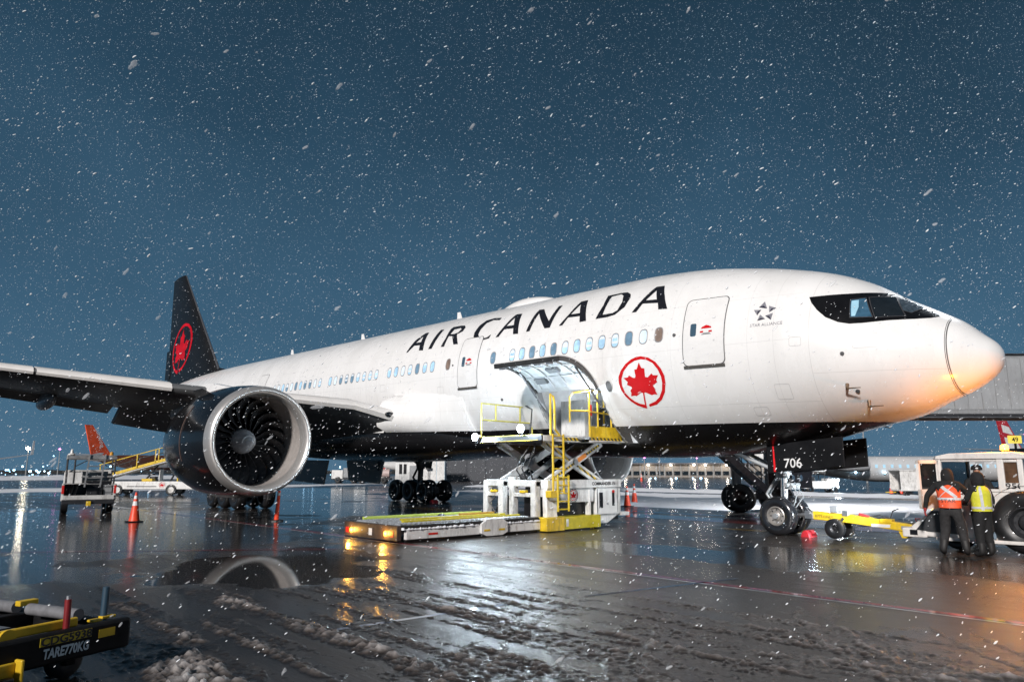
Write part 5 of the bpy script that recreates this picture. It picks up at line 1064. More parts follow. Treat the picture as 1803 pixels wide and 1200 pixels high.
base = dict(pelvis=(0, 0, .95), waist=(0, 0, 1.12), chest=(0, .01, 1.36), neck=(0, .02, 1.53), chin=(0, .04, 1.60), brow=(0, .045, 1.69), crown=(0, .04, 1.77),
            shl=(-.20, 0, 1.44), ell=(-.27, -.02, 1.16), wrl=(-.26, .10, .93), shr=(.20, 0, 1.44), elr=(.27, -.02, 1.16), wrr=(.26, .10, .93),
            hipl=(-.10, 0, .90), knl=(-.12, .03, .50), anl=(-.13, -.02, .09), hipr=(.10, 0, .90), knr=(.12, .03, .50), anr=(.13, -.02, .09))
J1 = dict(base); J1.update(pelvis=(.02, -.06, .95), waist=(.01, 0, 1.12), chest=(-.01, .10, 1.35), neck=(-.02, .17, 1.51), chin=(-.02, .20, 1.575), brow=(-.02, .215, 1.66), crown=(-.02, .22, 1.74), shl=(-.23, .09, 1.43), ell=(-.42, .08, 1.20), wrl=(-.47, .10, .96), shr=(.20, .11, 1.43), elr=(.33, .26, 1.25), wrr=(.26, .48, 1.25),
          hipl=(-.09, -.05, .90), knl=(-.12, .02, .50), anl=(-.18, -.12, .09), hipr=(.13, -.05, .90), knr=(.19, .03, .50), anr=(.24, -.05, .09))
FA = math.radians(8)
person('person', P(.92, 2.08, 0), FA, 'person in orange vest with grey cross stripes, back turned, leaning to the tug', 1.90, J1, dict(top=CLO, leg=TRO, boot=BOOT, hand=GLV, head=CLO, hood=CLO, hoodname='hood'), dict(mat=ORV, bands=(.40,), cross=True, text='STAR'))
J2 = dict(base); J2.update(shl=(-.20, .02, 1.44), ell=(-.26, .14, 1.20), wrl=(-.12, .32, 1.12), elr=(.25, -.06, 1.17), wrr=(.22, .04, .92))
person('person', P(.30, 2.02, 0), math.radians(62), 'person in yellow vest and black hood standing by the tug wheel', 1.80, J2, dict(top=CLO, leg=CLO, boot=BOOT, hand=CLO, head=CLO, hood=CLO), dict(mat=YLV, bands=(.20,), straps=(-2.2, -.95, .9, 2.2)),
       extra=lambda T, tf: [MB(tf).tube([(.225-.003*i, -.02+.03*i, 1.03-.03*i), (.222-.003*i, -.006+.03*i, .985-.03*i)], .062, 12).build('cuff_tape', mat('reflective_tape'), T, smooth=60) for i in (0, 2)])
J3 = dict(base); J3.update(pelvis=(0, 0, .62), waist=(0, .02, .80), chest=(0, .06, 1.03), neck=(0, .09, 1.20), chin=(0, .12, 1.27), brow=(0, .13, 1.36), crown=(0, .125, 1.44), shl=(-.21, .05, 1.11), ell=(-.28, .16, .85), wrl=(-.14, .38, .85), shr=(.21, .05, 1.11), elr=(.29, .16, .85), wrr=(.15, .38, .88),
          hipl=(-.10, .03, .58), knl=(-.14, .42, .56), anl=(-.14, .46, .20), hipr=(.10, .03, .58), knr=(.14, .42, .56), anr=(.14, .46, .20))
def cap_(T, tf):
    b = MB(tf); b.loft([[(.118*k*math.cos(a), .125+.135*k*math.sin(a), z) for a in [2*math.pi*i/18 for i in range(18)]] for z, k in ((1.385, 1.0), (1.44, .98), (1.49, .78), (1.515, .3))]); b.build('cap', CLO, T, smooth=60)
    b = MB(tf); b.ell((0, .255, 1.43), (.03, .012, .02)); b.build('cap_badge', WHITE, T)
    b = MB(tf); b.ell((.0, .20, 1.19), (.11, .07, .05)); b.build('scarf', GLV, T, smooth=60)
person('person', P(.66, .78, .46), math.radians(180+18), 'driver in dark cap and red scarf sitting in the tug cab', 1.80, J3, dict(top=CLO, leg=TRO, boot=BOOT, hand=CLO, head=SKIN, face=SKIN, hood=None), None, extra=cap_)

# ================================================================== cones, posts, chocks
CO = mat('cone_orange', (.80, .065, .02), .45, var=.12, scale=6); COW = mat('cone_band', (.72, .72, .72), .4)
def cone(loc, label, H=.95, grp='orange traffic cones'):
    T = thing('traffic_cone', loc, label, 'traffic cone', grp); k = H/.95; tf = lambda x, y, z: (loc[0]+x*k, loc[1]+y*k, loc[2]+z*k)
    b = MB(); b.rev([(.03, .17), (.08, .155), (.92, .035), (.95, .03), (.95, .002)], (0, 0, 0), (0, 0, 1), 24); b.v = [tf(*v) for v in b.v]; b.build('cone', CO, T, smooth=40)
    b = MB(); b.box(-.23, .23, -.23, .23, 0, .035); b.v = [tf(*v) for v in b.v]; b.build('base', BLK, T, bevel=.02)
    for z0, z1 in ((.52, .66), (.74, .84)):
        r = lambda z: .155-(z-.08)/.84*.12+.004; b = MB(); b.rev([(z0, r(z0)), (z1, r(z1))], (0, 0, 0), (0, 0, 1), 24); b.v = [tf(*v) for v in b.v]; b.build('band', COW, T, smooth=40)
cone(P(24.44, 12.4, 0), 'orange cone with white bands beside the service pickup', 1.05)
cone(P(19.3, -9.6, 0), 'nearer of two orange cones beyond the cargo loader', 1.05)
cone(P(21.0, -12.4, 0), 'farther of two orange cones beyond the cargo loader', 1.08)
T = thing('marker_post', P(21.2, 8.5, 0), 'slim tilted orange marker post beneath the near engine', 'marker post')
b = MB(); l0 = Vector(P(21.2, 8.5, 0)); ln = Vector((.09, .02, 1.1)); b.tube([l0+ln*t for t in (.02, 1)], [.085, .05], 16); b.build('post', CO, T, smooth=40)
for t0, t1 in ((.62, .76), (.84, .93)): b = MB(); b.tube([l0+ln*t0, l0+ln*t1], [.063, .058], 16, cap=False); b.build('band', COW, T)
b = MB(); b.rev([(0, .26), (.04, .25), (.06, .1)], l0, (0, 0, 1), 20); b.f.append(list(range(20))); b.mi.append(0); b.build('base', BLK, T)
CHO = mat('chock_red', (.50, .02, .03), .5, var=.2)
for (s, y), lb in (((5.12, .2), 'red wheel chock against the nose wheels'), ((29.35, -4.75), 'red wheel chock at the far main wheels')):
    b = MB(); b.tf = P; b.loft([[(s+dx*(1-.25*e), y+dy, z) for dx, z in ((-.15, 0), (.15, 0), (.12, .10), (.03, .18), (-.05, .18), (-.13, .09))] for dy, e in ((-.24, 1), (-.19, 0), (.19, 0), (.24, 1))])
    tag(b.build('wheel_chock', CHO, None, smooth=50, loc=P(s, y, 0)), lb, 'wheel chock')

# ================================================================== service pickup with roof rack
PU = thing('service_pickup', P(32.5, 12.5, 0), 'white pickup with ladder rack and open bed seen from behind', 'pickup truck'); pt = frame(P(30.9, 12.45, 0), (-1, .20))
PW = mat('pickup_white', (.52, .52, .51), .4, var=.2, scale=2, coat=.2, grime=1.0)
def pb(name, m, boxes, bevel=.02, parent=None):
    b = MB(pt)
    for q in boxes: b.box(*q)
    return b.build(name, m, parent or PU, bevel=bevel)
pb('bed_floor', DARK, [(0, 2.2, -.92, .92, .62, .70)]); pb('bed_side', PW, [(0, 2.3, .92, 1.02, .55, 1.25)]); pb('bed_side', PW, [(0, 2.3, -1.02, -.92, .55, 1.25)]); pb('bed_front', BLACKP, [(2.2, 2.3, -.92, .92, .6, 1.35)])
pb('tail_sill', PW, [(-.10, .02, -.96, .96, .60, .78)]); pb('rear_bumper', DARK, [(-.18, 0, -.98, .98, .42, .60)]); pb('tow_hitch', YEL, [(-.26, -.16, -.10, .08, .34, .54)])
for g in (-1, 1): pb('tail_light', RED, [(-.02, .01, g*.97-.05, g*.97+.05, .85, 1.2)])
pb('reflector_strip', WHITE, [(-.015, .01, 1.022, 1.03, .6, 1.2)]) if 0 else None
pb('tool_cabinet', WHITE, [(.15, .65, .30, .98, 1.28, 1.75)]); pb('bed_cap', PW, [(.0, 2.2, .05, 1.0, 1.25, 1.275)])
b = MB(pt); b.prism([(2.3, .55), (2.3, 1.30), (2.5, 1.85), (3.9, 1.85), (4.5, 1.25), (5.6, 1.15), (5.7, .55)], 'y', -.95, .95); b.build('cab', PW, PU, bevel=.05); pb('rear_window', GLASSD, [(2.28, 2.33, -.75, .75, 1.38, 1.78)], .004)
for y, z in ((.72, .95), (.55, .88)): b = MB(pt); b.tube([(.25, y, .72), (.9, y-.12, 1.3)], .05, 8); b.build('pipe', STEEL, PU, smooth=40)
pb('crate', DARK, [(.4, 1.0, -.5, .1, .70, 1.05)]); pb('generator', GREY, [(.5, 1.1, -.88, -.55, .70, 1.2)])
RK = mat('rack_metal', (.38, .38, .38), .4, metal=.6, var=.3)
pb('rack_top', RK, [(.1, .22, -.95, .95, 2.30, 2.48)]); pb('rack_top', RK, [(2.3, 2.4, -.95, .95, 2.30, 2.48)]); pb('rack_rail', RK, [(.1, 2.4, .88, .95, 2.40, 2.47)]); pb('rack_rail', RK, [(.1, 2.4, -.95, -.88, 2.40, 2.47)]); pb('rack_shelf', RK, [(.12, .2, -.95, .35, 1.52, 1.60)])
for x, y in ((.16, .90), (.16, -.90), (2.35, .90), (2.35, -.90), (.16, .62)): b = MB(pt); b.tube([(x, y, 1.25), (x, y, 2.32)], .035, 8); b.build('rack_post', DARK, PU)
b = MB(pt); b.tube([(.16, .6, 2.0), (.16, .05, 2.32)], .02, 6); b.build('rack_brace', DARK, PU); b = MB(pt); b.tube([(.16, -.6, 2.0), (.16, -.2, 2.32)], .02, 6); b.build('rack_brace', DARK, PU)
b = MB(pt)
for y0, y1 in ((.20, .10), (-.38, -.50)): b.bar((.0, y0, 1.12), (.06, y1, 2.52), .06, .05)
L = b.build('ladder_rails', RK, PU)
for z in (1.25, 1.5, 1.75, 2.0, 2.25): b = MB(pt); b.cyl((.03, .18, z), (.03, -.44, z), .02, 8); b.build('ladder_rung', RK, L)
b = MB(pt); b.rev([(0, .15), (.04, .12), (.06, .05), (.22, .03), (.24, .005)], pt(.2, .78, 2.48), (0, 0, 1), 16); b.v = [v for v in b.v]; 
b2 = MB(); b2.rev([(0, .15), (.05, .13), (.07, .07), (.24, .035), (.25, .005)], pt(.2, .78, 2.48), (0, 0, 1), 16); b2.build('roof_lamp', WHITE, PU, smooth=40)
b2 = MB(); b2.rev([(0, .08), (.12, .07), (.16, .01)], pt(.2, -.72, 2.48), (0, 0, 1), 14); b2.build('roof_beacon', mat('beacon_off', (.55, .27, .03), .3), PU, smooth=40)
for x in (1.1, 4.7):
    for g in (-1, 1): 
        c = pt(x, g*.86, .40); ax = Vector(pt(0, 1, 0))-Vector(pt(0, 0, 0)); b = MB(); b.rev([(-.12, .2), (-.14, .33), (-.1, .40), (.1, .40), (.14, .33), (.12, .2), (.06, .05), (.06, .005)], c, ax, 28); b.build('tyre', TYRE, PU, smooth=50)

# ================================================================== belt loader
BL = thing('belt_loader', P(55.5, 3.0, 0), 'white belt loader with yellow railed conveyor raised at the tail', 'belt loader'); bt = frame(P(56.6, 4.9, 0), (.68, .734))
def bb(name, m, boxes, bevel=.02, parent=None):
    b = MB(bt)
    for q in boxes: b.box(*q)
    return b.build(name, m, parent or BL, bevel=bevel)
b = MB(bt); b.prism([(-.3, .42), (-.3, .95), (.2, 1.0), (1.5, 1.0), (5.2, 1.0), (6.2, .80), (6.3, .42)], 'y', -.8, .8); b.build('chassis', WHITE, BL, bevel=.05)
bb('driver_shield', WHITE, [(3.3, 3.36, .1, .7, 1.0, 1.9)]); bb('driver_seat', DARK, [(2.6, 3.0, .1, .6, 1.0, 1.35)]); bb('engine_cover', YEL, [(2.4, 3.2, -.7, -.2, 1.0, 1.2)]); bb('lamp_post', YEL, [(5.05, 5.15, -.75, -.65, 1.0, 2.1)])
for x in (.7, 4.7):
    for g in (-1, 1):
        c = bt(x, g*.72, .40); ax = Vector(bt(0, 1, 0))-Vector(bt(0, 0, 0)); b = MB(); b.rev([(-.1, .22), (-.13, .33), (-.1, .40), (.1, .40), (.13, .33), (.1, .22)], c, ax, 28); b.build('tyre', TYRE, BL, smooth=50); b = MB(); b.rev([(-.11, .23), (-.06, .16), (-.08, .01)], c, ax, 24); b.rev([(.11, .23), (.06, .16), (.08, .01)], c, ax, 24); b.build('wheel_rim', DIRTY, BL, smooth=40)
cs, ce = (-.9, 1.25), (7.4, 3.55)
def bl(t, y, dz): return (cs[0]+(ce[0]-cs[0])*t, y, cs[1]+(ce[1]-cs[1])*t+dz)
b = MB(bt)
for y in (-.55, .55): b.bar(bl(0, y, 0), bl(1, y, 0), .08, .20)
cv = b.build('conveyor_frame', YEL, BL); b = MB(bt); b.bar(bl(0, 0, .06), bl(1, 0, .06), 1.0, .05); b.build('belt', BLK, cv); b = MB(bt); b.bar(bl(.02, 0, -.16), bl(.98, 0, -.16), 1.1, .06); b.build('under_tray', DIRTY, cv)
b = MB(bt); b.tube([bl(0, -.6, .95), bl(1, -.6, .95)], .035, 8); b.build('hand_rail', YEL, cv)
for t in (.01, .34, .5, .53, .72, .9): b = MB(bt); b.bar(bl(t, -.6, 0), bl(t, -.6, .95), .16 if t == .34 else .05, .06); b.build('rail_post', YEL, cv)
b = MB(bt); b.tube([bl(.02, -.6, .45), bl(.35, -.6, .62), bl(.7, -.6, .5)], .04, 8); b.build('folded_cover', BLK, cv)
for a, c in (((4.2, 0, .9), bl(.72, 0, -.2)), ((2.2, 0, .9), bl(.5, 0, -.2))): b = MB(bt); b.tube([a, c], .07, 8); b.build('lift_ram', DARK, BL)
o0, ux = bt(4.0, -.806, .68), Vector(bt(1, 0, 0))-Vector(bt(0, 0, 0)); leafset(BL, 0, 0, .26, lambda u, v: tuple(Vector(o0)+ux*u+Vector((0, 0, v+.06))))
bb('side_strip', BLACKP, [(1.4, 3.6, -.806, -.802, .60, .66)], 0)

# ================================================================== container dolly in the foreground
e1 = Vector((.39, -.92)); DL = thing('container_dolly', P(3.9, 19.2, 0), 'black and yellow container dolly in the lower left corner', 'dolly'); dt = frame(P(3.12, 18.46, 0), (e1.x, e1.y))
# local x runs from the near right corner to the left along the labelled side, local y is towards the camera (negative = away)
DB = mat('dolly_black', (.008, .008, .009), .55, var=.5, scale=5, bump=.1, spec=.15); DY = mat('dolly_yellow', (.62, .40, .02), .45, var=.2, scale=5); GALV = mat('galvanised_tray', (.30, .31, .33), .4, metal=.7, var=.35, scale=9)
def db(name, m, boxes, bevel=.012, parent=None):
    b = MB(dt)
    for q in boxes: b.box(*q)
    return b.build(name, m, parent or DL, bevel=bevel)
db('side_frame', DB, [(0, 3.2, 0, .10, .24, .50)], .025); db('end_frame', DB, [(-.02, .10, -2.4, -.002, .28, .46)], .02); db('side_frame', DB, [(0, 3.2, -2.5, -2.4, .30, .56)], .02); db('deck_plate', DB, [(.1, 3.2, -2.4, 0, .26, .30)]); db('cross_member', DB, [(.1, 3.2, -1.28, -1.16, .30, .47)])
for y0 in (-.62, -1.12, -1.85, -2.35):
    for x0 in (.62, 1.22, 1.82, 2.42):
        b = MB(dt); V, F = fill2d([[(x0, y0), (x0+.55, y0), (x0+.55, y0+.44), (x0, y0+.44)], [(x0+.27+.20*math.cos(t), y0+.22+.12*math.sin(t)) for t in np.linspace(0, 2*math.pi, 16, endpoint=False)]], .3)
        b.add([(x, y, .455) for x, y in V], F); b.build('tray_panel', GALV, DL)
        b = MB(dt); b.ell((x0+.27, y0+.22, .40), (.07, .07, .07), 10, 6); b.build('castor_ball', STEEL, DL, smooth=60)
db('guide_rail', DY, [(.42, 3.2, -.10, -.06, .48, .56)]); db('guide_rail', DY, [(1.2, 3.2, -2.36, -2.30, .54, .62)])
b = MB(dt); b.rev([(-.012, .075), (.012, .075)], dt(1.0, -.035, .505), Vector(dt(0, 1, 0))-Vector(dt(0, 0, 0)), 20); 
b2 = MB(); ax = (Vector(dt(0, 1, 0))-Vector(dt(0, 0, 0))); b2.tube([Vector(dt(1.05, -.05, .50)), Vector(dt(1.05, -.02, .50))], .07, 18); b2.build('rail_pivot', DY, DL, smooth=40)
for y0, y1 in ((-.34, -1.05), (-1.25, -2.1)): b = MB(dt); b.cyl((.22, y0, .52), (.22, y1, .52), .055, 14); b.build('end_roller', mat('roller_rubber', (.16, .16, .17), .5, var=.3, scale=8), DL, smooth=40)
b = MB(dt); b.tube([(.58, .01, .48), (.585, .01, .74)], .028, 10); b.build('stop_lever', mat('dark_red2', (.18, .012, .015), .4), DL, smooth=40); b = MB(dt); b.tube([(.585, .01, .74), (.585, .01, .77)], .018, 8); b.build('lever_tip', STEEL, DL)
b = MB(dt); b.tube([(.16, -.08, .48), (.155, -.08, .78)], .032, 10); b.build('stop_post', mat('dull_blue', (.02, .05, .08), .5), DL, smooth=40)
for q in ((.06, .2, -.10, -.04, .50, .525), (.24, .34, -.06, .02, .50, .52), (.12, .30, -1.16, -1.08, .55, .60)): db('yellow_latch', DY, [q], .006)
db('label_panel', mat('label_yellow', (.50, .38, .02), .5, var=.2, scale=12), [(.40, .86, .1005, .104, .405, .475)], 0); db('reflector', DY, [(.17, .33, .1005, .104, .375, .445)], 0)
ux = Vector(dt(-1, 0, 0))-Vector(dt(0, 0, 0)); text_on('CDG5938', .092, dt(.855, .108, .41), ux, (0, 0, 1), WRITE, DL, xs=1.18, bold=.003); text_on('TARE770KG', .108, dt(.83, .108, .305), ux, (0, 0, 1), mat('pale_blue_lettering', (.45, .52, .56), .5), DL, xs=.72, bold=.004, shear=.1)
db('coupler_box', DY, [(1.03, 1.06, .102, .2, .06, .36)]); db('coupler_box', DY, [(1.25, 1.28, .102, .2, .06, .36)]); db('coupler_box', DY, [(1.06, 1.25, .102, .13, .06, .34)]); db('coupler_pin', DARK, [(1.10, 1.2, .13, .2, .10, .24)])
for x in (.35, 2.6):
    for y in (-.30, -2.1):
        c = dt(x, y, .16); b = MB(); b.rev([(-.05, .05), (-.06, .13), (-.04, .16), (.04, .16), (.06, .13), (.05, .05)], c, Vector(dt(0, 1, 0))-Vector(dt(0, 0, 0)), 22); b.build('wheel', TYRE, DL, smooth=50)
    db('leg_bracket', DB, [(x-.05, x+.05, -.4, -.2, .12, .27)])
# ================================================================== boarding bridge beyond the fuselage
r2 = (.6796, .7336); BR = thing('boarding_bridge', P(12.3, -10.1, 0), 'grey boarding bridge with wheeled lift column and stairs beyond the nose', 'boarding bridge'); jt = frame(P(12.3, -10.1, 0), r2)
BG = mat('bridge_grey', (.24, .25, .26), .5, var=.15, scale=.8, grime=.5); BG2 = mat('bridge_panel', (.27, .28, .29), .5, var=.12, scale=1., grime=.5)
def jb(name, m, boxes, bevel=.02, parent=None):
    b = MB(jt)
    for q in boxes: b.box(*q)
    return b.build(name, m, parent or BR, bevel=bevel)
jb('tunnel', BG, [(-6.5, 6.3, -1.35, 1.35, 4.05, 6.55)]); tn = jb('outer_tunnel', BG, [(6.3, 24, -1.6, 1.6, 4.25, 6.85)])
for x in np.arange(6.5, 23.8, .62): jb('tunnel_panel', BG2, [(x, x+.585, -1.63, -1.601, 4.45, 6.72)], .008, tn)
jb('tunnel_rail', DARK, [(6.3, 24, -1.72, -1.50, 4.12, 4.26)]); jb('tunnel_beam', mat('rust_brown', (.12, .07, .045), .6, var=.4, scale=2), [(4.5, 24, -1.40, -1.2, 3.98, 4.11)]); jb('roof_edge', DARK, [(6.3, 24, -1.68, 1.68, 6.852, 6.93)])
jb('bridge_cab', BG, [(-8.6, -6.5, -1.7, 1.7, 3.95, 6.7)]); jb('end_panel', WHITE, [(4.7, 6.25, -1.42, -1.36, 4.1, 4.65)])
b = MB(jt); b.tube([(5.2, -1.4, 4.0), (5.25, -1.45, 3.72), (5.5, -1.45, 3.66), (5.65, -1.42, 3.85), (5.6, -1.4, 4.0)], .03, 6); b.build('cable_loop', BLK, BR)
for x in (-.9, .9): b = MB(jt); b.tube([(x, 0, .9), (x, 0, 4.05)], .22, 16); b.build('lift_column', GREY, BR, smooth=40)
jb('bogie', DARK, [(-1.3, 1.3, -.35, .35, .55, .95)])
for x in (-.85, .85):
    for y in (-.42, .42):
        c = jt(x, y, .62); b = MB(); b.rev([(-.18, .3), (-.22, .5), (-.16, .62), (.16, .62), (.22, .5), (.18, .3), (.05, .1), (.05, .005)], c, Vector(jt(1, 0, 0))-Vector(jt(0, 0, 0)) if 0 else Vector(jt(.55, .83, 0))-Vector(jt(0, 0, 0)), 30); b.build('tyre', TYRE, BR, smooth=50)
# service stairs
STG = mat('stair_grey', (.16, .17, .18), .5, metal=.4, var=.3)
sa, sb = (-3.6, 3.9), (-.3, .95)
for y in (-1.6, -2.4):
    b = MB(jt); b.bar((sa[0], y, sa[1]), (sb[0], y, sb[1]), .06, .28); b.build('stair_stringer', STG, BR); b = MB(jt); b.tube([(sa[0], y, sa[1]+1), (sb[0], y, sb[1]+1)], .03, 6); b.tube([(sa[0], y, sa[1]+.5), (sb[0], y, sb[1]+.5)], .025, 6); b.build('stair_rail', STG, BR)
    for t in (0, .25, .5, .75, 1): x, z = sa[0]+(sb[0]-sa[0])*t, sa[1]+(sb[1]-sa[1])*t; b = MB(jt); b.tube([(x, y, z), (x, y, z+1)], .022, 6); b.build('rail_post', STG, BR)
for t in np.linspace(.04, .97, 13): x, z = sa[0]+(sb[0]-sa[0])*t, sa[1]+(sb[1]-sa[1])*t; jb('stair_tread', STG, [(x-.13, x+.13, -2.4, -1.6, z-.02, z+.02)], 0)
jb('equipment_box', GREY, [(.4, 1.6, -2.3, -1.5, 1.1, 2.9)]); jb('cable_chain', DARK, [(.0, .35, -1.5, -1.1, 1.0, 3.95)])

b = MB(jt); b.box(-1.6, -1.3, 1.36, 1.6, 3.7, 4.0); bfl = b.build('bridge_fill_light', DARK, BR); b = MB(jt); b.box(-1.62, -1.605, 1.40, 1.56, 3.74, 3.96); b.build('bridge_fill_lens', WHITEL, bfl)  # added lamp hidden behind the fuselage, brightens the far engine lip
lamp('bridge_fill_beam', jt(-1.75, 1.48, 3.85), 900, (.75, .89, 1), bfl, .08, 70, P(20.2, -9.6, 2.9))
b = MB(jt); b.box(2.3, 2.7, .2, .5, 3.82, 4.04); bf2 = b.build('bridge_fill_light', DARK, BR); b = MB(jt); b.box(2.36, 2.64, .24, .46, 3.80, 3.815); b.build('bridge_fill_lens', WHITEL, bf2)  # second added lamp, out of view, brightens the snow strip below
lamp('bridge_fill_beam', jt(2.5, .35, 3.72), 2200, (.95, .93, .92), bf2, .12, 150, jt(2.2, 2.0, 0))
# ================================================================== other aircraft
def plane(name, loc, fwd, label, R, L, zc, paint_, tailm, span, sweep=.5, cat='airplane', fin=6.5, ttail=False, stripes_=None, winglet=None, wz=None, engines=True, windows=0, wside=-1, tailtext=None, tb=None, nosemask=True, gear=True):
    T = thing(name, loc, label, cat); tf = frame(loc, fwd)   # local x forward, y to port, origin under mid fuselage
    b = MB(tf); rings = []
    for u in list(np.linspace(0, .12, 9)**1*1)+list(np.linspace(.16, .64, 5))+list(np.linspace(.68, 1, 10)):
        x = L/2-L*u; k = min(1, math.sqrt(max(0.0005, 1-(1-min(1, u/.13))**2))); dz = -.25*R*(1-k)
        if u > .64: v = (u-.64)/.36; k = 1-.90*v**1.5; dz = R*.62*v**1.4
        rings.append([(x, R*k*math.cos(t), zc+dz+R*k*math.sin(t)) for t in np.linspace(0, 2*math.pi, 28, endpoint=False)])
    b.loft(rings); F_ = b.build('fuselage', paint_, T, smooth=50)
    wz = wz or zc-R*.55
    for g in (-1, 1):
        b = MB(tf); rr = [(.6*R, 2.2, 5.2 if span > 12 else 3.4, 0), (span*.35, .3-sweep*span*.35*.8, 3.2 if span > 12 else 2.3, .35), (span, 2.0-sweep*span*1.05, 1.2, span*.085)]
        b.loft([[(a-c*x, g*y, wz+dz+zt*c*.12) for x, zt in AF] for y, a, c, dz in rr]); b.build('wing', mat('far_wing_grey', (.35, .36, .38), .4), T, smooth=45)
        if winglet:
            y, a = span, 2.0-sweep*span*1.05; b = MB(tf); b.loft([[(a, g*y, wz+.085*span), (a-1.2, g*y, wz+.085*span), (a-1.2, g*(y+.05), wz+.085*span), (a, g*(y+.05), wz+.085*span)], [(a-1.5, g*(y+.75), wz+.085*span+winglet), (a-2.1, g*(y+.75), wz+.085*span+winglet), (a-2.1, g*(y+.8), wz+.085*span+winglet), (a-1.5, g*(y+.8), wz+.085*span+winglet)]]); b.build('winglet', WHITE, T)
        if engines:
            ex, ey, ez = (3.2, span*.32, wz-.95) if not ttail else (-L*.26, R*1.75, zc+.35*R); b = MB(tf); rad = .95 if not ttail else .62
            b.tube([(ex+1.8, g*ey, ez), (ex+1.3, g*ey, ez), (ex, g*ey, ez), (ex-1.8, g*ey, ez)], [rad*.85, rad, rad, rad*.6], 18); b.build('engine', mat('far_nacelle', (.32, .33, .35), .4), T, smooth=50)
        hz, hx, hs = (zc+R*.9, -L*.44, 6.0) if not ttail else (zc+R+fin*.96, -L*.49, 3.4)
        b = MB(tf); b.loft([[(a-c*x, g*y, z+zt*c*.1) for x, zt in AF] for y, a, c, z in ((.2, hx+.8, 3.0, hz), (hs, hx-1.9, 1.3, hz+.4*(not ttail)))]); b.build('stabiliser', mat('far_wing_grey'), T, smooth=45)
    x0 = -L/2+5.6 if not ttail else -L/2+3.6; zf = zc+R*.8
    b = MB(tf); fin_pts = [(x0, zf), (x0-fin*.74, zf+fin), (x0-fin*.74-1.7, zf+fin), (x0-5.0, zf)]
    b.loft([[(x, g*w, z) for x, z in fin_pts] for g, w in ((1, .16), (-1, .16))]); fo = b.build('fin', tailm, T)
    if tailtext:
        A_ = Vector(tf(x0-.75*fin*.8-.15, 0, zf+fin*.90)); ux = Vector(tf(x0-2.1, 0, zf+.5))-A_; side = Vector(tf(0, wside*.2, 0))-Vector(tf(0, 0, 0)); up = Vector(tf(1, 0, 0))-Vector(tf(0, 0, 0)); up = (up+Vector((0, 0, .72))).normalized()
        text_on(tailtext, fin*.21, A_+side-up*.25, ux, up, WRITEW, fo, xs=1.0)
    if tb: tb(fo, tf, x0, zf)
    for i in range(windows):
        x = L*.34-L*.62*i/max(1, windows-1); b = MB(tf); y = wside*R*1.003; z = zc+R*.22; yy = wside*math.sqrt(R*R-(z-zc)**2)
        b.box(x-.11, x+.11, yy-.02, yy+.02, z-.15, z+.15); b.build('cabin_window', mat('far_pane', (.25, .4, .5), .2, emit=(.5, .8, 1), es=.35), F_)
    if nosemask:
        b = MB(tf); b.loft([[(L/2-L*.035+dx, wside*R*.56*k, zc+R*.34), (L/2-L*.085+dx, wside*R*.93*k, zc+R*.24), (L/2-L*.085+dx, wside*R*.80*k, zc+R*.64), (L/2-L*.05+dx, wside*R*.52*k, zc+R*.62)] for dx, k in ((0, 1.0), (0, .8))]); b.build('cockpit_window', BLACKP, F_)
    if gear:
        for gx, gy in ((-.6, 1), (-.6, -1), (L*.40, 0)):
            b = MB(tf); b.tube([(gx, gy*1.7, wz), (gx, gy*1.7, .4)], .12, 8); b.build('gear_leg', DARK, T)
            for d in (-.28, .28): b = MB(); b.rev([(-.12, .2), (-.14, .36), (-.1, .45), (.1, .45), (.14, .36), (.12, .2)], tf(gx, gy*1.7+d, .45), Vector(tf(0, 1, 0))-Vector(tf(0, 0, 0)), 20); b.build('tyre', TYRE, T, smooth=50)
    return T, tf, F_
FW = mat('far_white_paint', (.58, .575, .57), .4, var=.08, scale=.8, coat=.2)
ORT = mat('orange_tail', (.72, .085, .02), .4, var=.25, scale=.5)
NV = (-.735, .678)   # horizontal viewing direction
def at(lat, dep, z=0): return (CAMP.x+NV[0]*dep+r2[0]*lat, CAMP.y+NV[1]*dep+r2[1]*lat, z)
def px(x, dep): return (x-901.5)/1272.56*dep
# orange-tailed airliner, nose to the right
plane('parked_airliner', at(px(163, 172)+9.0, 190), (r2[0]*.52+NV[0]*.85, r2[1]*.52+NV[1]*.85), 'distant airliner with orange tail fin and dark fuselage behind the pickup', 1.9, 37, 3.6, mat('far_dark_orange', (.10, .035, .02), .5), ORT, 17, fin=7.3, wside=-1, tailtext='sunwing', windows=0)
# airliner out to the left of which a raised winglet shows
plane('parked_airliner', at(px(70, 160)-24.5, 168), (NV[0]*.8+r2[0]*-.1, NV[1]*.8+r2[1]*-.1), 'pale airliner at the left edge, only its lit winglet and wing in view', 1.9, 36, 3.2, FW, FW, 23.0, winglet=2.9, wz=3.2, fin=5.0)
# airliner tail-on under the belly
plane('parked_airliner', at(px(655, 235)+15, 238), (r2[0]*.97+NV[0]*.22, r2[1]*.97+NV[1]*.22), 'pale airliner far behind the main wheels, tail to the left', 1.6, 32, 2.9, FW, FW, 15, fin=5.5, windows=0)
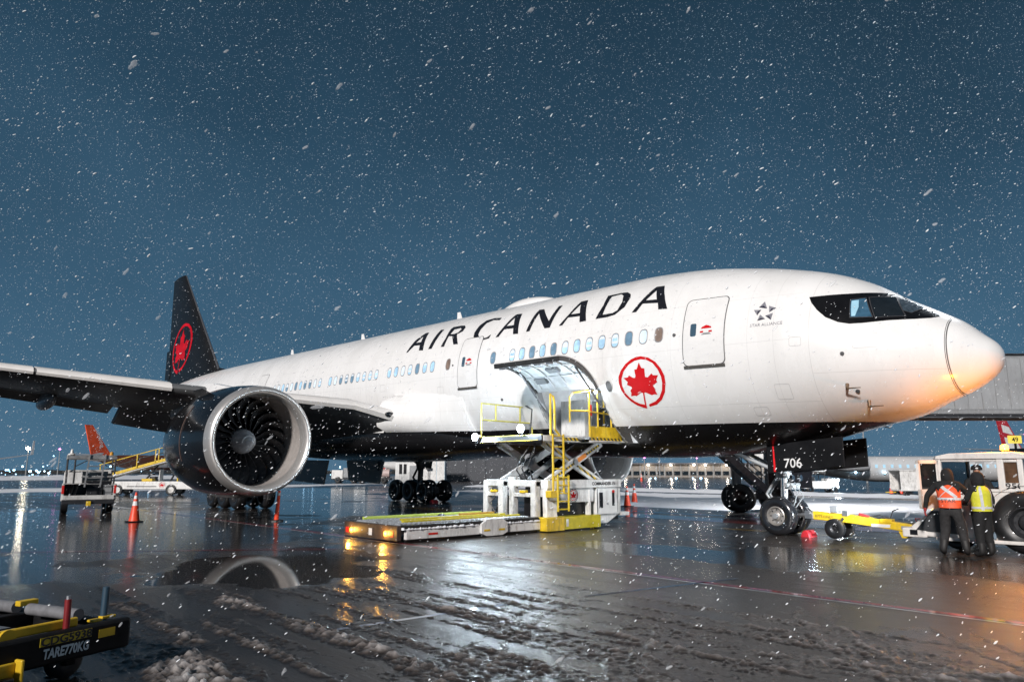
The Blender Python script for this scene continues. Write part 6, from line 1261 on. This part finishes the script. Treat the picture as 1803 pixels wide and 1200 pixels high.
# regional jet right of the nose wheels, nose to the right
RJ, rjt, rjf = plane('regional_jet', at(px(1612, 66), 66), (r2[0]*.995-NV[0]*.06, r2[1]*.995-NV[1]*.06), 'grey regional jet with lit cabin windows parked beyond the tow bar', 1.13, 27.5, 1.92, mat('jet_grey', (.40, .405, .41), .4, var=.1, scale=.6, coat=.2), WHITE, 10.5, ttail=True, fin=3.4, sweep=.42, windows=26, wside=-1)
for x in (4.6, 2.75):
    b = MB(rjt); yy = -math.sqrt(1.13**2-.1**2)-.012; b.box(x-.34, x+.34, yy-.02, yy+.015, 1.35, 2.62); b.build('door', mat('jet_door_grey', (.30, .305, .31), .4), RJ); b = MB(rjt); b.box(x-.12, x+.12, yy-.045, yy-.021, 2.05, 2.35); b.build('door_window', mat('far_pane'), RJ)
for x in (3.3, 5.8): b = MB(rjt); b.ell((x-9.5, -1.3, 1.62), (.1, .1, .1), 10, 6); b.build('wing_light', mat('cool_lamp', (.9, .95, 1), .3, emit=(.50, .80, 1), es=14), RJ)
# red and white tail over the tug
def tailbands(fo, tf, x0, zf):
    for (u0, u1), m in (((.42, .62), WHITE), ((.0, .30), WHITE)):
        pts = []
        for t in (u0, u1): pts += [(x0-6.5*.74*t-.4, zf+6.5*t), (x0-5.0-(.74*6.5+1.7-5.0)*t+.5, zf+6.5*t+.4)]
        b = MB(tf); b.add([(pts[i][0], -.18, pts[i][1]) for i in (0, 1, 3, 2)], [(0, 1, 2, 3)]); b.build('tail_band', m, fo)
plane('parked_airliner', at(px(1772, 128)+9, 128), (r2[0]*.9+NV[0]*.43, r2[1]*.9+NV[1]*.43), 'distant airliner with red and white tail fin above the tug', 1.8, 34, 3.4, FW, mat('tail_red', (.40, .02, .03), .4), 16, fin=6.5, tb=tailbands)

# ================================================================== airfield buildings and vehicles behind
def block(name, loc, fwd, label, boxes, m, cat='building', extra=None):
    T = thing(name, loc, label, cat); tf = frame(loc, fwd); b = MB(tf); b.box(*boxes); b.build('wall', m, T)
    if extra: extra(T, tf)
    return T, tf
def term(T, tf):
    b = MB(tf); b.box(-.5, 46.5, -.9, 9, 3.2, 3.55); b.build('roof', mat('terminal_roof', (.10, .10, .11), .6), T)
    for i in range(22): b = MB(tf); b.box(.6+2.05*i, 2.1+2.05*i, -.06, -.01, .5, 1.5); b.build('window', GLASSD, T)
    for i in range(23): b = MB(tf); b.box(.15+2.05*i, .35+2.05*i, -.22, -.01, .0, 3.2); b.build('column', GREY, T)
    for x in (4.5, 10.4, 16, 21.8, 24.7, 30, 40.5): b = MB(tf); b.ell((x, -.95, 3.05), (.28, .2, .2), 10, 6); b.build('wall_lamp', mat('warm_lamp', (1, .9, .8), .3, emit=(1, .86, .70), es=26), T, smooth=60); lamp('wall_lamp_glow', tf(x, -1.5, 2.9), 120, (1, .85, .68), T, .2)
block('terminal_building', at(px(1068, 185), 185), r2, 'long low terminal with a row of lit wall lamps beyond the nose wheels', (0, 46, 0, 9, 0, 3.2), mat('terminal_wall', (.22, .20, .18), .7, var=.2), extra=term)
def hang(T, tf):
    b = MB(tf); b.box(-.3, 22.3, -.3, 8.3, 4.6, 4.9); b.build('roof', DARK, T)
    for i in range(7): b = MB(tf); b.box(.4+3.1*i, 3.2+3.1*i, -.08, -.01, .1, 4.2); b.build('door_panel', mat('hangar_panel', (.05, .055, .065), .5, var=.2), T)
block('storage_hangar', at(px(790, 118), 118), r2, 'dark hangar behind the cargo loader legs', (0, 22, 0, 8, 0, 4.6), mat('hangar_dark', (.04, .045, .055), .6), extra=hang)
def cater(T, tf):
    b = MB(tf); b.prism([(-.2, 3.0), (3.6, 3.0), (2.9, 3.75), (.8, 3.75)], 'y', -.3, 2.6); b.build('roof', DARK, T)
    for x in (.5, 1.1): b = MB(tf); b.box(x, x+.4, -.03, -.005, 1.3, 2.6); b.build('window', BLACKP, T)
    b = MB(tf); b.box(1.9, 3.2, -.03, -.005, .1, 2.4); b.build('shutter', GREY, T)
block('guard_hut', at(px(702, 98), 98), r2, 'small white hut with dark pitched roof behind the main wheels', (0, 3.4, 0, 2.4, 0, 3.0), WHITE, extra=cater)
def pbox(T, tf):
    for i in range(3): b = MB(tf); b.box(.2+1.2*i, 1.3+1.2*i, -.05, -.01, .2, 3.9); b.build('wall_panel', WHITE, T)
    b = MB(tf); b.tube([(1.4, -.5, 0), (1.4, -.5, 1.9)], .06, 6); b.box(1.0, 1.8, -.55, -.45, 1.9, 2.3); b.build('notice_board', DARK, T)
block('cargo_shed', at(px(742, 108), 109), r2, 'tall pale blue shed behind the main wheels', (0, 3.8, 0, 3, 0, 4.2), mat('shed_blue', (.45, .55, .62), .5), extra=pbox)
def truck(loc, fwd, label, body, L=5.2, H=2.5, name='service_truck', kind='box'):
    T = thing(name, loc, label, 'truck'); tf = frame(loc, fwd)
    def q(nm, m, *bx):
        b = MB(tf); b.box(*bx); return b.build(nm, m, T, bevel=.04)
    q('chassis', DARK, 0, L, -.9, .9, .45, .7); q('cab', WHITE, L-1.6, L, -.95, .95, .6, H*.86); q('windscreen', GLASSD, L-.1, L+.01, -.8, .8, 1.3, H*.8); q('side_window', GLASSD, L-1.2, L-.4, -.965, -.94, 1.3, H*.8)
    if kind == 'box': q('cargo_box', body, 0, L-1.7, -1.05, 1.05, .75, H)
    else:
        b = MB(tf); b.tube([(.2, 0, 1.35), (L-1.9, 0, 1.35)], .62, 18); b.build('tank', body, T, smooth=40); q('hose_cabinet', RED, .9, 1.5, -.95, -.6, .8, 2.1)
    for x in (.9, L-.9):
        for g in (-1, 1): b = MB(); b.rev([(-.12, .2), (-.14, .36), (-.1, .45), (.1, .45), (.14, .36), (.12, .2)], tf(x, g*.85, .45), Vector(tf(0, 1, 0))-Vector(tf(0, 0, 0)), 18); b.build('tyre', TYRE, T, smooth=50)
    return T
truck(at(px(640, 105), 106), (-r2[0], -r2[1]), 'white truck with grey box far beyond the near engine', GREY, 4.0, 2.1)
truck(at(px(693, 103), 104), (-r2[0], -r2[1]), 'white tank truck with red cabinet beside the white hut', mat('tank_pink', (.45, .35, .33), .5), 5.0, 2.2, kind='tank', name='tank_truck')
# covered baggage cart and the lit tractor by the regional jet
CT = thing('baggage_cart', at(px(1592, 50), 51), 'white covered baggage cart with dark side curtain near the tug', 'baggage cart'); ct = frame(tuple(CT['_w']), r2)
for nm, m, q in (('cart_end', DIRTY, (-.5, .95, -.75, -.70, .45, 1.78)), ('cart_body', DIRTY, (-.48, 2.6, -.70, .75, .42, .52)), ('cart_roof', DIRTY, (-.55, 2.7, -.80, .80, 1.78, 1.84)), ('side_curtain', BLACKP, (1.05, 2.55, -.73, -.70, .60, 1.70)), ('corner_post', DIRTY, (.95, 1.05, -.76, -.68, .45, 1.78)), ('corner_post', DIRTY, (2.55, 2.65, -.76, -.68, .45, 1.78)), ('cart_back', DIRTY, (-.48, 2.6, .70, .75, .5, 1.78)), ('tow_tongue', YEL, (-1.2, -.5, -.05, .05, .3, .36))):
    b = MB(ct); b.box(*q); b.build(nm, m, CT, bevel=.015)
for x in (-.1, 2.2):
    for g in (-.6, .6): b = MB(); b.rev([(-.06, .08), (-.07, .17), (-.05, .21), (.05, .21), (.07, .17), (.06, .08)], ct(x, g, .21), Vector(ct(0, 1, 0))-Vector(ct(0, 0, 0)), 18); b.build('wheel', TYRE, CT, smooth=50)
TR = thing('baggage_tractor', at(px(1438, 59), 60), 'white baggage tractor with glaring headlight under the regional jet', 'tractor'); tt_ = frame(tuple(TR['_w']), r2)
for nm, m, q in (('chassis', WHITE, (-1.2, 1.6, -.65, .65, .35, .95)), ('hood', WHITE, (.7, 1.7, -.6, .6, .95, 1.15)), ('canopy', WHITE, (-1.0, .6, -.65, .65, 1.72, 1.80)), ('seat', DARK, (-.7, -.2, -.4, .4, .95, 1.3)), ('cargo_deck', GREY, (-3.2, -1.3, -.7, .7, .4, .6)), ('crate', WHITE, (-3.1, -1.5, -.6, .6, .6, 1.3))):
    b = MB(tt_); b.box(*q); b.build(nm, m, TR, bevel=.03)
for x in (-.9, .5):
    for g in (-.6, .6): b = MB(tt_); b.tube([(x, g, .95), (x, g, 1.72)], .03, 6); b.build('canopy_post', DARK, TR)
for x in (-.7, 1.2, -2.6):
    for g in (-.6, .6): b = MB(); b.rev([(-.08, .1), (-.1, .22), (-.06, .28), (.06, .28), (.1, .22), (.08, .1)], tt_(x, g, .28), Vector(tt_(0, 1, 0))-Vector(tt_(0, 0, 0)), 18); b.build('wheel', TYRE, TR, smooth=50)
b = MB(tt_); b.ell((1.35, -.72, .85), (.13, .05, .13), 12, 8); b.build('headlight', WHITEL, TR, smooth=60); lamp('headlight_glow', tt_(1.35, -1.1, .9), 160, (.72, .88, 1), TR, .1)
for i, (x, d) in enumerate(((1558, 58), (1575, 57.5))): cone(at(px(x, d), d), ('left' if i == 0 else 'right')+' of two small orange cones under the regional jet wing', .85)
cone(at(px(1128, 120), 120), 'tiny far cone beyond the pair of cones', 1.2)
# ground cable lying across to the tug
b = MB(); pts = [Vector(P(7.2, -2.5, .9)), Vector(P(6.6, -3.6, .45)), Vector(P(6.4, -5.2, .12)), Vector(P(5.6, -6.6, .03)), Vector(P(4.4, -7.2, .03)), Vector(P(3.2, -7.4, .06)), Vector(P(2.3, -7.6, .45)), Vector(P(1.6, -7.0, .9))]
b.tube([pts[i]*(1-t)**2*0+(pts[i]*(1-t)+pts[i+1]*t) for i in range(len(pts)-1) for t in (0, .5)]+[pts[-1]], .022, 6); tag(b.build('ground_cable', mat('cable_pale', (.42, .42, .30), .5), None, smooth=60, loc=P(4.5, -7, 0)), 'pale cable sagging between nose gear and baggage cart', 'cable')
# gate sign on its bracket
SG = thing('gate_sign', at(px(1781, 40), 40), 'lit yellow gate sign 49 on a dark post above the tug', 'sign'); gt = frame(tuple(SG['_w']), r2)
b = MB(gt); b.tube([(.1, .1, 0), (.1, .1, 3.6)], .06, 8); b.box(-.2, 1.4, -.05, .5, 2.72, 3.0); b.build('post', DARK, SG); b = MB(gt); b.box(-.32, .36, -.08, .08, 3.28, 3.70); b.build('sign_box', mat('sign_yellow', (.8, .62, .08), .4, emit=(1, .78, .12), es=.9), SG, bevel=.02)
text_on('49', .36, gt(-.19, -.085, 3.36), (r2[0], r2[1], 0), (0, 0, 1), WRITE, SG, bold=.006)
# light masts and far lamps
COOL = mat('cool_lamp'); WARM = mat('warm_lamp', emit=(1, .86, .7), es=26)
PINK = mat('pink_lamp', (1, .4, .8), .3, emit=(1, .18, .75), es=14)
def mast(x, dep, H, label, lampm, hd=.3):
    L = at(px(x, dep), dep); T = thing('light_mast', L, label, 'light mast'); b = MB(); b.tube([L, (L[0], L[1], H)], [.16, .07], 10); b.build('pole', GREY, T, smooth=40)
    tf = frame(L, r2); b = MB(tf); b.box(-.5, .5, -.1, .1, H-.05, H+.05); b.build('crossarm', GREY, T); b = MB(tf); b.ell((0, -.15, H), (hd, hd*.6, hd*.6), 12, 6); b.build('lamp_head', lampm, T, smooth=60); return T
mast(62, 190, 7.3, 'glowing light mast above the raised winglet at left', mat('mast_lamp', (1, .95, .85), .3, emit=(1, .88, .66), es=120), .55)
mast(117, 200, 7.4, 'small mast with pink lamp behind the pickup rack', PINK, .25)
mast(1518, 110, 10.5, 'tall grey light mast behind the regional jet', COOL, .22)
mast(1160, 175, 6.5, 'thin mast above the terminal roof', COOL, .12)
mast(1134, 150, 4.3, 'mast with pink lamp left of the terminal', PINK, .22); mast(1225, 176, 4.6, 'pink lamp mast above the terminal middle', PINK, .14); mast(1316, 150, 4.2, 'pink lamp mast behind the stairs', PINK, .22); mast(1800, 70, 5.2, 'pink lamp mast at the right edge', PINK, .10)
TM = mast(1975, 42, 30.0, 'tall floodlight mast just beyond the upper right corner', mat('mast_flood', (1, 1, 1), .3, emit=(.85, .93, 1), es=60), .7)
lamp('mast_flood_beam', (TM['_w'][0]-NV[0]*1.2, TM['_w'][1]-NV[1]*1.2, 29.2), 9000, (.88, .94, 1), TM, .5)
rl = random.Random(5)
FL = [(9, 826), (27, 827), (31, 827), (41, 827), (55, 821), (12, 833), (27, 835), (45, 834), (69, 829), (74, 835), (80, 828), (87, 829), (94, 829), (98, 819), (107, 789+14), (91, 821), (16, 837), (20, 832), (34, 830), (84, 831), (102, 832), (104, 829), (560, 822), (572, 833), (606, 822), (590, 842), (553, 826), (545, 828), (248, 822), (262, 829), (278, 826), (208, 821), (235, 833), (283, 832), (1144, 843), (1152, 843), (1179, 845), (1188, 845), (1217, 844), (1231, 845), (1285, 844), (1296, 845), (1301, 845), (848, 806+18), (1480, 846), (1415, 833)]
for i, (x, y) in enumerate(FL):
    d = 260 if x < 700 else 150; z = 1.855+(826.5-y)*d/1272.56; z = max(z, .15); r_ = (.13+.30*rl.random()**2)*d/260
    L = at(px(x, d), d); b = MB(); b.ell((L[0], L[1], z), (r_, r_, r_), 10, 6); b.tube([(L[0], L[1], 0), (L[0], L[1], max(.02, z-r_*.9))], .05, 5)
    b = MB(); b.tube([(L[0], L[1], 0), (L[0], L[1], z)], .05, 5); LB = 'glowing airfield lamp on the far horizon left of the pickup' if x < 120 else 'far lamp glowing between the pickup and the near engine' if x < 300 else 'far lamp glowing under the belly beside the near engine' if x < 700 else 'lamp glowing low in front of the distant terminal' if x < 1350 else 'lone far lamp glowing behind the nose gear'
    T = thing('airfield_lamp', L, LB, 'lamp', 'distant airfield lamps'); b.build('post', DARK, T)
    b = MB(); b.ell((L[0], L[1], z), (r_, r_, r_), 10, 6); b.build('lamp_globe', mat('airfield_blue_lamp', (.8, .9, 1), .3, emit=(.35, .68, 1), es=5) if i % 4 else COOL, T, smooth=60)
# dark far treeline / embankment so the horizon is not bare
def ridge_line(x0, x1, dep, h, seed, label):
    xs = np.linspace(px(x0, dep), px(x1, dep), 60); r = random.Random(seed); b = MB(); rows = []
    for t, hh, dd in ((0, 0, 0), (.5, 1, 5), (1, .0, 12)):
        rows.append([(*at(x, dep+dd)[:2], h*hh*(.8+.4*r.random())) for x in xs])
    b.loft(rows, cap=False, close=False); return tag(b.build('embankment', mat('dark_ground', (.02, .022, .022), .8, var=.4, scale=.2), None), kind='structure')
ridge_line(-200, 700, 330, 1.6, 2, ''); ridge_line(1000, 2100, 300, 1.6, 3, '')

# ================================================================== falling snow
def flakes(n, seed, d0, d1, smin, smax, pw, el0, el1, label, m, dpow=.62):
    r = np.random.default_rng(seed); q = r.random((n, 3)); d = d0+(d1-d0)*q[:, 0]**dpow; lat = (q[:, 1]-.5)*1.85*d; z = q[:, 2]*(d*.80+3.2)
    c = np.stack([CAMP.x+NV[0]*d+r2[0]*lat, CAMP.y+NV[1]*d+r2[1]*lat, z+.05], -1); dist = d
    s = -c[:, 0]; h = c[:, 2]-ZC-SL*s; ok = ~((np.hypot(c[:, 1], h) < 3.25) & (s > 0) & (s < 62)); c = c[ok]; dist = dist[ok]; n = len(c)   # none inside the cabin
    size = smin+(smax-smin)*r.random(n)**pw
    ax = np.array([r2[0]*.80, r2[1]*.80, .58])[None]+r.normal(0, .20, (n, 3)); ax /= np.linalg.norm(ax, axis=1)[:, None]   # wind-driven slant
    t = r.normal(size=(n, 3)); u = np.cross(ax, t); u /= np.linalg.norm(u, axis=1)[:, None]; v = np.cross(ax, u); el_ = el0+(el1-el0)*r.random(n)
    if d1 > 20:     # far flakes: six-cornered grains
        loc_ = np.array([(1, 0, 0), (-1, 0, 0), (0, 1, 0), (0, -1, 0), (0, 0, 1), (0, 0, -1)], float); f = np.array([(0, 2, 4), (0, 4, 3), (0, 3, 5), (0, 5, 2), (1, 4, 2), (1, 3, 4), (1, 5, 3), (1, 2, 5)])
    else:           # near flakes: rounded, uneven tufts
        loc_ = [(1, 0, 0), (-1, 0, 0)]; f = []
        for i, (xx, rr_) in enumerate(((.72, .70), (.25, 1.0), (-.25, .95), (-.72, .66))):
            for k in range(6): loc_.append((xx, rr_*math.cos(k*math.pi/3), rr_*math.sin(k*math.pi/3)*(.8 if i % 2 else 1)))
        for k in range(6):
            k2 = (k+1) % 6; f += [(0, 2+k, 2+k2), (1, 20+k2, 20+k)]
            for i in range(3): a0, b0 = 2+6*i, 8+6*i; f += [(a0+k, b0+k, a0+k2), (a0+k2, b0+k, b0+k2)]
        loc_ = np.array(loc_); f = np.array(f)
    nv = len(loc_); jit = 1+.22*r.normal(size=(n, nv)) if nv > 6 else np.ones((n, nv))
    V = (c[:, None]+ax[:, None]*(size*el_)[:, None, None]*loc_[None, :, :1]+(u[:, None]*loc_[None, :, 1:2]+v[:, None]*loc_[None, :, 2:])*size[:, None, None]*jit[:, :, None]).reshape(-1, 3).astype(np.float32)
    Fx = (f[None]+np.arange(n)[:, None, None]*nv).reshape(-1, 3).astype(np.int32)
    me = bpy.data.meshes.new('falling_snow'); me.vertices.add(len(V)); me.vertices.foreach_set('co', V.ravel()); me.loops.add(Fx.size); me.loops.foreach_set('vertex_index', Fx.ravel()); me.polygons.add(len(Fx)); me.polygons.foreach_set('loop_start', np.arange(0, Fx.size, 3, dtype=np.int32)); me.update(calc_edges=True)
    me.materials.append(m); o = bpy.data.objects.new('falling_snow', me); COL.objects.link(o)
    return tag(o, label, 'snow', kind='stuff')
FLK = mat('snowflake', (.85, .88, .92), .7, var=.03); FLS = mat('soft_snowflake', (.85, .88, .92), .8, var=.03, alpha=.22)
flakes(80000, 5, 11, 62, .0038, .0115, 2.2, 1.6, 3.2, 'fine snowflakes filling the air around the airliner', FLK)
flakes(38000, 9, 55, 120, .012, .026, 1.5, 1.2, 2.4, 'far snowflakes like fine mist behind the airliner', FLK, .8)
flakes(7000, 6, 5.0, 13, .0022, .0068, 2.2, 1.8, 3.6, 'larger slanting snowflakes in the nearer air', FLK, .8)
flakes(190, 8, 2.4, 5.5, .0045, .0110, 1.7, 2.0, 3.6, 'big soft snowflakes close in the foreground', FLS, .8)
